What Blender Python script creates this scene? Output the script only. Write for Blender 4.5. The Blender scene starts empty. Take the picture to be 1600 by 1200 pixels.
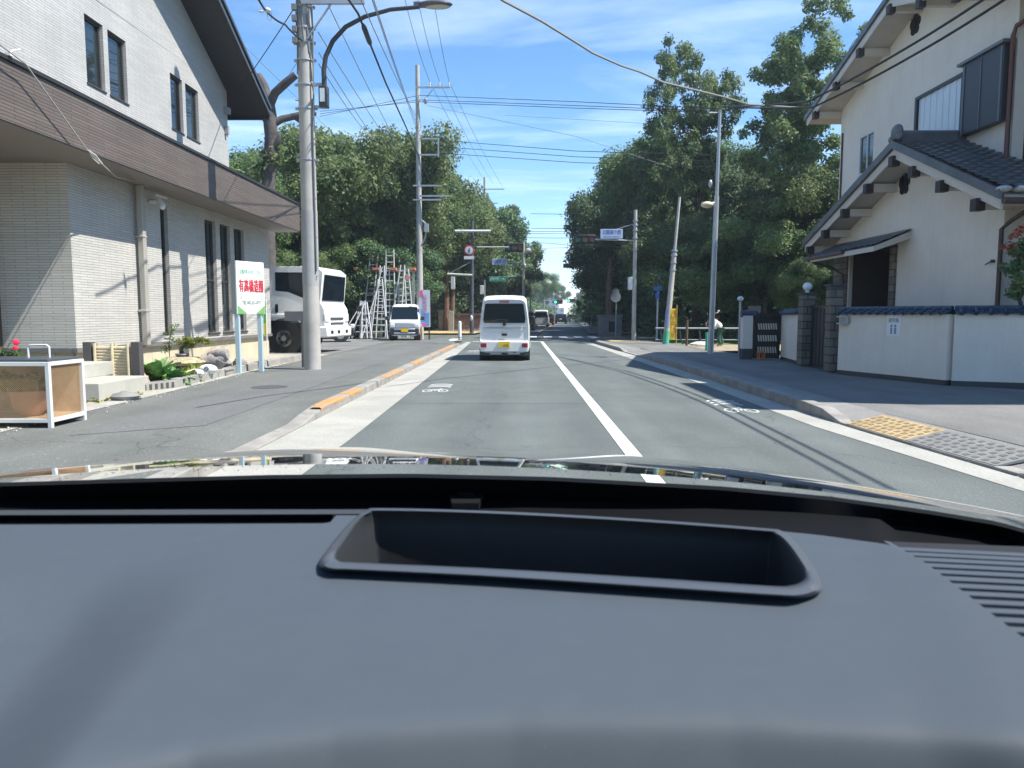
import bpy, math, random
import numpy as np
from mathutils import Vector, Matrix
R = math.radians
SC = bpy.context.scene
C = SC.collection
random.seed(7)

# ------------------------------------------------------------------ camera
H, F, PITCH, YAW = 1.35, 1170.0, R(5.3), R(0.6)
cam = bpy.data.objects.new('camera', bpy.data.cameras.new('camera'))
C.objects.link(cam); SC.camera = cam
cam.location = (0, 0, H)
cam.rotation_euler = (R(90) - PITCH, 0, YAW)
cam.data.sensor_width = 36; cam.data.lens = 36 * F / 1600
cam.data.clip_start = 0.02; cam.data.clip_end = 6000
cam.data.dof.use_dof = True; cam.data.dof.focus_distance = 22; cam.data.dof.aperture_fstop = 9.0

# ------------------------------------------------------------------ light
SUN_EL, SUN_AZ = R(56), R(13)     # azimuth measured from +X towards -Y
sv = Vector((math.cos(SUN_EL) * math.cos(SUN_AZ), -math.cos(SUN_EL) * math.sin(SUN_AZ), math.sin(SUN_EL)))
sun = bpy.data.objects.new('sun', bpy.data.lights.new('sun', 'SUN'))
C.objects.link(sun); sun.rotation_euler = sv.to_track_quat('Z', 'Y').to_euler()
sun.data.energy = 3.5; sun.data.angle = R(0.5); sun.data.color = (1, .95, .87)
W = bpy.data.worlds.new('World'); SC.world = W; W.use_nodes = True
nt = W.node_tree; nt.nodes.clear()
def N(nt, t, **k):
    n = nt.nodes.new(t)
    for a, b in k.items(): setattr(n, a, b)
    return n
sky = N(nt, 'ShaderNodeTexSky', sky_type='NISHITA', sun_disc=False)
sky.sun_elevation = SUN_EL; sky.sun_rotation = R(90) + SUN_AZ
sky.air_density = 0.9; sky.dust_density = 0.0; sky.ozone_density = 2.2
bg = N(nt, 'ShaderNodeBackground'); bg.inputs[1].default_value = 0.092
wo = N(nt, 'ShaderNodeOutputWorld')
tc = N(nt, 'ShaderNodeTexCoord'); sep = N(nt, 'ShaderNodeSeparateXYZ')
nt.links.new(tc.outputs['Generated'], sep.inputs[0])
# thin cirrus on a flat layer high above: direction / height
mx = N(nt, 'ShaderNodeMath', operation='MAXIMUM'); mx.inputs[1].default_value = 0.04
nt.links.new(sep.outputs[2], mx.inputs[0])
dv = N(nt, 'ShaderNodeVectorMath', operation='DIVIDE'); cmb = N(nt, 'ShaderNodeCombineXYZ')
for i in range(3): nt.links.new(mx.outputs[0], cmb.inputs[i])
nt.links.new(tc.outputs['Generated'], dv.inputs[0]); nt.links.new(cmb.outputs[0], dv.inputs[1])
mp = N(nt, 'ShaderNodeMapping'); mp.inputs['Scale'].default_value = (0.55, 1.0, 1); mp.inputs['Rotation'].default_value = (0, 0, R(20)); mp.inputs['Location'].default_value = (1.3, 2.1, 0)
nt.links.new(dv.outputs[0], mp.inputs[0])
n1 = N(nt, 'ShaderNodeTexNoise'); n1.inputs['Scale'].default_value = 1.1; n1.inputs['Detail'].default_value = 9; n1.inputs['Roughness'].default_value = 0.58; n1.inputs['Distortion'].default_value = 0.5
nt.links.new(mp.outputs[0], n1.inputs['Vector'])
cr = N(nt, 'ShaderNodeValToRGB'); cr.color_ramp.elements[0].position = 0.47; cr.color_ramp.elements[1].position = 0.80
cr.color_ramp.elements[0].color = (0, 0, 0, 1); cr.color_ramp.elements[1].color = (.55, .55, .55, 1)
nt.links.new(n1.outputs[0], cr.inputs[0])
mixc = N(nt, 'ShaderNodeMixRGB'); mixc.inputs[2].default_value = (6.2, 7.0, 7.6, 1)
hsv = N(nt, 'ShaderNodeHueSaturation'); hsv.inputs['Saturation'].default_value = 1.22; nt.links.new(sky.outputs[0], hsv.inputs['Color'])
nt.links.new(cr.outputs[0], mixc.inputs[0]); nt.links.new(hsv.outputs[0], mixc.inputs[1])
nt.links.new(mixc.outputs[0], bg.inputs[0]); nt.links.new(bg.outputs[0], wo.inputs[0])
SC.view_settings.view_transform = 'Standard'; SC.view_settings.look = 'None'
SC.view_settings.gamma = 1.0; SC.view_settings.exposure = 1.4
SC.cycles.max_bounces = 7; SC.cycles.caustics_reflective = False; SC.cycles.caustics_refractive = False

# ------------------------------------------------------------------ survey helpers: where a sight line meets a plane
def ray(px, py):
    x = (px - 800) / F; v = -(py - 600) / F
    cy, sy, cp, sp = math.cos(YAW), math.sin(YAW), math.cos(PITCH), math.sin(PITCH)
    return Vector((-sy * cp + x * cy - v * sy * sp, cy * cp + x * sy + v * cy * sp, -sp + v * cp))
O = Vector((0, 0, H))
def G(px, py, z=0.0): d = ray(px, py); return O + d * ((z - H) / d.z)
def AY(px, py, y): d = ray(px, py); return O + d * (y / d.y)
def AX(px, py, x): d = ray(px, py); return O + d * (x / d.x)

# ------------------------------------------------------------------ materials
MC = {}
def mat(name, col, rough=.6, metal=0, var=0, vscale=3, bump=0, bscale=40, coat=0, emit=None, spec=.5, coords='Object', trans=0, var2=0, streak=0):
    """principled with an optional two-scale colour variation and noise bump"""
    if name in MC: return MC[name]
    m = bpy.data.materials.new(name); m.use_nodes = True; MC[name] = m
    t = m.node_tree; p = t.nodes['Principled BSDF']
    p.inputs['Base Color'].default_value = (*col, 1); p.inputs['Roughness'].default_value = rough
    p.inputs['Metallic'].default_value = metal; p.inputs['Coat Weight'].default_value = coat
    p.inputs['Specular IOR Level'].default_value = spec
    if trans: p.inputs['Transmission Weight'].default_value = trans
    if emit: p.inputs['Emission Color'].default_value = (*emit[:3], 1); p.inputs['Emission Strength'].default_value = emit[3]
    g = N(t, 'ShaderNodeNewGeometry') if coords == 'World' else N(t, 'ShaderNodeTexCoord')
    vec = g.outputs['Position'] if coords == 'World' else g.outputs['Object']
    if var:
        n = N(t, 'ShaderNodeTexNoise'); n.inputs['Scale'].default_value = vscale; n.inputs['Detail'].default_value = 6; n.inputs['Roughness'].default_value = .6
        t.links.new(vec, n.inputs['Vector'])
        r = N(t, 'ShaderNodeMapRange'); r.inputs[1].default_value = .3; r.inputs[2].default_value = .7; r.inputs[3].default_value = 1 - var; r.inputs[4].default_value = 1 + var
        t.links.new(n.outputs[0], r.inputs[0])
        out = r.outputs[0]
        if var2:
            n2 = N(t, 'ShaderNodeTexNoise'); n2.inputs['Scale'].default_value = vscale * 30; n2.inputs['Detail'].default_value = 2
            t.links.new(vec, n2.inputs['Vector'])
            r2 = N(t, 'ShaderNodeMapRange'); r2.inputs[1].default_value = .3; r2.inputs[2].default_value = .7; r2.inputs[3].default_value = 1 - var2; r2.inputs[4].default_value = 1 + var2
            t.links.new(n2.outputs[0], r2.inputs[0])
            mu = N(t, 'ShaderNodeMath', operation='MULTIPLY'); t.links.new(out, mu.inputs[0]); t.links.new(r2.outputs[0], mu.inputs[1]); out = mu.outputs[0]
        if streak:
            ms = N(t, 'ShaderNodeMapping'); ms.inputs['Scale'].default_value = (5, 5, .35); t.links.new(vec, ms.inputs[0])
            n3 = N(t, 'ShaderNodeTexNoise'); n3.inputs['Scale'].default_value = 1.6; n3.inputs['Detail'].default_value = 6; n3.inputs['Roughness'].default_value = .65; t.links.new(ms.outputs[0], n3.inputs['Vector'])
            r3 = N(t, 'ShaderNodeMapRange'); r3.inputs[1].default_value = .42; r3.inputs[2].default_value = .72; r3.inputs[3].default_value = 1; r3.inputs[4].default_value = 1 - streak; t.links.new(n3.outputs[0], r3.inputs[0])
            m3 = N(t, 'ShaderNodeMath', operation='MULTIPLY'); t.links.new(out, m3.inputs[0]); t.links.new(r3.outputs[0], m3.inputs[1]); out = m3.outputs[0]
        v = N(t, 'ShaderNodeVectorMath', operation='SCALE'); v.inputs[0].default_value = col
        t.links.new(out, v.inputs['Scale']); t.links.new(v.outputs[0], p.inputs['Base Color'])
    if bump:
        n = N(t, 'ShaderNodeTexNoise'); n.inputs['Scale'].default_value = bscale; n.inputs['Detail'].default_value = 4
        t.links.new(vec, n.inputs['Vector'])
        b = N(t, 'ShaderNodeBump'); b.inputs['Strength'].default_value = bump; b.inputs['Distance'].default_value = .02
        t.links.new(n.outputs[0], b.inputs['Height']); t.links.new(b.outputs[0], p.inputs['Normal'])
    return m

def tile_mat(name, c1, c2, mortar, rowh, bw, msize, rough=.5, bump=.6, offset=.5, plane='wall'):
    """brick pattern laid on vertical walls: u = x + y (walls are axis aligned), v = z"""
    m = bpy.data.materials.new(name); m.use_nodes = True; MC[name] = m
    t = m.node_tree; p = t.nodes['Principled BSDF']; p.inputs['Roughness'].default_value = rough
    g = N(t, 'ShaderNodeNewGeometry'); s = N(t, 'ShaderNodeSeparateXYZ'); t.links.new(g.outputs['Position'], s.inputs[0])
    a = N(t, 'ShaderNodeMath', operation='ADD'); t.links.new(s.outputs[0], a.inputs[0]); t.links.new(s.outputs[1], a.inputs[1])
    c = N(t, 'ShaderNodeCombineXYZ')
    if plane == 'wall': t.links.new(a.outputs[0], c.inputs[0]); t.links.new(s.outputs[2], c.inputs[1])
    else: t.links.new(s.outputs[0], c.inputs[0]); t.links.new(s.outputs[1], c.inputs[1])
    b = N(t, 'ShaderNodeTexBrick'); b.offset = offset
    b.inputs['Color1'].default_value = (*c1, 1); b.inputs['Color2'].default_value = (*c2, 1); b.inputs['Mortar'].default_value = (*mortar, 1)
    b.inputs['Scale'].default_value = 1; b.inputs['Brick Width'].default_value = bw; b.inputs['Row Height'].default_value = rowh
    b.inputs['Mortar Size'].default_value = msize; b.inputs['Mortar Smooth'].default_value = .3
    t.links.new(c.outputs[0], b.inputs['Vector'])
    n = N(t, 'ShaderNodeTexNoise'); n.inputs['Scale'].default_value = .9; n.inputs['Detail'].default_value = 6; t.links.new(g.outputs['Position'], n.inputs['Vector'])
    r = N(t, 'ShaderNodeMapRange'); r.inputs[1].default_value = .3; r.inputs[2].default_value = .7; r.inputs[3].default_value = .9; r.inputs[4].default_value = 1.07
    t.links.new(n.outputs[0], r.inputs[0])
    v = N(t, 'ShaderNodeVectorMath', operation='SCALE'); t.links.new(b.outputs[0], v.inputs[0]); t.links.new(r.outputs[0], v.inputs['Scale'])
    t.links.new(v.outputs[0], p.inputs['Base Color'])
    bm = N(t, 'ShaderNodeBump'); bm.invert = True; bm.inputs['Strength'].default_value = bump; bm.inputs['Distance'].default_value = .01
    t.links.new(b.outputs['Fac'], bm.inputs['Height']); t.links.new(bm.outputs[0], p.inputs['Normal'])
    return m

def leaf_mat(name, c1, c2, trans=.45):
    m = bpy.data.materials.new(name); m.use_nodes = True; MC[name] = m
    t = m.node_tree; t.nodes.clear()
    at = N(t, 'ShaderNodeAttribute', attribute_name='hue'); oi = N(t, 'ShaderNodeObjectInfo')
    mx = N(t, 'ShaderNodeMixRGB'); mx.inputs[1].default_value = (*c1, 1); mx.inputs[2].default_value = (*c2, 1)
    t.links.new(at.outputs['Fac'], mx.inputs[0])
    hs = N(t, 'ShaderNodeHueSaturation')
    mr = N(t, 'ShaderNodeMapRange'); mr.inputs[3].default_value = .8; mr.inputs[4].default_value = 1.25; t.links.new(oi.outputs['Random'], mr.inputs[0])
    mh = N(t, 'ShaderNodeMapRange'); mh.inputs[3].default_value = .485; mh.inputs[4].default_value = .515; t.links.new(oi.outputs['Random'], mh.inputs[0])
    t.links.new(mr.outputs[0], hs.inputs['Value']); t.links.new(mh.outputs[0], hs.inputs['Hue']); t.links.new(mx.outputs[0], hs.inputs['Color'])
    d = N(t, 'ShaderNodeBsdfPrincipled'); d.inputs['Roughness'].default_value = .55; d.inputs['Specular IOR Level'].default_value = .3
    tr = N(t, 'ShaderNodeBsdfTranslucent'); ms = N(t, 'ShaderNodeMixShader'); ms.inputs[0].default_value = trans
    t.links.new(hs.outputs[0], d.inputs['Base Color']); t.links.new(hs.outputs[0], tr.inputs[0])
    t.links.new(d.outputs[0], ms.inputs[1]); t.links.new(tr.outputs[0], ms.inputs[2])
    o = N(t, 'ShaderNodeOutputMaterial'); t.links.new(ms.outputs[0], o.inputs[0])
    return m

# ------------------------------------------------------------------ mesh builder
def wloc(o):
    v = Vector((0, 0, 0))
    while o: v += o.location; o = o.parent
    return v
def tag(o, label=None, cat=None, group=None, kind=None):
    for k, v in (('label', label), ('category', cat), ('group', group), ('kind', kind)):
        if v: o[k] = v
    return o
def thing(name, label, cat, loc=(0, 0, 0), group=None):
    o = bpy.data.objects.new(name, None); C.objects.link(o); o.location = loc; o.empty_display_size = .2
    return tag(o, label, cat, group)
def mesh_obj(name, me, parent=None):
    o = bpy.data.objects.new(name, me); C.objects.link(o)
    if parent: o.parent = parent
    return o

class MB:
    def __init__(s): s.v = []; s.f = []; s.m = []; s.cur = 0
    def face(s, pts):
        b = len(s.v); s.v += [tuple(p) for p in pts]; s.f.append(tuple(range(b, b + len(pts)))); s.m.append(s.cur); return s
    def add(s, vs, fs):
        b = len(s.v); s.v += [tuple(p) for p in vs]
        for f in fs: s.f.append(tuple(b + i for i in f)); s.m.append(s.cur)
        return s
    def box(s, x0, x1, y0, y1, z0, z1, M=None):
        vs = [(x, y, z) for z in (z0, z1) for y in (y0, y1) for x in (x0, x1)]
        if M is not None: vs = [M @ Vector(v) for v in vs]
        return s.add(vs, [(0, 2, 3, 1), (4, 5, 7, 6), (0, 1, 5, 4), (2, 6, 7, 3), (0, 4, 6, 2), (1, 3, 7, 5)])
    def cyl(s, p0, p1, r0, r1=None, n=12, cap=True):
        p0, p1 = Vector(p0), Vector(p1); r1 = r0 if r1 is None else r1
        d = (p1 - p0).normalized(); a = d.orthogonal().normalized(); b = d.cross(a)
        vs = []
        for p, r in ((p0, r0), (p1, r1)):
            for i in range(n):
                t = 2 * math.pi * i / n; vs.append(p + a * (r * math.cos(t)) + b * (r * math.sin(t)))
        fs = [(i, (i + 1) % n, n + (i + 1) % n, n + i) for i in range(n)]
        if cap: fs += [tuple(range(n - 1, -1, -1)), tuple(range(n, 2 * n))]
        return s.add(vs, fs)
    def tube(s, pts, r, n=8):
        pts = [Vector(p) for p in pts]; k = len(pts); rs = r if isinstance(r, (list, tuple)) else [r] * k
        vs = []; ref = None
        for i, p in enumerate(pts):
            d = (pts[min(i + 1, k - 1)] - pts[max(i - 1, 0)]).normalized()
            a = (ref - d * ref.dot(d)) if ref is not None else d.orthogonal()
            if a.length < 1e-6: a = d.orthogonal()
            a.normalize(); ref = a; b = d.cross(a)
            for j in range(n):
                t = 2 * math.pi * j / n; vs.append(p + a * (rs[i] * math.cos(t)) + b * (rs[i] * math.sin(t)))
        fs = [(i * n + j, i * n + (j + 1) % n, (i + 1) * n + (j + 1) % n, (i + 1) * n + j) for i in range(k - 1) for j in range(n)]
        fs += [tuple(range(n - 1, -1, -1)), tuple(range((k - 1) * n, k * n))]
        return s.add(vs, fs)
    def prism(s, poly, axis, a0, a1, M=None):
        """poly: 2-D points; axis x -> (y,z), y -> (x,z), z -> (x,y)"""
        def P(p, a): return {'x': (a, p[0], p[1]), 'y': (p[0], a, p[1]), 'z': (p[0], p[1], a)}[axis]
        n = len(poly); vs = [P(p, a0) for p in poly] + [P(p, a1) for p in poly]
        if M is not None: vs = [M @ Vector(v) for v in vs]
        return s.add(vs, [tuple(range(n - 1, -1, -1)), tuple(range(n, 2 * n))] + [(i, (i + 1) % n, n + (i + 1) % n, n + i) for i in range(n)])
    def ball(s, c, rx, ry=None, rz=None, n=12, k=8, jit=0):
        ry = ry or rx; rz = rz or rx; c = Vector(c); vs = [c + Vector((0, 0, rz))]
        for i in range(1, k):
            for j in range(n):
                a = math.pi * i / k; b = 2 * math.pi * j / n; q = 1 + random.uniform(-jit, jit)
                vs.append(c + Vector((rx * math.sin(a) * math.cos(b), ry * math.sin(a) * math.sin(b), rz * math.cos(a))) * 1 * q if not jit else c + Vector((rx * math.sin(a) * math.cos(b) * q, ry * math.sin(a) * math.sin(b) * q, rz * math.cos(a) * q)))
        vs.append(c - Vector((0, 0, rz))); L = len(vs) - 1
        fs = [(0, 1 + j, 1 + (j + 1) % n) for j in range(n)]
        fs += [(1 + i * n + j, 1 + (i + 1) * n + j, 1 + (i + 1) * n + (j + 1) % n, 1 + i * n + (j + 1) % n) for i in range(k - 2) for j in range(n)]
        fs += [(L, 1 + (k - 2) * n + (j + 1) % n, 1 + (k - 2) * n + j) for j in range(n)]
        return s.add(vs, fs)
    def lathe(s, prof, c=(0, 0, 0), n=20):
        c = Vector(c); vs = [c + Vector((r * math.cos(2 * math.pi * j / n), r * math.sin(2 * math.pi * j / n), z)) for r, z in prof for j in range(n)]
        k = len(prof)
        return s.add(vs, [(i * n + j, i * n + (j + 1) % n, (i + 1) * n + (j + 1) % n, (i + 1) * n + j) for i in range(k - 1) for j in range(n)] + [tuple(range(n - 1, -1, -1)), tuple(range((k - 1) * n, k * n))])
    def build(s, name, mats, parent=None, smooth=35, bevel=0, label=None, recalc=True):
        off = wloc(parent) if parent else Vector((0, 0, 0))
        me = bpy.data.meshes.new(name); me.from_pydata([Vector(v) - off for v in s.v], [], s.f)
        if not isinstance(mats, (list, tuple)): mats = [mats]
        for m in mats: me.materials.append(m)
        me.polygons.foreach_set('material_index', s.m)
        if recalc:
            import bmesh
            b = bmesh.new(); b.from_mesh(me); bmesh.ops.remove_doubles(b, verts=b.verts, dist=1e-5) if smooth else None
            bmesh.ops.recalc_face_normals(b, faces=b.faces); b.to_mesh(me); b.free()
        if smooth:
            me.polygons.foreach_set('use_smooth', [True] * len(me.polygons)); me.set_sharp_from_angle(angle=R(smooth))
        me.update(); o = mesh_obj(name, me, parent)
        if bevel:
            bv = o.modifiers.new('bevel', 'BEVEL'); bv.width = bevel; bv.segments = 2; bv.limit_method = 'ANGLE'
        if label: o['label'] = label
        return o

def split_build(mb, name, mats, parent, **k):
    """one object per connected piece"""
    par = list(range(len(mb.v)))
    def find(i):
        while par[i] != i: par[i] = par[par[i]]; i = par[i]
        return i
    for f in mb.f:
        for i in f[1:]: par[find(i)] = find(f[0])
    gr = {}
    for f in mb.f: gr.setdefault(find(f[0]), []).append(f)
    for fs in gr.values():
        q = MB(); ids = sorted({i for f in fs for i in f}); mp_ = {i: j for j, i in enumerate(ids)}
        q.add([mb.v[i] for i in ids], [tuple(mp_[i] for i in f) for f in fs]); q.build(name, mats, parent, **k)

def wall_grid(mb, axis, at, u0, u1, z0, z1, holes, depth, zt=None):
    """vertical wall sheet in the plane axis=at, u along the other axis, with rectangular holes (u0,u1,z0,z1) and reveals of `depth`;
    zt(u) optional: top outline"""
    us = sorted({u0, u1, *[h[0] for h in holes], *[h[1] for h in holes]}); zs = sorted({z0, z1, *[h[2] for h in holes], *[h[3] for h in holes]})
    P = (lambda u, z, d=0: (at + d, u, z)) if axis == 'x' else (lambda u, z, d=0: (u, at + d, z))
    for a, b in zip(us, us[1:]):
        for c, d in zip(zs, zs[1:]):
            if any(h[0] <= a and b <= h[1] and h[2] <= c and d <= h[3] for h in holes): continue
            mb.face([P(a, c), P(b, c), P(b, d), P(a, d)])
    for a, b, c, d in holes:
        for q in ([(a, c), (a, d)], [(b, c), (b, d)], [(a, c), (b, c)], [(a, d), (b, d)]):
            (p, r) = q; mb.face([P(*p), P(*r), P(*r, depth), P(*p, depth)])

def text(name, body, size, m, origin, right, up, parent=None, extrude=.002, align='CENTER', width=None):
    cu = bpy.data.curves.new('t', 'FONT'); cu.body = body; cu.size = size; cu.extrude = extrude; cu.align_x = align; cu.align_y = 'CENTER'; cu.resolution_u = 2
    to = bpy.data.objects.new('t', cu); C.objects.link(to)
    dg = bpy.context.evaluated_depsgraph_get(); dg.update()
    me = bpy.data.meshes.new_from_object(to.evaluated_get(dg)); bpy.data.objects.remove(to); bpy.data.curves.remove(cu)
    me.materials.clear(); me.materials.append(m)
    r = Vector(right).normalized(); u = Vector(up).normalized(); n = r.cross(u)
    if width and len(me.vertices):
        xs = [v.co.x for v in me.vertices]; k = width / max(1e-6, max(xs) - min(xs)); me.transform(Matrix.Diagonal((k, 1, 1, 1)))
    off = wloc(parent) if parent else Vector((0, 0, 0))
    M = Matrix(((r.x, u.x, n.x, 0), (r.y, u.y, n.y, 0), (r.z, u.z, n.z, 0), (0, 0, 0, 1)))
    me.transform(Matrix.Translation(Vector(origin) - off) @ M)
    me.name = name
    return mesh_obj(name, me, parent)

def copy_tree(o, parent=None):
    c = o.copy(); C.objects.link(c); c.parent = parent
    for ch in list(o.children): copy_tree(ch, c)
    return c

# common materials
CONC = mat('concrete', (.42, .41, .38), .85, var=.14, vscale=2, bump=.25, bscale=60, var2=.06)
POLEC = mat('pole_concrete', (.40, .39, .36), .8, var=.2, vscale=1.5, bump=.2, bscale=50)
STEEL = mat('galvanised_steel', (.42, .44, .46), .45, .6, var=.1)
DSTEEL = mat('dark_steel', (.05, .055, .06), .4, .3)
WHITE = mat('white_paint', (.68, .69, .68), .4)
BLACK = mat('black_plastic', (.012, .013, .015), .45)
GLASSD = mat('dark_glass', (.008, .014, .020), .03, spec=.3)
GLASSW = mat('window_glass', (.02, .03, .036), .03, spec=1.0)
RUBBER = mat('rubber', (.02, .02, .02), .8)
ALU = mat('aluminium', (.6, .62, .64), .4, .25, var=.08)
WIRE = mat('cable_black', (.02, .02, .022), .6)
WIREG = mat('cable_grey', (.18, .19, .2), .6)
BROWNM = mat('brown_trim', (.09, .055, .045), .55)
# ------------------------------------------------------------------ ground
def sheet(name, polys, m, z, kind='structure', thick=0):
    mb = MB()
    for p in polys:
        mb.face([(x, y, z if not callable(z) else z(x, y)) for x, y in p])
        if thick:
            for (a, b), (c, d) in zip(p, p[1:] + p[:1]): mb.face([(a, b, z), (c, d, z), (c, d, z - thick), (a, b, z - thick)])
    o = mb.build(name, m, smooth=0); o['kind'] = kind; return o
def lin(pts, n=8):
    return pts
def grid_sheet(name, x0, x1, y0, y1, z, m, step=2.0):
    mb = MB(); nx = max(1, int((x1 - x0) / step)); ny = max(1, int((y1 - y0) / step))
    for i in range(nx):
        for j in range(ny):
            a, b = x0 + (x1 - x0) * i / nx, x0 + (x1 - x0) * (i + 1) / nx; c, d = y0 + (y1 - y0) * j / ny, y0 + (y1 - y0) * (j + 1) / ny
            mb.face([(a, c, z), (b, c, z), (b, d, z), (a, d, z)])
    o = mb.build(name, m, smooth=0); o['kind'] = 'structure'; return o

def asphalt(name, base, patch=.12, speck=.35, cracks=True, lanes=False, warm=0):
    m = bpy.data.materials.new(name); m.use_nodes = True; t = m.node_tree; p = t.nodes['Principled BSDF']
    p.inputs['Roughness'].default_value = .78; p.inputs['Specular IOR Level'].default_value = .35
    g = N(t, 'ShaderNodeNewGeometry')
    def noise(sc, det, ro, lo, hi, a=.3, b=.7, vec=None):
        n = N(t, 'ShaderNodeTexNoise'); n.inputs['Scale'].default_value = sc; n.inputs['Detail'].default_value = det; n.inputs['Roughness'].default_value = ro
        t.links.new(vec or g.outputs['Position'], n.inputs['Vector'])
        r = N(t, 'ShaderNodeMapRange'); r.inputs[1].default_value = a; r.inputs[2].default_value = b; r.inputs[3].default_value = lo; r.inputs[4].default_value = hi
        t.links.new(n.outputs[0], r.inputs[0]); return r.outputs[0], n
    def tracks():
        s = N(t, 'ShaderNodeSeparateXYZ'); t.links.new(g.outputs['Position'], s.inputs[0]); w = N(t, 'ShaderNodeMath', operation='SINE'); q = N(t, 'ShaderNodeMath', operation='MULTIPLY_ADD'); q.inputs[1].default_value = 4.25; q.inputs[2].default_value = .9
        t.links.new(s.outputs[0], q.inputs[0]); t.links.new(q.outputs[0], w.inputs[0]); r = N(t, 'ShaderNodeMapRange'); r.inputs[1].default_value = -1; r.inputs[3].default_value = .93; r.inputs[4].default_value = 1.06; t.links.new(w.outputs[0], r.inputs[0]); return r.outputs[0]
    def mul(a, b):
        q = N(t, 'ShaderNodeMath', operation='MULTIPLY'); t.links.new(a, q.inputs[0]); t.links.new(b, q.inputs[1]); return q.outputs[0]
    mpv = N(t, 'ShaderNodeMapping'); mpv.inputs['Scale'].default_value = (1.6, .18, 1); t.links.new(g.outputs['Position'], mpv.inputs[0])
    a, _ = noise(.8, 5, .6, 1 - patch, 1 + patch); b, nb = noise(60, 4, .85, 1 - speck * 1.3, 1 + speck * 1.3); c, _ = noise(1, 4, .6, 1 - patch, 1 + patch, vec=mpv.outputs[0])
    sp, _ = noise(30, 2, .5, 1.0, 1.7, .62, .76)
    out = mul(mul(mul(a, b), c), sp)
    if lanes: out = mul(out, tracks())
    if cracks:
        v = N(t, 'ShaderNodeTexVoronoi', feature='DISTANCE_TO_EDGE'); v.inputs['Scale'].default_value = .22
        wn = N(t, 'ShaderNodeTexNoise'); wn.inputs['Scale'].default_value = 1.6; wn.inputs['Detail'].default_value = 5; t.links.new(g.outputs['Position'], wn.inputs['Vector'])
        va = N(t, 'ShaderNodeVectorMath', operation='ADD'); t.links.new(g.outputs['Position'], va.inputs[0]); t.links.new(wn.outputs['Color'], va.inputs[1]); t.links.new(va.outputs[0], v.inputs['Vector'])
        r = N(t, 'ShaderNodeMapRange'); r.inputs[1].default_value = .0; r.inputs[2].default_value = .0035; r.inputs[3].default_value = .6; r.inputs[4].default_value = 1
        t.links.new(v.outputs[0], r.inputs[0]); out = mul(out, r.outputs[0])
    vs = N(t, 'ShaderNodeVectorMath', operation='SCALE'); vs.inputs[0].default_value = base; t.links.new(out, vs.inputs['Scale']); t.links.new(vs.outputs[0], p.inputs['Base Color'])
    bp = N(t, 'ShaderNodeBump'); bp.inputs['Strength'].default_value = .5; bp.inputs['Distance'].default_value = .01; t.links.new(nb.outputs[0], bp.inputs['Height']); t.links.new(bp.outputs[0], p.inputs['Normal'])
    return m
ROAD = asphalt('road_asphalt', (.112, .127, .120), lanes=True); SIDE = asphalt('sidewalk_asphalt', (.130, .137, .127), .14, .3)
LOT = asphalt('lot_asphalt', (.185, .185, .178), .2, .25)
GUT = mat('gutter_concrete', (.34, .335, .30), .85, var=.16, vscale=1.2, bump=.3, bscale=70, coords='World', var2=.12)
KERB = mat('kerb_concrete', (.27, .26, .235), .85, var=.25, vscale=3, bump=.4, bscale=60, coords='World', var2=.1)
SOIL = mat('park_soil', (.11, .085, .055), .95, var=.3, vscale=1.5, bump=.6, bscale=25, coords='World')
GRASS = mat('grass', (.10, .17, .03), .9, var=.35, vscale=2, bump=.8, bscale=40, coords='World')
GRAV = mat('pale_gravel', (.40, .37, .29), .9, var=.25, vscale=14, bump=1, bscale=80, coords='World', var2=.3)
def worn(name, c, under, amount=.60, sc=70):
    m = bpy.data.materials.new(name); m.use_nodes = True; MC[name] = m; t = m.node_tree; p = t.nodes['Principled BSDF']; p.inputs['Roughness'].default_value = .7
    g = N(t, 'ShaderNodeNewGeometry'); a = N(t, 'ShaderNodeTexNoise'); a.inputs['Scale'].default_value = sc; a.inputs['Detail'].default_value = 3; a.inputs['Roughness'].default_value = .8
    b = N(t, 'ShaderNodeTexNoise'); b.inputs['Scale'].default_value = 2.2; b.inputs['Detail'].default_value = 5; q = N(t, 'ShaderNodeMath', operation='MULTIPLY_ADD'); q.inputs[1].default_value = .8
    t.links.new(g.outputs['Position'], a.inputs['Vector']); t.links.new(g.outputs['Position'], b.inputs['Vector']); t.links.new(b.outputs[0], q.inputs[0]); t.links.new(a.outputs[0], q.inputs[2])
    r = N(t, 'ShaderNodeMapRange'); r.inputs[1].default_value = amount + .36; r.inputs[2].default_value = amount + .46; t.links.new(q.outputs[0], r.inputs[0])
    x = N(t, 'ShaderNodeMixRGB'); x.inputs[1].default_value = (*c, 1); x.inputs[2].default_value = (*under, 1); t.links.new(r.outputs[0], x.inputs[0]); t.links.new(x.outputs[0], p.inputs['Base Color']); return m
MARK = worn('road_marking', (.62, .63, .60), (.2, .2, .2), .66)

ORNG = worn('orange_kerb_paint', (.52, .25, .07), (.27, .25, .22), .54, 45)
KD = math.tan(R(4.0)); Y0 = 52
grid_sheet('ground', -400, 400, -60, 900, -.05, SOIL, 60)
def rx(y):
    return 0 if y < Y0 else (y - Y0) * KD
sheet('road', [[(-2.62, -12), (4.4, -12), (4.4, 12), (3.8, 33), (3.8, 38), (-2.9, 38), (-2.62, 30)],
               [(-60, 38), (60, 38), (60, 50), (-60, 50)],
               [(-3.0, 50), (4.6, 50), (4.6 + rx(900), 900), (-3.0 + rx(900), 900)]], ROAD, 0)
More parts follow.
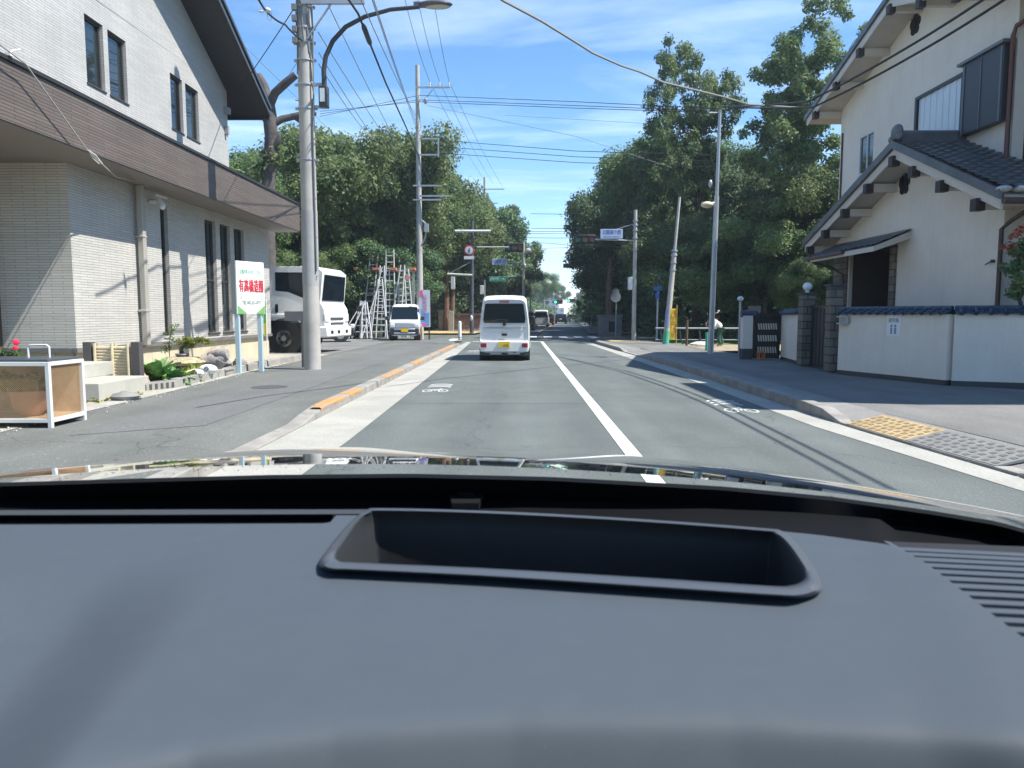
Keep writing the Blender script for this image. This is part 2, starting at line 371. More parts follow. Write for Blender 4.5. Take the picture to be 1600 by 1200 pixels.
# left gutter / kerb / sidewalk
sheet('gutter', [[(-2.62, -12), (-1.84, -12), (-1.84, 8), (-2.1, 24), (-2.4, 37), (-2.62, 37)]], GUT, .004)
g2 = sheet('gutter', [[(5.2, -12), (5.6, -12), (4.55, 3), (4.15, 6.3), (3.95, 9), (3.95, 19), (3.55, 33), (3.3, 37), (2.95, 37), (3.15, 33), (3.52, 18), (3.56, 9), (3.84, 5.8), (4.2, 3)]], GUT, .004)
def kerb_run(x0, x1, y0, y1, h=.14, seg=.6, taper=(0, 0), z0=-.02, dx=lambda y: 0):
    y = y0; rnd = random.Random(int(y0 * 10)); obs = []
    mb = MB(); o2 = MB()
    while y < y1 - .05:
        e = min(y + seg, y1); a = h if y - y0 > taper[0] else .03 + (h - .03) * (y - y0) / max(.01, taper[0]); b = h if y1 - e > taper[1] else .03 + (h - .03) * max(0, (y1 - e)) / max(.01, taper[1])
        if e - y0 < taper[0]: bb = .03 + (h - .03) * (e - y0) / taper[0]
        else: bb = b
        if y - y0 <= taper[0] and taper[0] > 0: aa = .03 + (h - .03) * min(1, (y - y0) / taper[0])
        else: aa = h if y1 - y > taper[1] else .03 + (h - .03) * (y1 - y) / taper[1]
        d0, d1 = dx(y), dx(e - .012)
        mb.prism([(y, z0), (e - .012, z0), (e - .012, bb), (y, aa)], 'x', 0, 1)
        for i in range(len(mb.v) - 8, len(mb.v)):
            v = mb.v[i]; f = d0 if abs(v[1] - y) < 1e-6 else d1
            mb.v[i] = ((x0 if v[0] == 0 else x1) + f, v[1], v[2])
        y = e
    return mb
rdx = lambda y: -.42 if 9 <= y < 19 else (-.42 - (y - 19) * .027 if y >= 19 else -.42 + (9 - y) * .075)
k = kerb_run(-2.82, -2.62, 8.9, 33, .13, .6, (1.0, 1.0)); o = k.build('kerb', KERB, bevel=.012); o['kind'] = 'structure'
k = kerb_run(-2.82, -2.62, -12, 7.2, .13, .6, (0, 1.0)); o = k.build('kerb', KERB, bevel=.012); o['kind'] = 'structure'
k = kerb_run(-2.82, -2.62, 7.2, 8.9, .03, .6); o = k.build('kerb', KERB, bevel=.008); o['kind'] = 'structure'
k = kerb_run(4.37, 4.55, 9.2, 24, .15, .6, (.7, 1.0), dx=rdx); o = k.build('kerb', KERB, bevel=.012); o['kind'] = 'structure'
k = kerb_run(4.37, 4.55, 27, 36, .13, .6, (.8, .8), dx=rdx); o = k.build('kerb', KERB, bevel=.012); o['kind'] = 'structure'
k = kerb_run(4.37, 4.55, 24, 27, .03, .6, dx=rdx); o = k.build('kerb', KERB); o['kind'] = 'structure'
k = kerb_run(4.37, 4.55, -12, 6.2, .15, .6, (0, .6), dx=rdx); o = k.build('kerb', KERB, bevel=.012); o['kind'] = 'structure'
k = kerb_run(4.37, 4.55, 6.2, 9.2, .03, .6, dx=rdx); o = k.build('kerb', KERB); o['kind'] = 'structure'
# orange paint on the kerb tops (paint skin wrapping top and the upper face)
for a, b in [(9.75, 12.3), (14.6, 16.7), (18.7, 20.5), (22.3, 22.9), (25, 30), (5.9, 6.3)]:
    mb = MB(); n = int((b - a) / .3) + 1
    for i in range(n):
        y0, y1 = a + (b - a) * i / n, a + (b - a) * (i + 1) / n; w = random.uniform(.02, .05)
        if random.random() < .1: continue
        xi = random.uniform(-2.80, -2.73)
        mb.face([(xi, y0, .134), (-2.632, y0, .134), (-2.632, y1, .134), (xi + random.uniform(-.01, .03), y1, .134)])
        mb.face([(-2.632, y0, .134), (-2.616, y0, .125), (-2.616, y1, .125), (-2.632, y1, .134)])
        mb.face([(-2.616, y0, .125), (-2.616, y0, .125 - w), (-2.616, y1, .125 - w), (-2.616, y1, .125)])
    o = mb.build('kerb_marking', ORNG, smooth=0); o['kind'] = 'structure'
sheet('sidewalk', [[(-5.85, -12), (-3.35, -12), (-3.35, 33), (-2.8, 33), (-3.6, 37), (-6, 38), (-5.9, 18), (-5.75, 12), (-5.5, 9)]], SIDE, .12, thick=.15)
def edge_strip(name, xin, xout, prof, y0, y1, m, z1):
    mb = MB(); n = int((y1 - y0) / .25)
    for i in range(n):
        a, b = y0 + (y1 - y0) * i / n, y0 + (y1 - y0) * (i + 1) / n
        for k in range(2):
            f0, f1 = k / 2, (k + 1) / 2; P = lambda y, f: (xout(y) + (xin(y) - xout(y)) * f, y, prof(y) + (z1 - prof(y)) * f)
            mb.face([P(a, f0), P(a, f1), P(b, f1), P(b, f0)])
    o = mb.build(name, m, smooth=60); o['kind'] = 'structure'
def itab(tab):
    def f(y):
        if y <= tab[0][0]: return tab[0][1]
        for (a, b), (c, d) in zip(tab, tab[1:]):
            if y <= c: return b + (d - b) * (y - a) / (c - a)
        return tab[-1][1]
    return f
edge_strip('sidewalk_edge', lambda y: -3.35, lambda y: -2.815, itab([(6.2, .12), (7.2, .025), (8.9, .025), (9.9, .12)]), -12, 33, SIDE, .12)
sheet('parking_lot', [[(-60, 23.2), (-5.88, 23.2), (-6, 38), (-60, 38)], ], LOT, .112)
sheet('forecourt', [[(-9.4, -12), (-5.85, -12), (-5.5, 9), (-9.4, 9)]], mat('forecourt_concrete', (.36, .355, .30), .85, var=.12, vscale=1, bump=.2, bscale=60, coords='World'), .116)
sheet('garden_bed', [[(-9.2, 9), (-5.55, 9), (-5.75, 12), (-5.9, 18), (-5.9, 23.2), (-9.2, 23.2)]], GRAV, .118)
# sidewalk patches: darker newer strip
sheet('sidewalk_patch', [[(-4.6, 7.5), (-3.5, 8.2), (-3.6, 33), (-4.9, 33)]], asphalt('patch_asphalt', (.135, .138, .136), .08, .25, False), .124)
# right sidewalk
sheet('sidewalk', [[(5.7, -12), (14, -12), (14, 9.6), (8.25, 12.25), (7.45, 13), (6.62, 15.5), (7.2, 20.6), (6.6, 26), (6.6, 31.5), (5.4, 36.6), (3.7, 36.5), (4.1, 33), (4.3, 27.2), (4.4, 27), (4.4, 24), (4.43, 23.8), (4.55, 19), (4.55, 9.1), (4.7, 7), (5.0, 3)]], asphalt('right_sidewalk_asphalt', (.165, .165, .155), .15, .25), .13, thick=.15)
edge_strip('sidewalk_edge', itab([(-12, 5.75), (3, 5.03), (7, 4.73), (9.1, 4.56), (19, 4.56), (24, 4.42), (36.5, 4.0)]), lambda y: 4.53 + rdx(max(y, 9) if y >= 9 else y), itab([(5.6, .13), (6.2, .03), (9.2, .03), (9.9, .13), (23, .13), (24, .035), (27, .035), (27.8, .13)]), -12, 36.4, mat('edge_concrete', (.22, .215, .20), .85, var=.15, vscale=2, coords='World', var2=.1), .13)
sheet('far_sidewalk', [[(4.6 + rx(y0), y0) if s else (8.0 + rx(y0), y0) for y0, s in ((50, 1), (50, 0), (300, 0), (300, 1))]], KERB, .1)
sheet('far_sidewalk', [[(-3.0 + rx(50), 50), (-3.0 + rx(300), 300), (-6.4 + rx(300), 300), (-9, 50)]], KERB, .1)
sheet('park_lawn', [[(6.7, 31.7), (60, 31.7), (60, 37.6), (6.5, 37.6)]], GRASS, .05)
sheet('park_path', [[(6.65, 26), (14, 26), (14, 31.6), (6.65, 31.6)]], mat('path_earth', (.3, .25, .17), .95, var=.25, vscale=3, bump=.5, bscale=50, coords='World'), .1)
# tactile strips at the crossing
TACT = mat('yellow_tactile', (.62, .44, .10), .7, var=.12, vscale=6, coords='World')
sheet('tactile_paving', [[(-8.6, 50.1), (-3.1, 50.1), (-3.1, 51.8), (-8.6, 51.8)]], TACT, .106)
sheet('tactile_paving', [[(4.2, 34.6), (6.2, 34.6), (6.0, 35.8), (4.2, 35.8)]], TACT, .136)
sheet('forecourt', [[(-14, 50), (-3.05, 50), (-3.05, 57.5), (-14, 57.5)]], mat('corner_paving', (.42, .33, .2), .9, var=.15, vscale=2, coords='World'), .102)
# right driveway ramp: yellow then grey anti-slip plates
def ramp(y0, y1, m, lab):
    mb = MB(); n = 1
    mb.prism([(0.02, .036), (.46, .142), (.46, .10), (.04, .02)], 'y', y0, y1)
    sh = lambda y: 3.94 + (9 - min(y, 9)) * .078
    mb.v = [(x + sh(y), y, z) for x, y, z in mb.v]
    dark = MB(); rw = 5; cols = int((y1 - y0) / .13)
    for i in range(cols):
        for j in range(rw):
            cy = y0 + .065 + i * .13 + (.03 if j % 2 else 0); cx = .05 + j * .08
            if cy + .04 > y1: continue
            zz = lambda x: .036 + (x - .02) / .44 * .106 + .003; cx0 = cx
            dark.face([(cx + sh(cy), cy - .03, zz(cx)), (cx + sh(cy) + .045, cy - .035, zz(cx + .045)), (cx + sh(cy) + .045, cy + .03, zz(cx + .045)), (cx + sh(cy), cy + .035, zz(cx))])
    t = thing('kerb_ramp', lab, 'ramp', (4.5, (y0 + y1) / 2, .13))
    mb.build('plate', m, t, smooth=0, bevel=.004); dark.build('grip_holes', mat('hole_dark' + m.name, tuple(c * .62 for c in m.node_tree.nodes['Principled BSDF'].inputs['Base Color'].default_value[:3]), .8), t, smooth=0)['kind'] = 'stuff'
ramp(7.85, 9.05, mat('ramp_yellow', (.42, .31, .16), .7, var=.35, vscale=8, coords='World'), 'worn yellow anti-slip kerb ramp plate at the right driveway')
ramp(6.5, 7.84, mat('ramp_grey', (.22, .22, .205), .6, var=.2, vscale=8, coords='World'), 'grey pierced kerb ramp plate nearest the bonnet on the right')
# markings
zm = .005
sheet('lane_marking', [[(1.02, -3), (1.17, -3), (1.17, 37.2), (1.02, 37.2)], [(-2.35, 37.2), (1.17, 37.2), (1.17, 37.65), (-2.35, 37.65)]], MARK, zm)
cw = [[(x, 43.6), (x + .5, 43.6), (x + .55, 47), (x + .05, 47)] for x in (-2.3, -1.4, -.45, .5, 1.42, 2.33, 3.25, 4.15)]
sheet('crosswalk', cw, MARK, zm)
sheet('crosswalk', [[(-14, 41.2 + i * 0), (-14, 41.2), (-14, 41.2)] for i in range(0)] + [[(-3.8 - .9 * k, 39), (-3.35 - .9 * k, 39), (-3.35 - .9 * k, 42), (-3.8 - .9 * k, 42)] for k in range(0, 1)], MARK, zm)
sheet('lane_marking', [[(-9.5, 38.9), (-3.0, 38.4), (-3.0, 38.75), (-9.5, 39.3)]], MARK, zm)
sheet('lane_marking', [[(.95 + rx(y), y), (1.1 + rx(y), y), (1.1 + rx(y + 30), y + 30), (.95 + rx(y + 30), y + 30)] for y in (58, 88, 118)], mat('orange_lane_paint', (.65, .3, .08), .7), zm)
sheet('lane_marking', [[(1.2, 48.3), (1.35, 48.3), (2.2, 56), (2.05, 56)]], MC['orange_lane_paint'], zm)
# cycle symbols: two wheels, a frame, curved chevrons above; worn
def cycle_mark(cx, cy, s, name='cycle_marking'):
    mb = MB(); 
    def line(pts, w):
        for (a, b), (c, d) in zip(pts, pts[1:]):
            L = math.hypot(c - a, d - b) or 1; nx, ny = -(d - b) / L * w / 2, (c - a) / L * w / 2
            mb.face([(cx + s * (a + nx), cy + 2.4 * s * (b + ny), zm), (cx + s * (a - nx), cy + 2.4 * s * (b - ny), zm), (cx + s * (c - nx), cy + 2.4 * s * (d - ny), zm), (cx + s * (c + nx), cy + 2.4 * s * (d + ny), zm)])
    def ring(a, b, r, w, n=14):
        line([(a + r * math.cos(2 * math.pi * i / n), b + r * math.sin(2 * math.pi * i / n)) for i in range(n + 1)], w)
    ring(-.28, 0, .16, .05); ring(.28, 0, .16, .05)
    line([(-.28, 0), (-.1, .2), (.14, .2), (.28, 0)], .05); line([(-.1, .2), (0, 0), (.14, .2)], .05); line([(.14, .2), (.1, .3), (.2, .3)], .05)
    for i in range(3):
        y = .52 + i * .2; line([(-.42, y), (-.3, y + .1), (0, y + .15), (.3, y + .1), (.42, y)], .075)
    o = mb.build(name, MARK, smooth=0); o['kind'] = 'structure'
cycle_mark(-1.5, 13.2, .5); cycle_mark(3.12, 10.5, .5); cycle_mark(-1.7, 27, .5)
JT = mat('road_joint', (.05, .05, .05), .9, var=.3, vscale=30)
for y, a, b in ((11.3, -1.84, 1.0), (22.5, -2.0, 1.0), (19.4, 1.18, 3.6)):
    mb = MB(); n = 14; rj = random.Random(int(y * 7)); P = [(a + (b - a) * i / n, y + rj.uniform(-.02, .02)) for i in range(n + 1)]
    for (x0, y0), (x1, y1) in zip(P, P[1:]): mb.face([(x0, y0, .0035), (x1, y1, .0035), (x1, y1 + .016, .0035), (x0, y0 + .016, .0035)])
    o = mb.build('road_joint', JT, smooth=0); o['kind'] = 'structure'
# manhole plates
for x, y, r in [(-4.25, 12.6, .3), (-.2, 29, .3)]:
    mb = MB(); mb.cyl((x, y, .0 if x > -2 else .11), (x, y, .006 if x > -2 else .128), r, n=28); o = mb.build('manhole_cover', mat('cast_iron', (.09, .09, .085), .6, .3, var=.2, vscale=20)); o['kind'] = 'structure'
# garden kerb at the back of the left sidewalk
mb = MB(); pts = [(-5.78, 12.6), (-5.93, 15.5), (-5.95, 18.6), (-5.93, 20.5)]
for (a, b), (c, d) in zip(pts, pts[1:]):
    n = 3
    for i in range(n):
        t0, t1 = i / n, (i + 1) / n - .006
        x0, y0, x1, y1 = a + (c - a) * t0, b + (d - b) * t0, a + (c - a) * t1, b + (d - b) * t1
        mb.add([(x0 - .16, y0, .1), (x0, y0, .1), (x1, y1, .1), (x1 - .16, y1, .1), (x0 - .16, y0, .27), (x0 - .01, y0, .27), (x1 - .01, y1, .27), (x1 - .16, y1, .27)],
               [(0, 3, 2, 1), (4, 5, 6, 7), (0, 1, 5, 4), (1, 2, 6, 5), (2, 3, 7, 6), (3, 0, 4, 7)])
o = mb.build('garden_kerb', KERB, bevel=.015); tag(o, 'low grey concrete kerb edging the gravel garden by the left sidewalk', 'kerb')
# loose pale edging strip and litter of pebbles along the sidewalk back edge
mb = MB(); rr = random.Random(3)
for i in range(260):
    y = rr.uniform(7.5, 19); x = -5.45 - (y - 8) * .045 + rr.gauss(.0, .11); s = rr.choice((.004, .005, .007, .011))
    mb.ball((x + .05, y, .13), s * 1.3, s, s * .7, 5, 3)
o = mb.build('pebble_litter', mat('pebble', (.6, .58, .5), .8)); tag(o, 'scattered pale pebbles along the back edge of the left sidewalk', 'pebbles', kind='stuff')
sheet('sidewalk_edge', [[(-5.85, 9), (-5.43, 7.6), (-5.60, 12), (-5.82, 16), (-5.86, 19), (-5.95, 19), (-5.93, 15.5), (-5.8, 12.6)]], GUT, .125)

mb = MB(); hp = []
for i in range(41):   # added unseen dark screen behind the camera, dims the horizon in reflections
    a = R(180 + 180 * i / 40); hp.append((140 * math.cos(a), -40 + 110 * math.sin(a)))
rh = random.Random(4)
for (x0, y0), (x1, y1) in zip(hp, hp[1:]):
    h0 = 11; mb.face([(x0 * .8, y0 * .8 - 10, -.05), (x1 * .8, y1 * .8 - 10, -.05), (x1, y1, h0 + 3), (x0, y0, h0 + 3)])
o = mb.build('reflection_screen', mat('screen_dark_green', (.05, .08, .035), .95, var=.4, vscale=.2, coords='World'), smooth=60); o['kind'] = 'structure'
# ------------------------------------------------------------------ left building
T_ROAD = tile_mat('tile_grey_beige', (.54, .525, .49), (.47, .46, .425), (.24, .23, .20), .047, .41, .0045, .45, .7)
T_UP = tile_mat('tile_white', (.50, .495, .47), (.44, .435, .41), (.25, .24, .22), .047, .41, .004, .4, .6)
T_BAND = tile_mat('tile_brown', (.155, .125, .105), (.125, .10, .085), (.055, .045, .04), .05, .9, .006, .45, .8)
FOUND = tile_mat('foundation_panel', (.55, .49, .36), (.50, .45, .33), (.3, .27, .2), .9, .62, .008, .7, .3, offset=0)
ROOFD = mat('roof_dark', (.035, .037, .042), .5, var=.1)
SOFF = mat('soffit_dark', (.075, .07, .068), .7)
def framed(name, axis, at, u0, u1, z0, z1, parent, fm, gm, fw=.05, mull=(), rail=(), d=.05, pm=None):
    """window part (frame) with its pane as sub-part; `at` = plane of the frame front, d = depth inwards (sign)"""
    f = MB(); s = 1 if d > 0 else -1
    def b(a, c, e, g, dd=0):
        lo, hi = sorted((at + dd, at + d)); f.box(*((lo, hi, a, c, e, g) if axis == 'x' else (a, c, lo, hi, e, g)))
    b(u0, u1, z0, z0 + fw); b(u0, u1, z1 - fw, z1); b(u0, u0 + fw, z0 + fw, z1 - fw); b(u1 - fw, u1, z0 + fw, z1 - fw)
    for q in mull: b(q - fw * .45, q + fw * .45, z0 + fw, z1 - fw, .008 * s)
    for q in rail: b(u0 + fw, u1 - fw, q - fw * .5, q + fw * .5, .012 * s)
    o = f.build(name, fm, parent, smooth=0)
    g = MB(); lo, hi = sorted((at + d * .55, at + d * .75))
    g.box(*((lo, hi, u0 + .01, u1 - .01, z0 + .01, z1 - .01) if axis == 'x' else (u0 + .01, u1 - .01, lo, hi, z0 + .01, z1 - .01)))
    g.build('pane', gm, o, smooth=0); return o
B = thing('house', 'two-storey white and grey tiled building with a brown band, left of the street', 'house', (-10, 16, .1))
lw = MB()
lowin = [(16.42, 16.76, .88, 3.74), (18.72, 19.38, .9, 3.72), (19.66, 20.34, .9, 3.72), (20.62, 21.36, .9, 3.72)]
wall_grid(lw, 'x', -7.8, 13.1, 23.45, .76, 4.0, lowin, -.16)
wall_grid(lw, 'y', 13.1, -9.12, -7.8, .76, 4.0, [], .1)
lw.face([(-7.8, 23.45, .76), (-14, 23.45, .76), (-14, 23.45, 4), (-7.8, 23.45, 4)])
lw.face([(-9.12, 13.1, .1), (-9.12, 15, .1), (-9.12, 15, 4), (-9.12, 13.1, 4)])
lw.build('lower_wall', T_ROAD, B, smooth=0)
mb = MB(); mb.box(-14, -9.12, 14.4, 14.5, .1, 4); mb.build('porch_wall', mat('porch_brown', (.16, .09, .06), .5, var=.15), B, smooth=0)
mb = MB(); mb.box(-9.2, -9.1, 12.98, 13.16, .12, 3.98); mb.build('door_jamb', BROWNM, B, smooth=0, bevel=.004)
uw = MB(); upwin = [(13.86, 14.46, 5.52, 6.72), (14.62, 15.28, 5.52, 6.72), (17.16, 17.76, 5.52, 6.72), (17.92, 18.62, 5.52, 6.72)]
wall_grid(uw, 'x', -7.8, 4, 20.45, 4.82, 6.9, upwin, -.13)
EZ = lambda y: 6.82 + .5 * (21.3 - y)
RY = 12.6
uw.face([(-7.8, 4, 6.9), (-7.8, 20.45, 6.9), (-7.8, 20.45, EZ(20.45)), (-7.8, RY, EZ(RY)), (-7.8, 4, EZ(RY) - .5 * (RY - 4))])
uw.face([(-7.8, 20.45, 4.82), (-16, 20.45, 4.82), (-16, 20.45, EZ(20.45)), (-7.8, 20.45, EZ(20.45))])
uw.build('upper_wall', T_UP, B, smooth=0)
FR = mat('window_frame_bronze', (.07, .065, .06), .4, .3)
for a, b, c, d in lowin: framed('window', 'x', -7.88, a + .005, b - .005, c + .005, d - .005, B, FR, GLASSW, .05, rail=(2.22,) if b - a > .4 else (), d=-.06)
for a, b, c, d in upwin: framed('window', 'x', -7.86, a + .005, b - .005, c + .005, d - .005, B, FR, GLASSW, .045, d=-.06)
mb = MB()
for a, b, c, d in lowin[1:]: mb.box(-7.84, -7.77, a - .03, b + .03, c - .06, c - .005)
for a, b, c, d in upwin: mb.box(-7.84, -7.78, a - .02, b + .02, c - .03, c - .003)
split_build(mb, 'window_sill', FR, B, smooth=0)
mb = MB(); mb.box(-7.92, -7.86, 13.2, 23.4, .1, .70); mb.box(-12, -7.9, 13.2, 13.25, .1, .7); mb.box(-14, -7.9, 23.36, 23.4, .1, .7); mb.build('foundation', FOUND, B, smooth=0)
mb = MB(); mb.box(-7.86, -7.77, 13.07, 23.48, .68, .757); mb.box(-9.1, -7.87, 13.07, 13.13, .68, .757); mb.build('drip_ledge', mat('ledge_grey', (.16, .155, .15), .6), B, smooth=0)
mb = MB(); mb.box(-14, -7.0, -2, 24.1, 3.98, 4.80)
bd = mb.build('band', [T_BAND], B, smooth=0)
mb = MB(); mb.box(-7.06, -6.965, -2, 24.13, 4.803, 4.86); mb.box(-14, -7.06, 24.02, 24.13, 4.803, 4.86); mb.box(-7.8, -7.06, -2, 24.02, 4.803, 4.82); mb.build('band_cap', mat('cap_dark', (.05, .048, .045), .4, .4), B, smooth=0)
mb = MB(); mb.box(-14, -7.02, -2, 24.08, 3.955, 3.977); mb.build('soffit', mat('soffit_brown', (.19, .17, .155), .7), B, smooth=0)
# gable roof: two slabs, rakes towards the street
rf = MB()
for s0, s1, za, zb in ((21.3, RY, EZ(21.3), EZ(RY)), (RY, 3.9, EZ(RY), EZ(21.3))):
    rf.add([(-6.97, s0, za + .0), (-18, s0, za), (-18, s1, zb), (-6.97, s1, zb), (-6.97, s0, za + .30), (-18, s0, za + .30), (-18, s1, zb + .30), (-6.97, s1, zb + .30)],
           [(0, 1, 2, 3), (4, 7, 6, 5), (0, 3, 7, 4), (1, 5, 6, 2), (0, 4, 5, 1), (3, 2, 6, 7)])
rf.build('roof', ROOFD, B, smooth=0)
mb = MB()
for dz, w, x in ((.02, .10, -6.93), (.20, .09, -6.90)):
    for s0, s1, za, zb in ((21.33, RY, EZ(21.33), EZ(RY)), (RY, 3.9, EZ(RY), EZ(21.3))):
        mb.add([(-6.968, s0, za + dz), (x, s0, za + dz), (x, s1, zb + dz), (-6.968, s1, zb + dz), (-6.968, s0, za + dz + w), (x, s0, za + dz + w), (x, s1, zb + dz + w), (-6.968, s1, zb + dz + w)],
               [(0, 1, 2, 3), (4, 7, 6, 5), (0, 3, 7, 4), (1, 5, 6, 2), (0, 4, 5, 1), (3, 2, 6, 7)])
mb.build('rake_trim', mat('rake_trim', (.09, .095, .105), .35, .5), B, smooth=0)
mb = MB(); mb.box(-18, -6.97, 21.3, 21.42, 6.75, 6.95); mb.build('gutter_trough', ROOFD, B, smooth=0)
mb = MB(); mb.box(-7.74, -7.62, 15.28, 15.42, .72, 3.955)
for z in (1.4, 2.9): mb.box(-7.80, -7.61, 15.265, 15.435, z, z + .05)
mb.build('downpipe', mat('pipe_beige', (.36, .34, .30), .45, var=.05), B, smooth=0, bevel=.015)
mb = MB(); mb.cyl((-7.78, 15.95, 3.72), (-7.6, 15.95, 3.72), .045); mb.cyl((-7.6, 15.95, 3.74), (-7.5, 15.9, 3.62), .06, .07, 14); mb.ball((-7.49, 15.88, 3.6), .065); mb.box(-7.55, -7.5, 15.7, 16.15, 3.80, 3.82)
mb.build('security_camera', WHITE, B)
mb = MB(); mb.box(-7.0, -6.93, 10.47, 10.55, 4.86, 4.90); mb.tube([(-6.95, 10.5, 4.9), (-6.95, 10.56, 4.95), (-6.95, 10.72, 5.02)], .01); mb.build('antenna_bracket', WHITE, B)
mb = MB(); mb.box(-7.8, -7.66, 20.2, 20.34, 6.62, 6.78); mb.box(-7.8, -7.7, 20.2, 20.3, 6.1, 6.3); split_build(mb, 'cable_bracket', mat('bracket_grey', (.3, .3, .3), .5), B)
# ------------------------------------------------------------------ right house
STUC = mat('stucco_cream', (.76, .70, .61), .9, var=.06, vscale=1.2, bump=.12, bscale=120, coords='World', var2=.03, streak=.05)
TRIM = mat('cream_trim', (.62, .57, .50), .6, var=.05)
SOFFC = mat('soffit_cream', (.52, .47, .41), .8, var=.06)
KAW = mat('kawara_tile', (.12, .128, .135), .4, var=.25, vscale=4, bump=.1, bscale=30)
KAWL = mat('tile_pale_edge', (.5, .52, .5), .3, var=.25, vscale=6)
STONE = tile_mat('stone_cladding', (.20, .175, .14), (.12, .11, .095), (.05, .045, .04), .17, .36, .012, .8, 1.0)
DBRN = mat('dark_brown_wood', (.035, .025, .02), .55, var=.2)
RH = thing('house', 'cream stucco house with grey tiled gables behind the right sidewalk wall', 'house', (12, 17, .1))
XL, XU = 8.6, 9.4
LR, LL, LRz = 16.4, 21.16, 4.70     # lower ridge y, left eave y
lz = lambda y: 3.12 + (LRz - 3.12) * ((LL - y) / (LL - LR) if y > LR else (y - 12.82) / (LR - 12.82))
uz = lambda y: 8.55 - .296 * abs(y - 18.35)
mb = MB()
wall_grid(mb, 'x', XL, 13.6, 20.65, .1, 2.95, [(17.35, 19.85, .1, 2.95)], .1)
mb.face([(XL, 13.6, 2.95), (XL, 20.65, 2.95), (XL, 20.65, lz(20.65) + .02), (XL, LR, lz(LR) + .02), (XL, 13.6, lz(13.6) + .02)])
mb.face([(XL, 13.6, .1), (13, 13.6, .1), (13, 13.6, 3.5), (XL, 13.6, 3.5)])
mb.face([(XL, 20.65, .1), (13, 20.65, .1), (13, 20.65, 3.2), (XL, 20.65, 3.2)])
mb.build('lower_wall', STUC, RH, smooth=0)
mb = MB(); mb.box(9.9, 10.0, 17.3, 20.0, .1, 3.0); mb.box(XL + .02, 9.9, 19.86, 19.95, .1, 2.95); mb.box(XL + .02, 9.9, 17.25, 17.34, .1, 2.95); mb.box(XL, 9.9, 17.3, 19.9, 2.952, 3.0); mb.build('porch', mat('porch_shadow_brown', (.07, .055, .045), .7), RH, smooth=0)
mb = MB(); mb.box(9.8, 9.895, 17.7, 18.7, .15, 2.3); mb.build('front_door', DBRN, RH, smooth=0, bevel=.01)
mb = MB(); mb.box(XL - .05, XL + .25, 19.9, 20.7, .1, 2.9); mb.box(XL - .04, XL + .2, 17.36, 17.62, .1, 2.9); split_build(mb, 'stone_pillar', STONE, RH, smooth=0)
# upper storey
upw = [(20.47, 21.36, 5.17, 6.24)]
mb = MB(); wall_grid(mb, 'x', XU, 14.78, 22.62, 3.0, 7.0, [(20.47, 21.36, 5.17, 6.24), (16.46, 18.3, 5.16, 6.40)], .12)
mb.face([(XU, 14.78, 7.0), (XU, 22.62, 7.0), (XU, 22.62, uz(22.62)), (XU, 18.35, uz(18.35)), (XU, 14.78, uz(14.78))])
mb.face([(XU, 14.78, 3), (9.62, 14.78, 3), (9.62, 14.78, 7.5), (XU, 14.78, 7.5)]); mb.face([(XU, 22.62, 0), (14, 22.62, 0), (14, 22.62, 7.4), (XU, 22.62, 7.4)])
mb.build('upper_wall', STUC, RH, smooth=0)
mb = MB(); mb.box(9.62, 14, 14.80, 14.9, .1, 7.3); mb.box(9.64, 14, 13.45, 13.59, .1, 3.0); mb.box(9.9, 14, 9.5, 14.8, .1, 6.4); mb.build('side_wall', mat('dark_timber_cladding', (.07, .055, .05), .7, var=.2), RH, smooth=0)
framed('window', 'x', XU + .0, 20.475, 21.355, 5.175, 6.235, RH, mat('alu_white', (.6, .62, .63), .4), GLASSW, .05, mull=(20.9,), d=.07)
mb = MB(); mb.box(XU - .03, XU + .02, 20.42, 21.40, 5.11, 5.165); mb.build('window_sill', MC['alu_white'], RH, smooth=0)
# big window with ribbed blind and shutter box
f = MB(); f.box(XU - .06, XU + .08, 16.42, 18.36, 5.06, 5.17); f.box(XU - .06, XU + .08, 16.42, 18.36, 6.38, 6.45); f.box(XU - .06, XU + .08, 18.27, 18.36, 5.17, 6.38); f.box(XU - .06, XU + .08, 16.42, 16.48, 5.17, 6.38)
wf = f.build('window', mat('frame_black', (.02, .02, .022), .4), RH, smooth=0)
mb = MB(); n = 56
for i in range(n):
    y0 = 16.48 + 1.79 * i / n; y1 = 16.48 + 1.79 * (i + 1) / n; d = .012 if i % 8 < 4 else 0
    mb.box(XU + .0 - d, XU + .04, y0, y1 - .0005, 5.17, 6.38)
mb.build('blind', mat('blind_white', (.66, .74, .80), .4), wf, smooth=0)
mb = MB(); mb.box(XU - .19, XU - .001, 14.88, 16.22, 5.07, 6.50); bx_ = mb.build('shutter_box', mat('shutter_box', (.045, .048, .055), .45), RH, smooth=0, bevel=.01)
mb = MB(); mb.box(XU - .25, XU - .001, 14.82, 16.34, 6.503, 6.56); mb.box(XU - .205, XU - .192, 15.55, 15.575, 5.06, 6.46)
for y in (14.9, 16.12): mb.box(XU - .205, XU - .192, y, y + .05, 5.06, 6.46)
mb.build('shutter_hood', mat('hood_grey', (.13, .135, .145), .4), bx_, smooth=0)
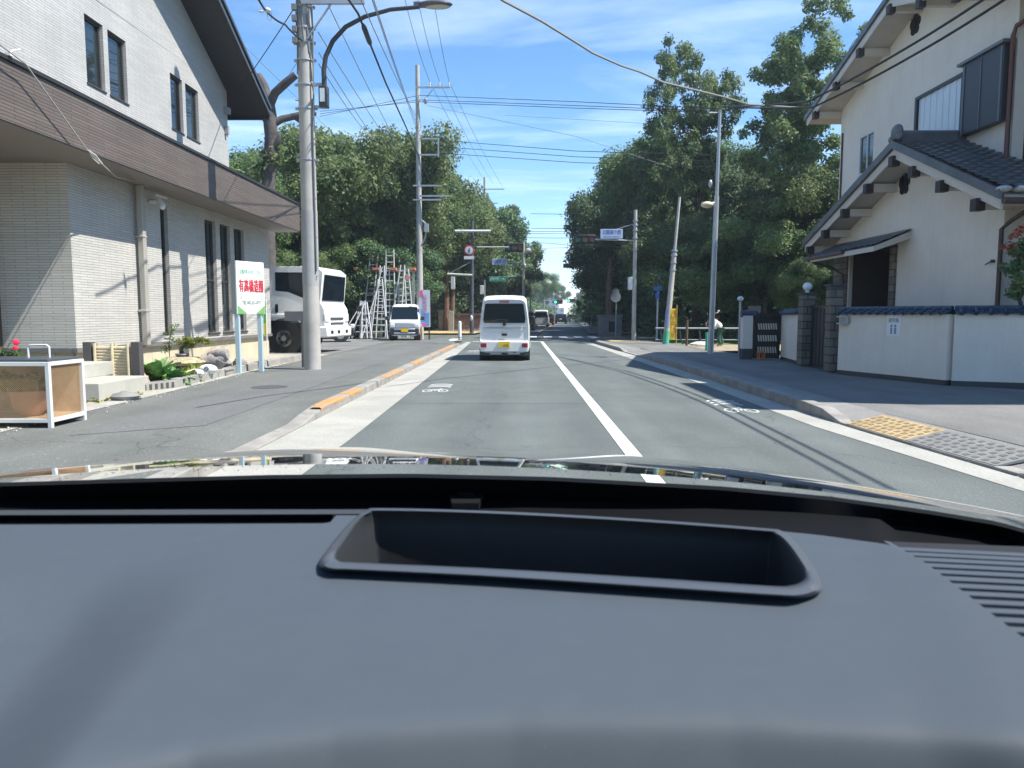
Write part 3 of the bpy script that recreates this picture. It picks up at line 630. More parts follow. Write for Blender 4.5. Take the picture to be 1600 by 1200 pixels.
# roofs
def tiled_slope(mb, x0, x1, ya, za, yb, zb, amp=.035):
    """kawara: columns along x, rows stepping down from (ya,za) ridge to (yb,zb) eave"""
    L = math.hypot(yb - ya, zb - za); rows = int(L / .235); nx = max(2, int((x1 - x0) / .045)); up = Vector((0, -(zb - za), (yb - ya))) / L * (1 if yb > ya else -1)
    P = []
    for r in range(rows):
        for e in (0, 1):
            t = (r + e * .999) / rows; lift = .035 * e
            P.append([Vector((x0 + (x1 - x0) * i / nx, ya + (yb - ya) * t, za + (zb - za) * t)) + up * (lift + amp * (.5 + .5 * math.sin(2 * math.pi * (x1 - x0) * i / nx / .27))) for i in range(nx + 1)])
    for a, b in zip(P, P[1:]):
        for i in range(nx): mb.face([a[i], a[i + 1], b[i + 1], b[i]])
lower = MB(); tiled_slope(lower, 7.98, 9.4, LR, LRz + .30, 12.65, 3.20 + .22); tiled_slope(lower, 7.98, 9.4, LR, LRz + .30, 21.3, 3.20 + .22)
ro = lower.build('lower_roof', KAW, RH, smooth=40)
mb = MB()
for a, b, za, zb in ((LR, 12.7, LRz, 3.12), (LR, 21.25, LRz, 3.12)):
    mb.add([(8.0, a, za + .02), (9.4, a, za + .02), (9.4, b, zb + .02), (8.0, b, zb + .02), (8.0, a, za + .28), (9.4, a, za + .28), (9.4, b, zb + .20), (8.0, b, zb + .20)],
           [(0, 1, 2, 3), (4, 7, 6, 5), (0, 3, 7, 4), (1, 5, 6, 2), (0, 4, 5, 1), (3, 2, 6, 7)])
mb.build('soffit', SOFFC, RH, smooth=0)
def rake(parent, x, pts, h, m, name, t=.04, dz=0):
    mb = MB()
    for (a, za), (b, zb) in zip(pts, pts[1:]):
        mb.add([(x - t, a, za + dz), (x, a, za + dz), (x, b, zb + dz), (x - t, b, zb + dz), (x - t, a, za + h + dz), (x, a, za + h + dz), (x, b, zb + h + dz), (x - t, b, zb + h + dz)],
               [(0, 1, 2, 3), (4, 7, 6, 5), (0, 3, 7, 4), (1, 5, 6, 2), (0, 4, 5, 1), (3, 2, 6, 7)])
    return mb.build(name, m, parent, smooth=0)
rake(RH, 7.997, [(12.7, 3.08), (LR, LRz - .04), (21.25, 3.08)], .19, TRIM, 'bargeboard')
rake(RH, 7.95, [(12.66, 3.06), (LR, LRz - .02), (21.3, 3.06)], .16, KAW, 'rake_tile', t=.06, dz=.19)
mb = MB()
for i in range(6):   # pale eave end tiles
    mb.ball((8.0 + i * .27, 12.72, 3.42), .12, .16, .06, 10, 6)
split_build(mb, 'eave_tile', KAWL, RH)
mb = MB(); mb.tube([(7.95, 12.62, 3.22), (9.6, 12.62, 3.2)], .055, 10); mb.tube([(8.55, 12.62, 3.2), (8.5, 13.3, 2.95), (8.5, 13.5, 2.85), (8.5, 13.5, .3)], .04, 8); mb.build('gutter_pipe', BROWNM, RH)
mb = MB(); mb.box(8.02, 9.4, LR - .13, LR + .13, LRz + .27, LRz + .42); mb.cyl((8.0, LR, LRz + .44), (9.4, LR, LRz + .44), .1, n=12); mb.ball((8.0, LR, LRz + .5), .1, .2, .17, 12, 7); mb.ball((7.98, LR - .17, LRz + .38), .07, .1, .08); mb.ball((7.98, LR + .17, LRz + .38), .07, .1, .08); mb.build('ridge_tile', KAW, RH)
pur = MB(); pend = MB()
for y in (13.35, 14.5, 15.55, 16.4, 17.55, 18.75, 19.9, 20.9):
    z = lz(y) - .12; s = .085
    pur.box(8.05, XL, y - s * .8, y + s * .8, z - .06, z + .12); pend.box(7.88, 8.05, y - s, y + s, z - .09, z + .12)
split_build(pur, 'purlin', TRIM, RH, smooth=0); split_build(pend, 'purlin_end', DBRN, RH, smooth=0)
def leaf_vent(c, s, parent):
    mb = MB(); x, y, z = c
    for a, b, r in ((0, 0, .5), (0, .35, .35), (-.35, .1, .32), (.35, .1, .32), (-.2, -.35, .3), (.2, -.35, .3)):
        mb.cyl((x, y + a * s, z + b * s), (x - .02, y + a * s, z + b * s), r * s, n=9)
    for i in range(5): mb.box(x - .03, x - .02, y - .4 * s + i * .2 * s - .015, y - .4 * s + i * .2 * s + .015, z - .5 * s, z + .5 * s)
    mb.build('gable_vent', mat('vent_black', (.012, .012, .012), .6), parent, smooth=0)
p = AX(1413, 287, XL - .01); leaf_vent((XL, p.y, p.z), .36, RH)
p = AX(1430, 38, XU - .01); leaf_vent((XU, p.y, p.z), .36, RH)
# canopy over the porch
mb = MB(); tiled_slope(mb, 0, 1, 0, 0, 1, -.25) if 0 else None
nx = 46
P = []
for r in range(8):
    t = r / 7; P.append([Vector((8.6 - .82 * t, 16.75 + 3.9 * i / nx, 3.22 - .34 * t + .02 * math.sin(2 * math.pi * 3.9 * i / nx / .27) + (.02 if r % 2 else 0))) for i in range(nx + 1)])
for a, b in zip(P, P[1:]):
    for i in range(nx): mb.face([a[i], a[i + 1], b[i + 1], b[i]])
cn = mb.build('canopy', KAW, RH)
mb = MB(); mb.prism([(8.6, 3.02), (8.6, 3.18), (7.8, 2.85), (7.8, 2.74)], 'y', 16.8, 20.6); mb.build('canopy_board', TRIM, cn, smooth=0)
mb = MB(); mb.tube([(7.76, 18.3, 2.84), (7.76, 20.7, 2.84)], .05); mb.tube([(7.76, 20.5, 2.8), (8.3, 20.1, 2.55), (8.5, 20.0, 2.4), (8.5, 20.0, .3)], .035); mb.build('canopy_gutter', BROWNM, cn)
# upper roof
mb = MB()
for a, b, za, zb in ((18.35, 13.4, 8.55, uz(13.4)), (18.35, 23.35, 8.55, uz(23.35))):
    mb.add([(8.7, a, za + .0), (15, a, za), (15, b, zb), (8.7, b, zb), (8.7, a, za + .25), (15, a, za + .25), (15, b, zb + .18), (8.7, b, zb + .18)],
           [(0, 1, 2, 3), (4, 7, 6, 5), (0, 3, 7, 4), (1, 5, 6, 2), (0, 4, 5, 1), (3, 2, 6, 7)])
mb.box(9.6, 15, 9.2, 13.3, 6.45, 9.8)
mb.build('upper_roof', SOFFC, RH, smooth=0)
rake(RH, 8.697, [(13.4, uz(13.4) - .04), (18.35, 8.51), (23.35, uz(23.35) - .04)], .18, TRIM, 'bargeboard')
rake(RH, 8.66, [(13.35, uz(13.4) - .04), (18.35, 8.55), (23.42, uz(23.42) - .04)], .13, KAW, 'rake_tile', t=.06, dz=.18)
tl = MB(); tiled_slope(tl, 8.72, 12, 18.35, 8.85, 23.4, uz(23.4) + .24); tiled_slope(tl, 8.72, 12, 18.35, 8.85, 13.3, uz(13.3) + .24); tl.build('roof_tiles', KAW, RH, smooth=40)
pur = MB(); pend = MB()
for y in (14.2, 15.6, 17.0, 18.35, 19.9, 21.3, 22.7):
    z = uz(y) - .1; s = .085
    pur.box(8.75, XU, y - s * .8, y + s * .8, z - .06, z + .1); pend.box(8.6, 8.75, y - s, y + s, z - .09, z + .11)
split_build(pur, 'purlin', TRIM, RH, smooth=0); split_build(pend, 'purlin_end', DBRN, RH, smooth=0)
mb = MB(); mb.tube([(9.7, 14.4, 7.0), (9.32, 14.72, 6.75), (9.32, 14.80, 6.6), (9.32, 14.80, 3.75), (9.1, 14.6, 3.6)], .045, 10); mb.build('downpipe', mat('pipe_redbrown', (.13, .05, .04), .4), RH)
mb = MB(); mb.tube([(XU - .02, 22.45, 3.2), (XU - .02, 22.45, 6.6)], .03); mb.build('downpipe', BROWNM, RH)
mb = MB(); p = AX(1551, 408, XL - .03); mb.cyl((XL, p.y, p.z), (XL - .06, p.y, p.z), .03); mb.tube([(XL - .05, p.y, p.z), (XL - .05, p.y + .18, p.z - .05)], .012); mb.build('wall_tap', DSTEEL, RH)
# ------------------------------------------------------------------ compound walls
BLUET = mat('blue_glazed_tile', (.032, .055, .09), .3, var=.45, vscale=12)
BASEM = mat('wall_base_dark', (.06, .06, .06), .8, var=.2)
def seg_wall(a, b, z1, name, label, thick=.16, cope=True, ends=0):
    a, b = Vector((*a, 0)), Vector((*b, 0)); d = (b - a); L = d.length; d.normalize(); n = Vector((-d.y, d.x, 0))
    M = Matrix(((d.x, n.x, 0, a.x), (d.y, n.y, 0, a.y), (0, 0, 1, 0), (0, 0, 0, 1)))
    t = thing(name, label, 'wall', (a.x, a.y, .12))
    mb = MB(); mb.box(0, L, -thick / 2, thick / 2, .1, z1 - .11, M); mb.build('wall_panel', STUC, t, smooth=0)
    mb = MB(); mb.box(-.003, L + .003, -thick / 2 - .006, thick / 2 + .006, .1, .22, M); mb.build('base_strip', BASEM, t, smooth=0)
    if cope:
        mb = MB(); k = int(L / .2) or 1
        for i in range(k):
            u0, u1 = L * i / k, L * (i + 1) / k - .008
            for s in (-1, 1):
                mb.add([M @ Vector(v) for v in [(u0, 0, z1), (u1, 0, z1), (u1, s * .15, z1 - .085), (u0, s * .15, z1 - .085), (u0, 0, z1 - .05), (u1, 0, z1 - .05), (u1, s * .15, z1 - .105), (u0, s * .15, z1 - .105)]],
                       [(0, 1, 2, 3), (4, 7, 6, 5), (0, 4, 5, 1), (2, 6, 7, 3), (1, 5, 6, 2), (0, 3, 7, 4)])
            mb.cyl(M @ Vector((u0, 0, z1)), M @ Vector((u1, 0, z1)), .045, n=8)
            for s in (-1, 1): mb.cyl(M @ Vector((u0 + .09, s * .02, z1 - .01)), M @ Vector((u0 + .09, s * .16, z1 - .09)), .04, n=8)
        mb.build('coping', BLUET, t, smooth=40)
    return t, M
W1, M1 = seg_wall((6.60, 15.45), (7.42, 12.98), 1.46, 'garden_wall', 'long cream stucco wall with blue tile coping and a white notice, right')
W2, M2 = seg_wall((7.44, 12.95), (9.6, 12.0), 1.46, 'garden_wall', 'short return of the cream wall at the right edge of the view')
W3, M3 = seg_wall((7.18, 20.45), (6.88, 18.45), 1.46, 'garden_wall', 'narrow cream wall panel between the lattice gate and the dark stone gate pillar')
# notice on wall 1
def on_plane(M, px, py, off=0):
    """point where a sight line meets the street-side face of a wall"""
    n = M.to_3x3() @ Vector((0, 1, 0)); p0 = M @ Vector((0, off, 0)); d = ray(px, py); return O + d * ((p0 - O).dot(n) / d.dot(n))
off = -.08 if (M1.inverted() @ Vector((0, 0, 1))).y < 0 else .08
q0, q1 = on_plane(M1, 1385, 524, off * 1.0), on_plane(M1, 1408, 492, off)
loc0, loc1 = M1.inverted() @ q0, M1.inverted() @ q1; sg = 1 if off > 0 else -1
ns = thing('notice', 'white paper notice with grey print taped to the long cream wall', 'notice', M1 @ Vector((loc0.x, off, loc0.z)))
u0, u1 = sorted((loc0.x, loc1.x)); v0, v1 = sorted((loc0.z, loc1.z))
mb = MB(); a, b = sorted((off + sg * .001, off + sg * .005)); mb.box(u0, u1, a, b, v0, v1, M1); mb.build('sheet', mat('paper', (.78, .79, .8), .7), ns, smooth=0)
rgt = (M1.to_3x3() @ Vector((1, 0, 0))); mid = M1 @ Vector(((u0 + u1) / 2, off + sg * .007, 0))
INK = mat('ink_grey', (.12, .15, .2), .8)
text('lettering', '通学路', (v1 - v0) * .24, INK, mid + Vector((0, 0, v1 - (v1 - v0) * .28)), rgt * (1 if rgt.y < 0 else -1), (0, 0, 1), ns, .0005, width=(u1 - u0) * .75)
mb = MB(); a, b = sorted((off + sg * .006, off + sg * .009)); w = u1 - u0
for k in range(2):
    cu = u0 + w * (.36 + .28 * k); mb.box(cu - w * .07, cu + w * .07, a, b, v0 + .03, v0 + (v1 - v0) * .38, M1); c0 = M1 @ Vector((cu, a, v0 + (v1 - v0) * .47)); c1 = M1 @ Vector((cu, b, v0 + (v1 - v0) * .47)); mb.cyl(c0, c1, w * .08, n=12)
mb.build('figure_print', mat('print_blue', (.22, .3, .42), .7), ns, smooth=0)
# gate pillars, door, lamp
def pillar(x, y, w, z1, label, lamp=False, m=None):
    t = thing('gate_pillar', label, 'pillar', (x, y, .1))
    mb = MB(); mb.box(x - w / 2, x + w / 2, y - w / 2, y + w / 2, .1, z1); mb.build('shaft', m or STONE, t, smooth=0, bevel=.01)
    mb = MB(); mb.box(x - w / 2 - .03, x + w / 2 + .03, y - w / 2 - .03, y + w / 2 + .03, z1 + .002, z1 + .06); mb.build('cap', BASEM, t, smooth=0, bevel=.01)
    if lamp:
        mb = MB(); mb.cyl((x, y, z1 + .06), (x, y, z1 + .12), .05, n=12); mb.ball((x, y, z1 + .2), .11, .11, .1, 16, 10); mb.build('globe_lamp', mat('opal_glass', (.75, .8, .85), .15), t)
pillar(6.74, 17.75, .30, 1.80, 'dark stone gate pillar topped by a white globe lamp', True)
pillar(6.55, 15.75, .26, 1.92, 'dark stone gate pillar joined to the long cream wall')
gt = thing('entrance_gate', 'dark metal entrance gate between the two stone pillars', 'gate', (6.8, 16.8, .12))
mb = MB()
for i in range(9): mb.box(6.80 + .0, 6.83, 15.9 + i * .2, 16.07 + i * .2, .16, 1.5)
mb.build('gate_leaf', mat('gate_dark', (.025, .028, .032), .5), gt, smooth=0)
mb = MB(); mb.box(6.78, 6.85, 15.9, 17.6, 1.51, 1.57); mb.box(6.78, 6.85, 15.9, 17.6, .12, .155); mb.cyl((6.77, 16.75, .9), (6.77, 16.75, 1.1), .02); mb.build('gate_rail', DSTEEL, gt, smooth=0)
mb = MB(); p = on_plane(M1, 1322, 505, off)
t = thing('mailbox', 'small grey mail slot bracket beside the right gate pillar', 'mailbox', p)
mb.box(p.x - .13, p.x - .02, p.y - .12, p.y + .16, p.z - .02, p.z + .01); mb.box(p.x - .13, p.x - .02, p.y - .12, p.y + .16, p.z + .11, p.z + .14); mb.box(p.x - .06, p.x - .0, p.y - .12, p.y + .16, p.z + .012, p.z + .108); mb.build('slot', STEEL, t, smooth=0)
# gate; slanted cream bars stand in for sunlit slots
t = thing('gate_post', 'cream gate post with blue tile cap left of the lattice gate', 'post', (6.2, 20.6, .1))
mb = MB(); mb.box(6.08, 6.34, 20.5, 20.75, .1, 1.32); mb.build('shaft', STUC, t, smooth=0); mb = MB(); mb.box(6.07, 6.35, 20.49, 20.76, .1, .42); mb.build('base', BASEM, t, smooth=0)
mb = MB(); mb.cyl((6.05, 20.62, 1.37), (6.40, 20.62, 1.37), .1, n=14); mb.ball((6.42, 20.6, 1.36), .12, .13, .12); mb.build('tile_cap', BLUET, t)
t = thing('lattice_gate', 'dark brown gate with three rows of slanted cream bars painted as sunlit slots', 'gate', (6.75, 20.65, .1))
mb = MB()
for z in (.16, .47, .80, 1.10, 1.28): mb.box(6.4, 7.12, 20.6, 20.66, z, z + .12)
mb.box(6.4, 6.47, 20.595, 20.665, .15, 1.42); mb.box(7.05, 7.12, 20.595, 20.665, .15, 1.42); mb.build('frame', DBRN, t, smooth=0)
mb = MB(); mb.box(6.47, 7.05, 20.64, 20.655, .2, 1.3); mb.build('back_panel', BLACK, t, smooth=0)
mb = MB()
for r in range(3):
    for i in range(8):
        x = 6.5 + i * .067; z = .30 + r * .32
        mb.prism([(x, z + .17), (x + .035, z + .17), (x + .06, z), (x + .025, z)], 'y', 20.57, 20.6)
split_build(mb, 'slat', mat('lit_slot_cream', (.66, .62, .52), .6), t, smooth=0)
# ------------------------------------------------------------------ foliage
random.seed(101)
LEAF = leaf_mat('leaf_green', (.078, .135, .060), (.185, .255, .098))
LEAFD = leaf_mat('leaf_deep', (.064, .120, .060), (.145, .210, .090), .3)
LEAFP = leaf_mat('leaf_pale', (.098, .160, .066), (.220, .290, .115), .4)
LEAFY = leaf_mat('leaf_yellow', (.14, .2, .03), (.28, .32, .05), .4)
BARK = mat('bark', (.075, .06, .048), .9, var=.3, vscale=6, bump=.8, bscale=30)
BARKR = mat('bark_reddish', (.17, .10, .065), .9, var=.3, vscale=6, bump=.8, bscale=30)
def leaves_mesh(name, centers, radii, n_per, size, rng, flat=.75, upbias=.5, mats=None, hue_c=None, elong=1.7):
    """every leaf is a bent four-point blade; clump = shell-biased ellipsoid of leaves"""
    K = len(centers); n = np.asarray(n_per) if np.ndim(n_per) else np.full(K, n_per)
    idx = np.repeat(np.arange(K), n); T = len(idx)
    d = rng.normal(size=(T, 3)); d /= np.linalg.norm(d, axis=1, keepdims=True)
    rr = rng.random(T) ** .42
    c = np.asarray(centers)[idx]; r = np.asarray(radii)[idx]
    pos = c + d * rr[:, None] * r[:, None] * np.array([1, 1, flat])
    pos += rng.normal(size=(T, 3)) * r[:, None] * .1
    nrm = d * (1 - upbias) + np.array([0, 0, 1]) * upbias + rng.normal(size=(T, 3)) * .45
    nrm /= np.linalg.norm(nrm, axis=1, keepdims=True)
    a = np.cross(nrm, rng.normal(size=(T, 3))); a /= np.linalg.norm(a, axis=1, keepdims=True); b = np.cross(nrm, a)
    s = size * (.6 + .8 * rng.random(T))[:, None]
    v = np.stack([pos - a * s * elong * .5, pos - b * s * .5 + nrm * s * .12, pos + a * s * elong * .5 - nrm * s * .15, pos + b * s * .5 + nrm * s * .12], 1).reshape(-1, 3)
    me = bpy.data.meshes.new(name); me.vertices.add(4 * T); me.vertices.foreach_set('co', v.astype(np.float32).ravel())
    me.loops.add(4 * T); me.loops.foreach_set('vertex_index', np.arange(4 * T, dtype=np.int32)); me.polygons.add(T)
    me.polygons.foreach_set('loop_start', np.arange(0, 4 * T, 4, dtype=np.int32)); me.update(calc_edges=True)
    at = me.attributes.new('hue', 'FLOAT', 'FACE'); hc = rng.random(K) if hue_c is None else hue_c
    at.data.foreach_set('value', np.clip(hc[idx] * .6 + rng.random(T) * .4, 0, 1).astype(np.float32))
    me.materials.append(mats or LEAF); me.validate(); return me
def tree_template(seed, H=10., cr=(3.6, 3.2), cz=.62, K=90, per=270, size=.2, clump=(.55, 1.15), low=.2, airy=False, lm=None, bark=None, trunk_r=.22, taper_top=.0):
    """meshes (crown, trunk): limbs run from the trunk to every clump"""
    rng = np.random.default_rng(seed); rnd = random.Random(seed); cs = []; rs = []
    tries = 0
    lobes = [(rng.normal(size=3) * np.array([.45, .45, .35]), .55 + .3 * rng.random()) for _ in range(6)] + [(np.zeros(3), .78)]
    while len(cs) < K and tries < 6000:
        tries += 1
        c, r = lobes[rng.integers(len(lobes))]; d = rng.normal(size=3); d /= np.linalg.norm(d)
        u = c + d * r * (rng.random() ** (.25 if not airy else .4)); 
        p = np.array([u[0] * cr[0], u[1] * cr[0], H * cz + u[2] * cr[1]])
        if p[2] < H * low or p[2] > H * .97: continue
        f = 1 - taper_top * max(0, (p[2] / H - cz)) / (1 - cz); p[0] *= f; p[1] *= f
        q = clump[0] + (clump[1] - clump[0]) * rng.random()
        if airy and any(np.linalg.norm(p - o) < q * .75 for o in cs): continue
        cs.append(p); rs.append(q)
    cs = np.array(cs); rs = np.array(rs)
    n = (per * (rs / rs.mean()) ** 2).astype(int)
    crown = leaves_mesh('crown', cs, rs, n, size, rng, mats=lm or LEAF)
    mb = MB(); k = 9; bend = [Vector((rnd.gauss(0, .12) * i / k * 3, rnd.gauss(0, .12) * i / k * 3, H * .86 * i / (k - 1))) for i in range(k)]
    mb.tube([(b.x, b.y, b.z) for b in bend], [trunk_r * (1.25 if i == 0 else 1) * (1 - .85 * i / (k - 1)) for i in range(k)], 8)
    nodes = [(b, .10 * (1 - .7 * i / (k - 1)) + .02, 0) for i, b in enumerate(bend) if b.z > H * .2]
    order = np.argsort(np.hypot(cs[:, 0], cs[:, 1]) + .25 * np.abs(cs[:, 2] - H * .45))
    for j in order:
        e = Vector(cs[j]); best = None
        for b, w, dep in nodes:
            dz_ = e.z - b.z; d = (e - b).length * (1 if dz_ > -.2 else 1.8) + dep * .35
            if best is None or d < best[0]: best = (d, b, w, dep)
        _, b, w, dep = best; w2 = max(.012, w * .62); L_ = (e - b).length
        m = b.lerp(e, .45) + Vector((rnd.gauss(0, .1), rnd.gauss(0, .1), rnd.uniform(-.02, .14))) * L_
        mb.tube([b, b.lerp(m, .5) + Vector((rnd.gauss(0, .05), rnd.gauss(0, .05), 0)) * L_, m, e], [w * .75, w2 * 1.15, w2, w2 * .6], 6)
        nodes.append((e, w2 * .7, dep + 1))
        for q in range(3):
            d = Vector((rnd.gauss(0, 1), rnd.gauss(0, 1), rnd.uniform(0, 1))).normalized() * rs[j] * .9; mb.tube([e, e + d * .5 + Vector((0, 0, .05)), e + d], [w2 * .5, w2 * .35, .006], 4)
    o = mb.build('trunk', bark or BARK, None, smooth=60, recalc=False); tr = o.data; bpy.data.objects.remove(o)
    return crown, tr, H
TT = {'broad': tree_template(11, 10, (3.9, 3.3), .60, 150, 640, .095, (.55, 1.2), .16),
      'broad2': tree_template(12, 10, (3.4, 3.6), .58, 150, 640, .095, (.5, 1.1), .12, lm=LEAFD),
      'round': tree_template(13, 8, (3.6, 2.9), .58, 140, 640, .088, (.5, 1.05), .12, lm=LEAFP),
      'airy': tree_template(14, 14, (2.7, 4.6), .64, 175, 250, .085, (.26, .62), .22, True, lm=LEAF, trunk_r=.2),
      'airy2': tree_template(15, 14, (2.9, 4.4), .66, 170, 250, .09, (.26, .62), .25, True, lm=LEAFP, trunk_r=.22),
      'cone': tree_template(16, 10, (2.2, 4.2), .52, 120, 520, .09, (.4, .8), .08, lm=LEAFD, taper_top=.7)}
def tree(kind, x, y, h, w=1.0, label='', group=None, rz=None, name='tree', bark=None, z=0.0):
    cr, tr, H0 = TT[kind]; s = h / H0
    t = thing(name, label, 'tree', (x, y, z), group); t.scale = (s * w, s * w, s); t.rotation_euler.z = random.uniform(0, 6.28) if rz is None else rz
    mesh_obj('trunk', tr, t); mesh_obj('crown', cr, t); return t
def tree_px(kind, px, y, top, w, label, group=None, name='tree', **k):
    p = AY(px, top, y); return tree(kind, p.x, y, p.z, w, label, group, name=name, **k)
GL, GR = 'trees behind the parking lot', 'trees of the wood on the right'
LTREES = [('broad', 345, 33, 225, .9, 'leafy tree just beyond the far corner of the tiled building, behind its eave'),
          ('broad2', 418, 44, 222, .95, 'dark green tree directly behind the bare pollarded trunk'),
          ('broad', 500, 49, 226, .95, 'tall broad tree rising behind the thick concrete utility pole'),
          ('round', 560, 45, 218, .85, 'rounded lighter tree standing over the ladder rack'),
          ('broad', 620, 53, 240, .95, 'wide tree behind the second utility pole, left of its shaft'),
          ('round', 668, 60, 262, .8, 'rounded tree immediately right of the second utility pole'),
          ('broad2', 722, 68, 262, .95, 'dark tree behind the round red-ringed sign'),
          ('airy2', 752, 78, 286, .8, 'loose open-crowned tree around the third utility pole'),
          ('cone', 797, 76, 304, 1.0, 'pointed dark conifer-like tree above the left traffic signal'),
          ('broad', 765, 74, 360, .8, 'low spreading tree behind the green direction sign')]
for k_, px, y, top, w, lab in LTREES: tree_px(k_, px, y, top, w, lab, GL)
LOWL = [('round', 385, 35, 392, 1.0, 'low bright bushy tree behind the truck cab, left'), ('round', 455, 38, 385, 1.0, 'low bright bushy tree behind the truck cab, right'),
        ('broad2', 530, 43, 330, 1.1, 'low dark tree filling the gap behind the small dark van'), ('broad2', 600, 46, 335, 1.0, 'low dark tree right behind the leaning ladders'),
        ('broad', 655, 66, 360, .9, 'low tree over the stone gate pier on the left'), ('broad2', 712, 74, 385, 1.0, 'low dark tree over the brown fence')]
for k_, px, y, top, w, lab in LOWL: tree_px(k_, px, y, top, w, lab, GL)
ORD = ['nearest', 'second nearest', 'third', 'fourth', 'fifth', 'sixth', 'seventh', 'eighth', 'farthest']
# avenue beyond the crossing, both sides of the bent road
for i, y in enumerate((76, 90, 106, 124, 146, 172, 205, 245, 300)):
    h = [14, 12.5, 12, 11.5, 11.5, 12, 12.5, 13, 14][i]
    tree(['broad', 'broad2', 'round'][i % 3], -3.0 + rx(y) - 6.0 - (i == 0) * .8, y, h, .82, ORD[i] + ' tree of the receding row on the left of the far road', 'row of trees left of the far road')
for i, y in enumerate((62, 76, 92, 110, 132, 160, 195, 240, 300)):
    h = [15, 14, 13, 12, 12, 12, 12, 13, 14][i]
    tree(['broad2', 'broad', 'broad2'][i % 3], 4.6 + rx(y) + 7.0, y, h, .9, ORD[i] + ' tree of the receding row on the right of the far road', 'row of trees right of the far road')
RTREES = [('broad2', 1002, 54, 186, .66, 'dense dark tree with a rounded top at the left end of the right wood'),
          ('airy', 1095, 41, 32, .74, 'tall airy tree whose crown stands behind the slim steel lamp pole'),
          ('airy2', 1242, 37, 2, .86, 'tallest airy tree, its open crown beside the right house eave'),
          ('broad', 1060, 50, 200, .95, 'mid green tree under the tall airy crowns'),
          ('broad2', 1140, 47, 215, 1.0, 'dark broad tree right of the slim steel lamp pole'),
          ('round', 1195, 40, 330, 1.1, 'pale green rounded tree left of the right house'),
          ('round', 1290, 36, 255, .8, 'light tree close against the corner of the right house'),
          ('broad2', 1010, 60, 300, 1.0, 'dark tree behind the right traffic signal pole'),
          ('round', 1115, 38, 345, 1.15, 'low pale leafy tree directly behind the lamp head'),
          ('broad', 1255, 34, 395, 1.0, 'low leafy tree behind the gate lamps'),
          ('broad2', 1045, 54, 370, .9, 'low dark tree behind the leaning pole'),
          ('broad2', 962, 72, 300, .62, 'dark tree overhanging the far road from the right')]
for k_, px, y, top, w, lab in RTREES: tree_px(k_, px, y, top, w, lab, GR)
for i, (px, y, top) in enumerate([(1030, 75, 250), (1100, 70, 240), (1180, 62, 240), (1280, 58, 260), (1380, 60, 260)]): tree_px(['broad2', 'broad'][i % 2], px, y, top, 1.2, 'dark tree deep inside the right wood', 'trees deep in the right wood')
for i, (px, y, top) in enumerate([(300, 60, 240), (400, 68, 245), (500, 72, 250), (590, 76, 260), (660, 82, 280)]): tree_px(['broad2', 'broad'][i % 2], px, y, top, 1.2, 'dark tree in the second rank beyond the parking lot', 'second rank of trees on the left')
# undergrowth (stuff)
def thicket(name, label, pts, h, r, per, size, seed, m, depth=3):
    rng = np.random.default_rng(seed); cs = []; rs = []
    for (x0, y0), (x1, y1) in zip(pts, pts[1:]):
        L = math.hypot(x1 - x0, y1 - y0); n = max(1, int(L / (r * .55)))
        for i in range(n):
            t = (i + rng.random()) / n
            for k in range(depth):
                cs.append((x0 + (x1 - x0) * t + rng.normal() * r * .8, y0 + (y1 - y0) * t + rng.normal() * r * .8, rng.random() * h)); rs.append(r * (.6 + .6 * rng.random()))
    o = mesh_obj(name, leaves_mesh(name, np.array(cs), np.array(rs), per, size, rng, mats=m)); tag(o, label, 'shrubs', kind='stuff'); return o
thicket('undergrowth', 'dark undergrowth below the trees beyond the parking lot', [(-38, 42), (-14, 47), (-9.5, 59), (-8, 66)], 3.5, 1.4, 240, .2, 1, LEAFD)
thicket('undergrowth', 'dark undergrowth along the left side of the far road', [(-8, 66), (-8 + rx(120) * .9, 120), (-7.5 + rx(300), 300)], 3.2, 2.0, 150, .3, 2, LEAFD)
thicket('undergrowth', 'dark undergrowth along the right side of the far road', [(9.5 + 0, 52), (9.2 + rx(120), 120), (9 + rx(300), 300)], 3.4, 2.0, 150, .3, 3, LEAFD)
thicket('undergrowth', 'dark undergrowth under the right wood behind the lawn', [(8.5, 47.5), (16, 42), (30, 40)], 3.4, 1.5, 240, .2, 4, LEAFD)
thicket('hedge', 'bright low leaves at the back edge of the lawn', [(8.0, 39.5), (20, 38)], .7, .6, 160, .12, 5, LEAFP, 1)
# bare pollarded tree between the building and the lot
def px_branch(mb, pts, y, rs):
    P = [AY(a, b, y + d) for a, b, d in pts]; mb.tube(P, rs, 9)
mb = MB(); Y = 27.5
px_branch(mb, [(424, 560, 0), (420, 420, 0), (417, 330, 0), (421, 270, 0), (424, 215, 0), (422, 185, 0), (420, 160, 0), (413, 135, .1), (404, 118, .2)], Y, [.34, .28, .25, .24, .23, .25, .2, .15, .14])
px_branch(mb, [(421, 165, 0), (430, 145, -.1), (446, 130, -.2), (462, 117, -.2)], Y, [.17, .15, .15, .13])
px_branch(mb, [(424, 195, 0), (440, 186, .1), (458, 182, .2), (480, 176, .2), (494, 178, .2)], Y, [.15, .13, .12, .11, .07])
px_branch(mb, [(458, 182, .2), (468, 190, .2), (476, 197, .1)], Y, [.08, .06, .05])
px_branch(mb, [(421, 195, 0), (408, 180, -.2), (392, 168, -.3), (384, 172, -.4)], Y, [.12, .08, .05, .03])
px_branch(mb, [(424, 232, 0), (434, 222, -.1), (437, 212, -.1)], Y, [.14, .1, .07])
tt = thing('bare_tree', 'bare pollarded tree with cut stubs against the sky behind the tiled building', 'tree', AY(424, 560, Y))
mb.build('trunk', mat('bark_grey', (.085, .075, .07), .9, var=.35, vscale=5, bump=1, bscale=22), tt, smooth=60)
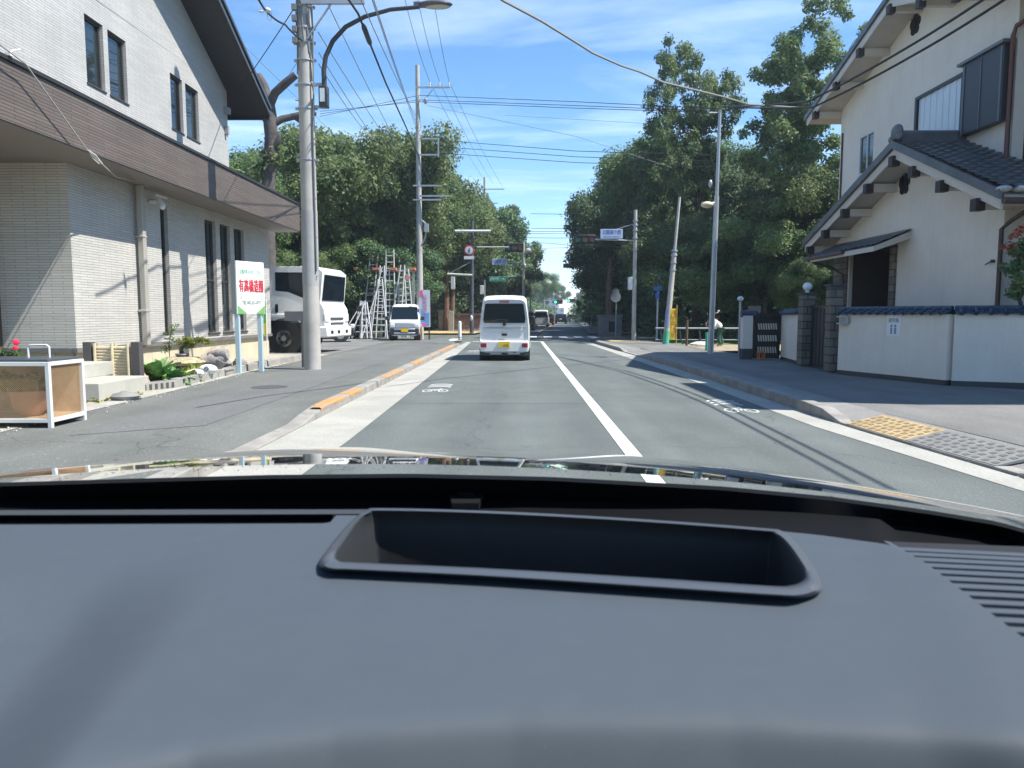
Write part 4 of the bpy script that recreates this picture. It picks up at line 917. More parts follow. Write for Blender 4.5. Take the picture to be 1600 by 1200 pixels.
rng = np.random.default_rng(9); c = [AY(px, py, Y) for px, py in ((412, 262), (425, 250), (430, 240), (400, 270))]
mesh_obj('foliage', leaves_mesh('foliage', np.array([tuple(Vector(q) - tt.location) for q in c]), np.full(4, .5), 90, .12, rng, mats=LEAFP), tt)
# reddish trunks at the stone piers
for px, py0, py1, y, lab in [(697, 520, 452, 58, 'straight reddish trunk rising behind the left stone pier'), (951, 520, 440, 49, 'reddish trunk rising behind the right stone pier'), (706, 520, 468, 58.6, 'second slimmer reddish trunk behind the left stone pier')]:
    a, b = AY(px, py0, y), AY(px + 1, py1, y); t = thing('bare_tree', lab, 'tree', (a.x, a.y, 0)); mb = MB(); mb.tube([(a.x, a.y, 0), a.lerp(b, .5), b, b + Vector((.1, 0, 1.5))], [.28, .22, .18, .1], 9); mb.build('trunk', BARKR, t)
# ------------------------------------------------------------------ vehicles
PW = mat('car_white', (.80, .81, .80), .3, coat=.6); PSIL = mat('car_pale', (.62, .62, .60), .3, coat=.5); PDK = mat('car_dark', (.02, .022, .028), .25, coat=.8)
REDL = mat('tail_red', (.25, .012, .02), .2); CLEARL = mat('lamp_clear', (.65, .68, .7), .12); PLATEY = mat('plate_yellow', (.75, .50, .03), .5); PLATEW = mat('plate_white', (.7, .7, .7), .5)
TRIMB = mat('bumper_black', (.03, .03, .032), .5); RIM = mat('wheel_rim', (.45, .46, .47), .35, .7)
def car(name, label, loc, rz, L, Wd, Ht, paint, style='van', plate=PLATEW, front=False, detail=True, lights=False, group=None, cat='van', sc=1):
    """rear at y=0, front at y=L; body lofted from rings; glass, lamps, wheels as parts"""
    t = thing(name, label, cat, (0, 0, 0), group)
    w = Wd / 2; zb = .24; belt = Ht * .53; tum = .12
    if style == 'van': prof = [(0.03, zb + .0, belt, Ht - .10, .965), (.0, zb, belt, Ht - .13, .955), (.10, zb, belt, Ht - .02, .99), (.45, zb, belt, Ht, 1), (L * .62, zb, belt, Ht - .01, 1), (L * .80, zb, belt, Ht - .12, .99), (L * .955, zb, belt, belt + .10, .97), (L * .985, zb, belt - .08, belt - .02, .95), (L, zb + .05, .6, .72, .90)]; ws0, ws1 = L * .80, L * .955
    elif style == 'box': prof = [(0, zb, belt, Ht - .14, .95), (.12, zb, belt, Ht - .02, .99), (.5, zb, belt, Ht, 1), (L * .52, zb, belt, Ht, 1), (L * .64, zb, belt, Ht - .08, .99), (L * .79, zb, belt, belt + .06, .98), (L * .95, zb, belt - .06, belt - .02, .96), (L, zb, .72, .86, .92)]; ws0, ws1 = L * .64, L * .79
    else: prof = [(0, zb + .1, .62, .9, .93), (.12, zb, belt, belt + .04, .97), (L * .13, zb, belt, belt + .1, .98), (L * .27, zb, belt, Ht - .04, 1), (L * .5, zb, belt, Ht, 1), (L * .56, zb, belt, Ht - .03, 1), (L * .73, zb, belt, belt + .05, .98), (L * .95, zb, belt - .13, belt - .1, .95), (L, zb, .5, .62, .9)]; ws0, ws1 = L * .56, L * .73
    vs = []; fs = []; rings = []
    for (y, b, be, tp, s) in prof:
        W_ = w * s; hh = max(0, tp - be); tm = tum * min(1, hh / (Ht - belt)); rr = min(.1, max(.02, hh * .3))
        half = [(0, b), (W_ * .75, b), (W_ * .96, b + .04), (W_, b + .16), (W_, (b + be) / 2), (W_ * .995, min(be, tp - .015)), (W_ - tm * .45, be + hh * .5 if hh > .1 else tp - .012), (W_ - tm * .85, tp - rr), (W_ - tm - rr * .35, tp - rr * .3), (W_ - tm - rr * 1.1, tp), (W_ * .4, tp + .015), (0, tp + .02)]
        ring = [(x, y, z) for x, z in half] + [(-x, y, z) for x, z in half[-2:0:-1]]
        rings.append(len(vs)); vs += ring; n = len(ring)
    for a, b in zip(rings, rings[1:]): fs += [(a + i, a + (i + 1) % n, b + (i + 1) % n, b + i) for i in range(n)]
    fs += [tuple(range(rings[0] + n - 1, rings[0] - 1, -1)), tuple(range(rings[-1], rings[-1] + n))]
    mb = MB(); mb.add(vs, fs); mb.build('body', paint, t, smooth=42)
    # wheels and arches
    for y in (L * .17, L * .83):
        for s in (-1, 1):
            r = .285 * Ht / 1.8 if style != 'sedan' else .31
            m = MB(); m.cyl((s * (w - .19), y, r), (s * (w + .004), y, r), r, n=22); ty = m.build('wheel', RUBBER, t, bevel=.01)
            m = MB(); m.cyl((s * (w - .02), y, r), (s * (w + .012), y, r), r * .62, r * .55, n=18); m.build('rim', RIM, ty)
            m = MB(); m.cyl((s * (w - .3), y, r + .02), (s * (w + .002), y, r + .02), r + .05, n=22); m.build('wheel_arch', TRIMB, t)
    # windscreen
    def slope_glass(name, y0, z0, y1, z1, hw0, hw1, outw):
        m = MB(); nrm = Vector((0, (z1 - z0), -(y1 - y0))).normalized() * outw
        if nrm.z < 0: nrm = -nrm
        p = [Vector((-hw0, y0, z0)), Vector((hw0, y0, z0)), Vector((hw1, y1, z1)), Vector((-hw1, y1, z1))]
        m.add([q + nrm for q in p] + [q - nrm * 2 for q in p], [(0, 1, 2, 3), (7, 6, 5, 4), (0, 4, 5, 1), (1, 5, 6, 2), (2, 6, 7, 3), (3, 7, 4, 0)]); return m.build(name, GLASSD, t, smooth=0)
    P = {round(p[0], 4): p for p in prof}
    a, b = P[round(ws0, 4)], P[round(ws1, 4)]
    slope_glass('windscreen', ws1 - .01, b[3] + .03, ws0 + .06, a[3] - .06, w * .88, w * .80, .022)
    zt = Ht - .27 if style != 'sedan' else Ht - .1
    # side windows
    def sx(z): return w - tum * max(0, (z - belt)) / (Ht - belt) * .9 + .006
    ya = .35 if style != 'sedan' else L * .22; yb = ws0 + .02
    cuts = [ya, L * .34, L * .36, yb] if style != 'sedan' else [ya, L * .42, L * .44, yb]
    for s in (-1, 1):
        for k in (0, 2):
            y0, y1 = cuts[k], cuts[k + 1]; m = MB(); z0, z1 = belt + .05, (Ht - .22 if style != 'sedan' else Ht - .14); yy = y1 + (.25 if k == 2 else 0)
            m.add([(s * sx(z0), y0, z0), (s * sx(z0), yy, z0), (s * sx(z1), y1, z1), (s * sx(z1), y0, z1), (s * (sx(z0) - .05), y0, z0), (s * (sx(z0) - .05), yy, z0), (s * (sx(z1) - .05), y1, z1), (s * (sx(z1) - .05), y0, z1)],
                  [(0, 1, 2, 3), (7, 6, 5, 4), (0, 4, 5, 1), (1, 5, 6, 2), (2, 6, 7, 3), (3, 7, 4, 0)]); m.build('side_window', GLASSD, t, smooth=0)
    # rear
    if not front:
        m = MB()
        if style != 'sedan': m.prism([(-w * .80, belt + .10), (w * .80, belt + .10), (w * .83, belt + .2), (w * .76, Ht - .27), (w * .72, Ht - .235), (-w * .72, Ht - .235), (-w * .76, Ht - .27), (-w * .83, belt + .2)], 'y', -.012, .03); m.build('rear_window', GLASSD, t, smooth=0)
        else: slope_glass('rear_window', L * .13 + .02, belt + .12, L * .27 - .03, Ht - .08, w * .85, w * .74, .02)
        lz0, lz1 = (.40, .52) if style == 'van' else ((.75, 1.3) if style == 'box' else (.62, .78))
        for s in (-1, 1):
            m = MB(); x0, x1 = sorted((s * w * (.70 if style == 'van' else .80), s * w * .93)); m.box(x0, x1, -.075 if style == 'van' else -.03, .05, lz0, lz1); m.build('tail_light', REDL, t, bevel=.01)
        m = MB(); m.box(-.165, .165, -.085 if style == 'van' else -.045, -.055 if style == 'van' else -.022, .40 if style != 'sedan' else .6, .565 if style != 'sedan' else .765); m.build('number_plate', plate, t, smooth=0)
    else:
        for s in (-1, 1):
            m = MB(); x0, x1 = sorted((s * w * .62, s * w * .93)); m.box(x0, x1, L - .16, L + .02, .62, .80); m.build('headlight', CLEARL, t, bevel=.03)
            m = MB(); m.box(*sorted((s * (w + .02), s * (w + .2))), ws1 - .12, ws1 - .02, belt + .05, belt + .24); m.build('door_mirror', TRIMB, t, bevel=.03)
    t.location = loc; t.rotation_euler.z = rz; t.scale = (sc,) * 3
    return t
# --- white kei van ahead (rear towards us)
VAN = car('van', 'white boxy van driving ahead in our lane, seen from behind', (0, 0, 0), 0, 3.39, 1.475, 1.90, PW, 'van', PLATEY)
m = MB(); m.box(-.14, .14, -.006, .06, 1.70, 1.745); m.build('brake_light', mat('brake_dim', (.3, .06, .06), .3), VAN, smooth=0)
m = MB(); m.box(-.62, .62, -.012, .02, .955, .975); m.box(-.62, .62, -.016, .02, .585, .60); m.build('tailgate_crease', mat('seam_grey', (.30, .32, .34), .5), VAN, smooth=0)
m = MB(); m.box(-.075, .075, -.02, .02, .735, .80); m.build('tailgate_handle', BLACK, VAN, bevel=.01)
m = MB(); m.prism([(-.05, .27), (.05, .27), (.05, .56), (-.03, .60), (-.06, .56)], 'x', -.70, .70); m.build('bumper', PW, VAN, bevel=.02)
m = MB(); m.box(-.71, .71, .06, 3.2, .16, .30); m.box(-.42, -.08, .02, .5, .17, .235); m.cyl((.3, .02, .22), (.3, .6, .22), .05); m.build('underbody', mat('underbody', (.06, .06, .06), .6), VAN)
m = MB(); m.box(-.42, -.08, .0, .03, .19, .24); m.box(.1, .46, .0, .03, .19, .24); m.build('crossmember', STEEL, VAN, smooth=0)
m = MB(); m.tube([(0, -.03, 1.10), (.06, -.04, 1.14), (.12, -.035, 1.18), (-.15, -.035, 1.2), (-.38, -.03, 1.15)], .014); m.ball((0, -.025, 1.07), .05, .03, .05); m.build('rear_wiper', BLACK, VAN)
text('plate_digits', '・570', .10, mat('plate_ink', (.02, .02, .02), .6), (0, -.088, .45), (1, 0, 0), (0, 0, 1), VAN, .001)
for s in (-1, 1):
    m = MB(); m.box(*sorted((s * .74, s * .90)), 2.65, 2.75, 1.05, 1.3); m.build('door_mirror', BLACK, VAN, bevel=.03)
pv = G(788, 564, 0); VAN.location = (pv.x, pv.y, 0); VAN.rotation_euler.z = R(-1.0)
# --- white kei car in the lot, front towards us
KC = car('car', 'small white box-shaped car parked facing us in front of the ladders', (0, 0, 0), 0, 3.39, 1.475, 1.74, PW, 'box', PLATEY, front=True, cat='car')
L = 3.39
m = MB(); m.box(-.45, .45, L - .05, L + .015, .60, .84); m.build('grille', mat('grille_chrome', (.5, .52, .54), .3, .6), KC, bevel=.02)
m = MB(); m.box(-.68, .68, L - .1, L + .04, .28, .60); m.build('bumper', TRIMB, KC, bevel=.04)
m = MB(); m.box(-.5, .5, L + .0, L + .06, .31, .40); m.box(-.5, .5, L + .0, L + .055, .50, .58); m.build('bumper_trim', STEEL, KC, bevel=.02)
m = MB(); m.box(-.165, .165, L + .06, L + .075, .42, .585); m.build('number_plate', PLATEY, KC, smooth=0)
pk = AY(624, 531, 35.6); KC.location = (pk.x - .15, 35.6 + 3.3, .11); KC.rotation_euler.z = R(180 + 7)
# --- other vehicles on the far road
p = AY(845, 512, 84); car('van', 'pale minivan waiting beyond the crossing, right of our lane', (p.x, 84, 0), -R(4), 4.6, 1.72, 1.86, PSIL, 'box')
p = AY(820, 516, 64); car('car', 'dark car half hidden by the right edge of the white van', (p.x, 64, 0), -R(3), 4.2, 1.7, 1.75, PDK, 'box', cat='car')
p = AY(855, 510, 97); car('car', 'dark car just right of the pale minivan on the far road', (p.x, 97, 0), -R(4), 4.2, 1.7, 1.5, PDK, 'box', cat='car')
p = AY(876, 508, 112); c1 = car('car', 'dark car in the middle of the far road with red tail lights', (p.x, 112, 0), -R(4), 4.4, 1.78, 1.45, PDK, 'sedan', cat='car')
p = AY(893, 504, 140); car('car', 'farthest grey car near the end of the avenue', (p.x, 140, 0), -R(4), 4.4, 1.78, 1.5, mat('car_grey', (.2, .21, .22), .3, coat=.5), 'box', cat='car')
# small dark car behind the truck nose
p = AY(553, 527, 34.5); car('car', 'small dark car behind the white bumper of the truck', (p.x - 3.4, 33.7, .11), R(-78), 3.5, 1.5, 1.35, PDK, 'sedan', front=True, cat='car')
# --- truck
TR = thing('truck', 'white cab-over truck parked behind the tiled building, nose to the road', 'truck', (0, 0, 0))
S = 24 / 1170.
def tz(py): return 1.35 + (492 - py) * S - .112
def tx(px): return (px - 503) * S
TW = 2.15
out = [(tx(505) - 1.9, 1.05), (tx(505) - 1.9, tz(421)), (tx(430), tz(417)), (tx(497), tz(418)), (tx(508) - .02, tz(426)), (-.02, tz(474)), (.10, tz(484)), (.12, .75), (.10, .55), (-.55, .55), (-.62, 1.0), (-1.85, 1.05)]
mb = MB(); mb.prism(out, 'y', 0, TW); mb.build('cab', PW, TR, smooth=30, bevel=.05)
mb = MB(); mb.prism([(tx(429), tz(426)), (tx(493), tz(427)), (tx(500), tz(440)), (tx(503) - .12, tz(470)), (tx(478), tz(468)), (tx(450), tz(457)), (tx(429), tz(455))], 'y', -.012, .03); mb.build('side_window', GLASSD, TR, smooth=0, bevel=.01)
zt0, zt1 = tz(430), tz(470)
mb = MB(); mb.add([(-.02 + .03, .10, zt1), (.01, TW - .10, zt1), (tx(508) - .0, TW - .16, zt0), (tx(508) - .0, .16, zt0), (-.08, .10, zt1), (-.08, TW - .1, zt1), (tx(508) - .1, TW - .16, zt0), (tx(508) - .1, .16, zt0)], [(0, 1, 2, 3), (7, 6, 5, 4), (0, 4, 5, 1), (1, 5, 6, 2), (2, 6, 7, 3), (3, 7, 4, 0)]); mb.build('windscreen', GLASSD, TR, smooth=0)
mb = MB(); mb.box(-.3, .22, -.03, TW + .03, .50, .86); mb.build('bumper', PW, TR, bevel=.05)
mb = MB()
for y in (.35, .95, 1.7): mb.box(.215, .228, y - .1, y + .1, .62, .72)
mb.build('bumper_slot', BLACK, TR, smooth=0)
mb = MB()
for z in (tz(500), tz(508), tz(516)): mb.box(.10, .135, .5, 1.65, z, z + .07)
mb.build('grille', mat('grille_dark', (.08, .08, .085), .4), TR, smooth=0)
for y0, y1 in ((.0, .35), (1.8, TW)):
    mb = MB(); mb.box(.0, .15, y0, y1, .98, 1.28); mb.build('headlight', CLEARL, TR, bevel=.04)
mb = MB(); mb.cyl((tx(441), .02, .47), (tx(441), .32, .47), .47, n=28); wl = mb.build('wheel', RUBBER, TR, bevel=.02)
mb = MB(); mb.cyl((tx(441), .0, .47), (tx(441), .1, .47), .27, .25, n=22); mb.cyl((tx(441), -.03, .47), (tx(441), .05, .47), .09, n=14)
mb.build('rim', RIM, wl)
mb = MB()
for i in range(6): mb.cyl((tx(441) + .17 * math.cos(i * 1.047), -.012, .47 + .17 * math.sin(i * 1.047)), (tx(441) + .17 * math.cos(i * 1.047), .02, .47 + .17 * math.sin(i * 1.047)), .038, n=8)
mb.build('rim_hole', BLACK, wl)
mb = MB(); mb.cyl((tx(441), 1.85, .47), (tx(441), 2.12, .47), .47, n=24); mb.build('wheel', RUBBER, TR)
mb = MB(); mb.box(tx(420) - .3, tx(480), .03, TW, .62, 1.12); mb.cyl((tx(441), .0, .5), (tx(441), .3, .5), .62, n=24); mb.build('wheel_arch', BLACK, TR)
mb = MB(); mb.prism([(tx(420) - .3, 1.14), (tx(420) - .3, 1.26), (tx(462), 1.26), (tx(478), .95), (tx(484), .6), (tx(477), .6), (tx(470), .95), (tx(458), 1.14)], 'y', -.03, .2); mb.build('fender', PW, TR, bevel=.02)
mb = MB(); mb.box(tx(428), tx(433), -.03, -.005, tz(489), tz(476)); mb.build('door_handle', BLACK, TR, bevel=.01)
mb = MB(); mb.box(tx(452), tx(480), -.012, .02, tz(505), tz(495)); mb.build('side_panel', mat('panel_dark', (.1, .11, .12), .5), TR, smooth=0)
mb = MB(); mb.box(-7.5, -2.2, .05, TW - .05, .95, 1.2); mb.box(-7.5, -2.2, .0, TW, 1.2, 2.6); mb.build('cargo_box', PW, TR, bevel=.02)
mb = MB(); mb.box(tx(536) - .22, tx(536) - .1, TW - .1, TW + .12, tz(487), tz(477)); mb.box(tx(500), tx(500) + .05, -.25, -.05, tz(470), tz(440)); mb.build('mirror', BLACK, TR, bevel=.02)
pt = AY(503, 540, 24); TR.location = (pt.x, 24.0, .112); TR.rotation_euler.z = R(-7)

# ------------------------------------------------------------------ own car: dashboard, tray, vent, cowl, bonnet
OC = thing('car', 'our own dark car: grey dashboard and glossy black bonnet in the foreground', 'car', (0, 1.0, 0))
def dash_mat():
    m = bpy.data.materials.new('dash_vinyl'); m.use_nodes = True; t = m.node_tree; p = t.nodes['Principled BSDF']
    p.inputs['Base Color'].default_value = (.060, .075, .092, 1); p.inputs['Roughness'].default_value = .52; p.inputs['Specular IOR Level'].default_value = .22
    tcn = N(t, 'ShaderNodeNewGeometry')
    n = N(t, 'ShaderNodeTexNoise'); n.inputs['Scale'].default_value = 900; n.inputs['Detail'].default_value = 2; t.links.new(tcn.outputs['Position'], n.inputs['Vector'])
    b = N(t, 'ShaderNodeBump'); b.inputs['Strength'].default_value = .25; b.inputs['Distance'].default_value = .001; t.links.new(n.outputs[0], b.inputs['Height']); t.links.new(b.outputs[0], p.inputs['Normal'])
    n2 = N(t, 'ShaderNodeTexNoise'); n2.inputs['Scale'].default_value = 9; n2.inputs['Detail'].default_value = 8; n2.inputs['Roughness'].default_value = .65; t.links.new(tcn.outputs['Position'], n2.inputs['Vector'])
    r = N(t, 'ShaderNodeMapRange'); r.inputs[1].default_value = .35; r.inputs[2].default_value = .7; r.inputs[3].default_value = .63; r.inputs[4].default_value = .69; t.links.new(n2.outputs[0], r.inputs[0]); t.links.new(r.outputs[0], p.inputs['Roughness'])
    # dust specks and faint wipe marks
    v = N(t, 'ShaderNodeTexVoronoi'); v.inputs['Scale'].default_value = 55; t.links.new(tcn.outputs['Position'], v.inputs['Vector'])
    r3 = N(t, 'ShaderNodeMapRange'); r3.inputs[1].default_value = .02; r3.inputs[2].default_value = .06; r3.inputs[3].default_value = .35; r3.inputs[4].default_value = 0; t.links.new(v.outputs['Distance'], r3.inputs[0])
    n4 = N(t, 'ShaderNodeTexNoise'); n4.inputs['Scale'].default_value = 14; t.links.new(tcn.outputs['Position'], n4.inputs['Vector'])
    r4 = N(t, 'ShaderNodeMapRange'); r4.inputs[1].default_value = .6; r4.inputs[2].default_value = .66; t.links.new(n4.outputs[0], r4.inputs[0])
    mu = N(t, 'ShaderNodeMath', operation='MULTIPLY'); t.links.new(r3.outputs[0], mu.inputs[0]); t.links.new(r4.outputs[0], mu.inputs[1])
    n5 = N(t, 'ShaderNodeTexNoise'); n5.inputs['Scale'].default_value = 26; n5.inputs['Detail'].default_value = 9; n5.inputs['Roughness'].default_value = .7; t.links.new(tcn.outputs['Position'], n5.inputs['Vector'])
    r5 = N(t, 'ShaderNodeMapRange'); r5.inputs[1].default_value = .45; r5.inputs[2].default_value = .8; r5.inputs[3].default_value = 0; r5.inputs[4].default_value = .02; t.links.new(n5.outputs[0], r5.inputs[0])
    ad = N(t, 'ShaderNodeMath', operation='ADD'); t.links.new(mu.outputs[0], ad.inputs[0]); t.links.new(r5.outputs[0], ad.inputs[1]); mu = ad
    mx_ = N(t, 'ShaderNodeMixRGB'); mx_.inputs[1].default_value = (.060, .075, .092, 1); mx_.inputs[2].default_value = (.35, .36, .36, 1); t.links.new(mu.outputs[0], mx_.inputs[0]); t.links.new(mx_.outputs[0], p.inputs['Base Color'])
    return m
DASH = dash_mat()
DZ = 1.05
def interp(tab, x):
    if x <= tab[0][0]: return tab[0][1]
    for (a, b), (c, d) in zip(tab, tab[1:]):
        if x <= c: return b + (d - b) * (x - a) / (c - a)
    return tab[-1][1]
def sstep(a, b, x): t = min(1, max(0, (x - a) / (b - a))); return t * t * (3 - 2 * t)
far_edge = [(-600, 822), (515, 818), (522, 803), (560, 800), (1220, 830), (1280, 836), (1390, 851), (1440, 876), (1500, 921), (1600, 997), (1760, 1120), (2200, 1480)]
brow = [(-600, 1300), (100, 1215), (300, 1165), (520, 1134), (800, 1115), (1150, 1118), (1600, 1148), (2200, 1190)]
def dz(px, py):
    z = DZ
    b = interp(brow, px); w = 13.0; q = (py - b) / w; z -= .0050 * (q if q > 6 else math.log1p(math.exp(q))) * 1.0  # past the brow the surface tips down, shaped to darken the near band
    # added dip, shaped to imitate a diagonal shadow from slot corner to near left
    u = px - (372 - (py - 850) * .83); f = sstep(830, 1020, py)
    z += -.036 * f * (sstep(20, -170, u) if u > -170 else 1 - sstep(-170, -760, u))
    z += .004 * sstep(1330, 1500, px - (py - 900) * .4) 
    return z
# tray outline (image px -> plane z), rounded
tr_pts = []
def arc(cx, cy, rx_, ry_, a0, a1, n=9): return [(cx + rx_ * math.cos(R(a0 + (a1 - a0) * i / n)), cy + ry_ * math.sin(R(a0 + (a1 - a0) * i / n))) for i in range(n + 1)]
def spline(P, n=10):
    out = []; k = len(P)
    for i in range(k):
        p0, p1, p2, p3 = P[i - 1], P[i], P[(i + 1) % k], P[(i + 2) % k]
        for j in range(n):
            t = j / n; out.append(tuple(.5 * ((2 * p1[d]) + (-p0[d] + p2[d]) * t + (2 * p0[d] - 5 * p1[d] + 4 * p2[d] - p3[d]) * t * t + (-p0[d] + 3 * p1[d] - 3 * p2[d] + p3[d]) * t ** 3) for d in (0, 1)))
    return out
ring_out = spline([(498, 880), (516, 852), (548, 815), (572, 798), (600, 794), (780, 799), (1000, 811), (1190, 825), (1222, 830), (1243, 846), (1268, 880), (1284, 912), (1281, 926), (1255, 934), (1210, 933), (1000, 919), (760, 903), (560, 893), (512, 891)], 5)
ring_in = spline([(524, 866), (534, 850), (560, 815), (580, 802), (604, 799), (780, 804), (1000, 816), (1186, 830), (1208, 834), (1226, 848), (1246, 876), (1258, 898), (1254, 908), (1234, 915), (1195, 915), (1000, 902), (760, 888), (560, 879), (528, 876)], 5)
def inside(P, x, y):
    c = False; j = len(P) - 1
    for i in range(len(P)):
        if (P[i][1] > y) != (P[j][1] > y) and x < (P[j][0] - P[i][0]) * (y - P[i][1]) / (P[j][1] - P[i][1]) + P[i][0]: c = not c
        j = i
    return c
cols = [-600 + 12 * i for i in range(235)]; NR = 110
mb = MB(); V = []
for px in cols:
    e = interp(far_edge, px)
    for r in range(NR + 1):
        t = (r / NR) ** 1.6; py = e + (1600 - e) * t; V.append((px, py))
vs = [G(px, py, dz(px, py)) for px, py in V]; fs = []
mid = [((a[0] + b[0]) / 2, (a[1] + b[1]) / 2) for a, b in zip(ring_out, ring_in)]
mid = [(m_[0] * .3 + a[0] * .7, m_[1] * .3 + a[1] * .7) for m_, a in zip(mid, ring_in)]
for i in range(len(cols) - 1):
    for r in range(NR):
        k = i * (NR + 1) + r; c = ((V[k][0] + V[k + NR + 2][0]) / 2, (V[k][1] + V[k + NR + 2][1]) / 2)
        if inside(mid, *c): continue
        fs.append((k, k + 1, k + NR + 2, k + NR + 1))
mb.add(vs, fs); mb.build('dashboard', DASH, OC, smooth=80, recalc=False)
mb = MB(); n = len(ring_out)
def loop(P, z, off=(0, 0), s=1):
    return [G(x, y, z) for x, y in P]
cen = sum((G(x, y, DZ + .014) for x, y in ring_in), Vector()) / n
L0 = loop(ring_out, DZ - .012); L1 = loop(ring_out, DZ + .006)
mixr = lambda f: [(a[0] * (1 - f) + b[0] * f, a[1] * (1 - f) + b[1] * f) for a, b in zip(ring_out, ring_in)]
L2 = loop(mixr(.25), DZ + .013); L3 = loop(mixr(.7), DZ + .015); L4 = loop(mixr(1.0), DZ + .011)
inner = []
for f, z in ((.0, .0), (-.004, -.02), (-.006, -.06), (-.008, -.11), (-.01, -.16)):
    inner.append([Vector((p.x + (cen.x - p.x) * (-f * 2.2), p.y + (cen.y - p.y) * (-f * 2.2), DZ + .011 + z)) for p in L4])
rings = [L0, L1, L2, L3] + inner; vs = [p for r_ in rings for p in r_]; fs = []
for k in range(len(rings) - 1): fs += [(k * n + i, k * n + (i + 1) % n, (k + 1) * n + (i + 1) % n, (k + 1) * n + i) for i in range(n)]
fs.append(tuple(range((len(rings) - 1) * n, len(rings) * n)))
mb.add(vs, fs); mb.m = [1 if i >= 4 * n else 0 for i in range(len(fs))]; tray = mb.build('storage_tray', [mat('tray_plastic', (.062, .072, .086), .45, bump=.1, bscale=700), mat('tray_plastic_shaded', (.022, .025, .028), .6, bump=.1, bscale=700)], OC, smooth=80, recalc=False)  # well is the same plastic, its shade put into a darker colour
# defroster strip at the far left and its dark slot
DST = mat('defroster_strip', (.035, .04, .045), .6, bump=.2, bscale=900)
mb = MB(); P = [(-600, 800, 806), (300, 796, 804), (575, 796, 803)]
vs = []
for px, a, b in P: vs += [G(px, a, DZ + .002), G(px, b, DZ + .002)]
mb.add(vs, [(0, 1, 3, 2), (2, 3, 5, 4)]); mb.build('defroster_strip', DST, OC, smooth=0, recalc=False)
mb = MB(); vs = [G(-600, 800, DZ - .012), G(-600, 830, DZ - .012), G(520, 826, DZ - .012), G(520, 798, DZ - .012)]; mb.add(vs, [(0, 1, 2, 3)])
vs = [G(-600, 806, DZ + .001), G(520, 803, DZ + .001), G(520, 812, DZ - .02), G(-600, 815, DZ - .02)]; mb.add(vs, [(0, 1, 2, 3)])
vs = [G(515, 802, DZ), G(515, 819, DZ), G(515, 819, DZ - .03), G(515, 802, DZ - .03)]; mb.add(vs, [(0, 1, 2, 3)]); mb.build('defroster_slot', BLACK, OC, smooth=0, recalc=False)
# right vent grille: base, bars
mb = MB(); vs = [G(1385, 846, DZ - .02), G(1700, 1110, DZ - .02), G(2300, 1500, DZ - .02), G(2300, 880, DZ - .02)]; mb.add(vs, [(0, 1, 2, 3)]); gb = mb.build('vent_grille', mat('grille_base', (.006, .007, .01), .7), OC, smooth=0, recalc=False)
mb = MB(); diag = [(1392, 851), (1440, 880), (1500, 928), (1600, 1006), (1760, 1132), (1900, 1240)]
for i in range(30):
    # bar i starts on the diagonal at parameter
    yb = 857 + i * 7.2 + i * i * .38
    xs = 1392 
    for (a, b), (c, d) in zip(diag, diag[1:]):
        if b <= yb <= d: xs = a + (c - a) * (yb - b) / (d - b)
    if yb > 1235: break
    A = G(xs + 1, yb, DZ - .001); Bp = G(2250, yb + (2250 - xs) * .048, DZ - .001); h = .0085 if i < 7 else .0078
    d = (Bp - A).normalized(); nn = Vector((-d.y, d.x, 0))
    vs = [A - nn * h * .9, Bp - nn * h * .9, Bp + nn * h * .4, A + nn * h * .4]
    lo = [v - Vector((0, 0, .012)) for v in vs]; vs[2] = vs[2] + Vector((0, 0, .001)); vs[3] = vs[3] + Vector((0, 0, .001))
    b0 = len(mb.v); mb.add(vs + lo, [(0, 1, 2, 3), (7, 6, 5, 4), (0, 4, 5, 1), (2, 6, 7, 3), (3, 7, 4, 0), (1, 5, 6, 2)])
mb.build('grille_bars', DASH, gb, smooth=0)
mb = MB(); dd = [(1380, 845), (1392, 852), (1440, 879), (1500, 925), (1600, 1003), (1760, 1128), (1900, 1238)]
a = [G(x, y, DZ + .001) for x, y in dd]; b = [G(x + 7, y + 1, DZ + .001) for x, y in dd]; c = [G(x + 9, y + 1, DZ - .02) for x, y in dd]
k = len(dd); mb.add(a + b + c, [(i, i + 1, k + i + 1, k + i) for i in range(k - 1)] + [(k + i, k + i + 1, 2 * k + i + 1, 2 * k + i) for i in range(k - 1)]); mb.build('vent_edge', DASH, gb, smooth=30, recalc=False)
# bonnet
def hz(x, d):
    d0 = 1.5; base = 1.048 - .085 * (d - d0) - .055 * (d - d0) ** 2 if d > d0 else 1.048 - .085 * (d - d0)
    u = x + .36
    return base - (.055 * u * u if u > 0 else .046 * u * u) - .012 * math.exp(-((x + .05) / .34) ** 2) * sstep(1.6, 2.3, d)
mb = MB(); NX, NY = 120, 60; xs = [-2.6 + 4.6 * i / NX for i in range(NX + 1)]; ys = [1.50 + 1.45 * j / NY for j in range(NY + 1)]
mb.add([(x, y, hz(x, math.hypot(x * .55, y))) for x in xs for y in ys], [(i * (NY + 1) + j, (i + 1) * (NY + 1) + j, (i + 1) * (NY + 1) + j + 1, i * (NY + 1) + j + 1) for i in range(NX) for j in range(NY)])
HOOD = mat('bonnet_black', (.012, .012, .014), .05, coat=1.0, spec=1.0)
HOOD.node_tree.nodes['Principled BSDF'].inputs['Coat IOR'].default_value = 2.3; HOOD.node_tree.nodes['Principled BSDF'].inputs['Coat Roughness'].default_value = .015
bonnet = mb.build('bonnet', HOOD, OC, smooth=80, recalc=False)
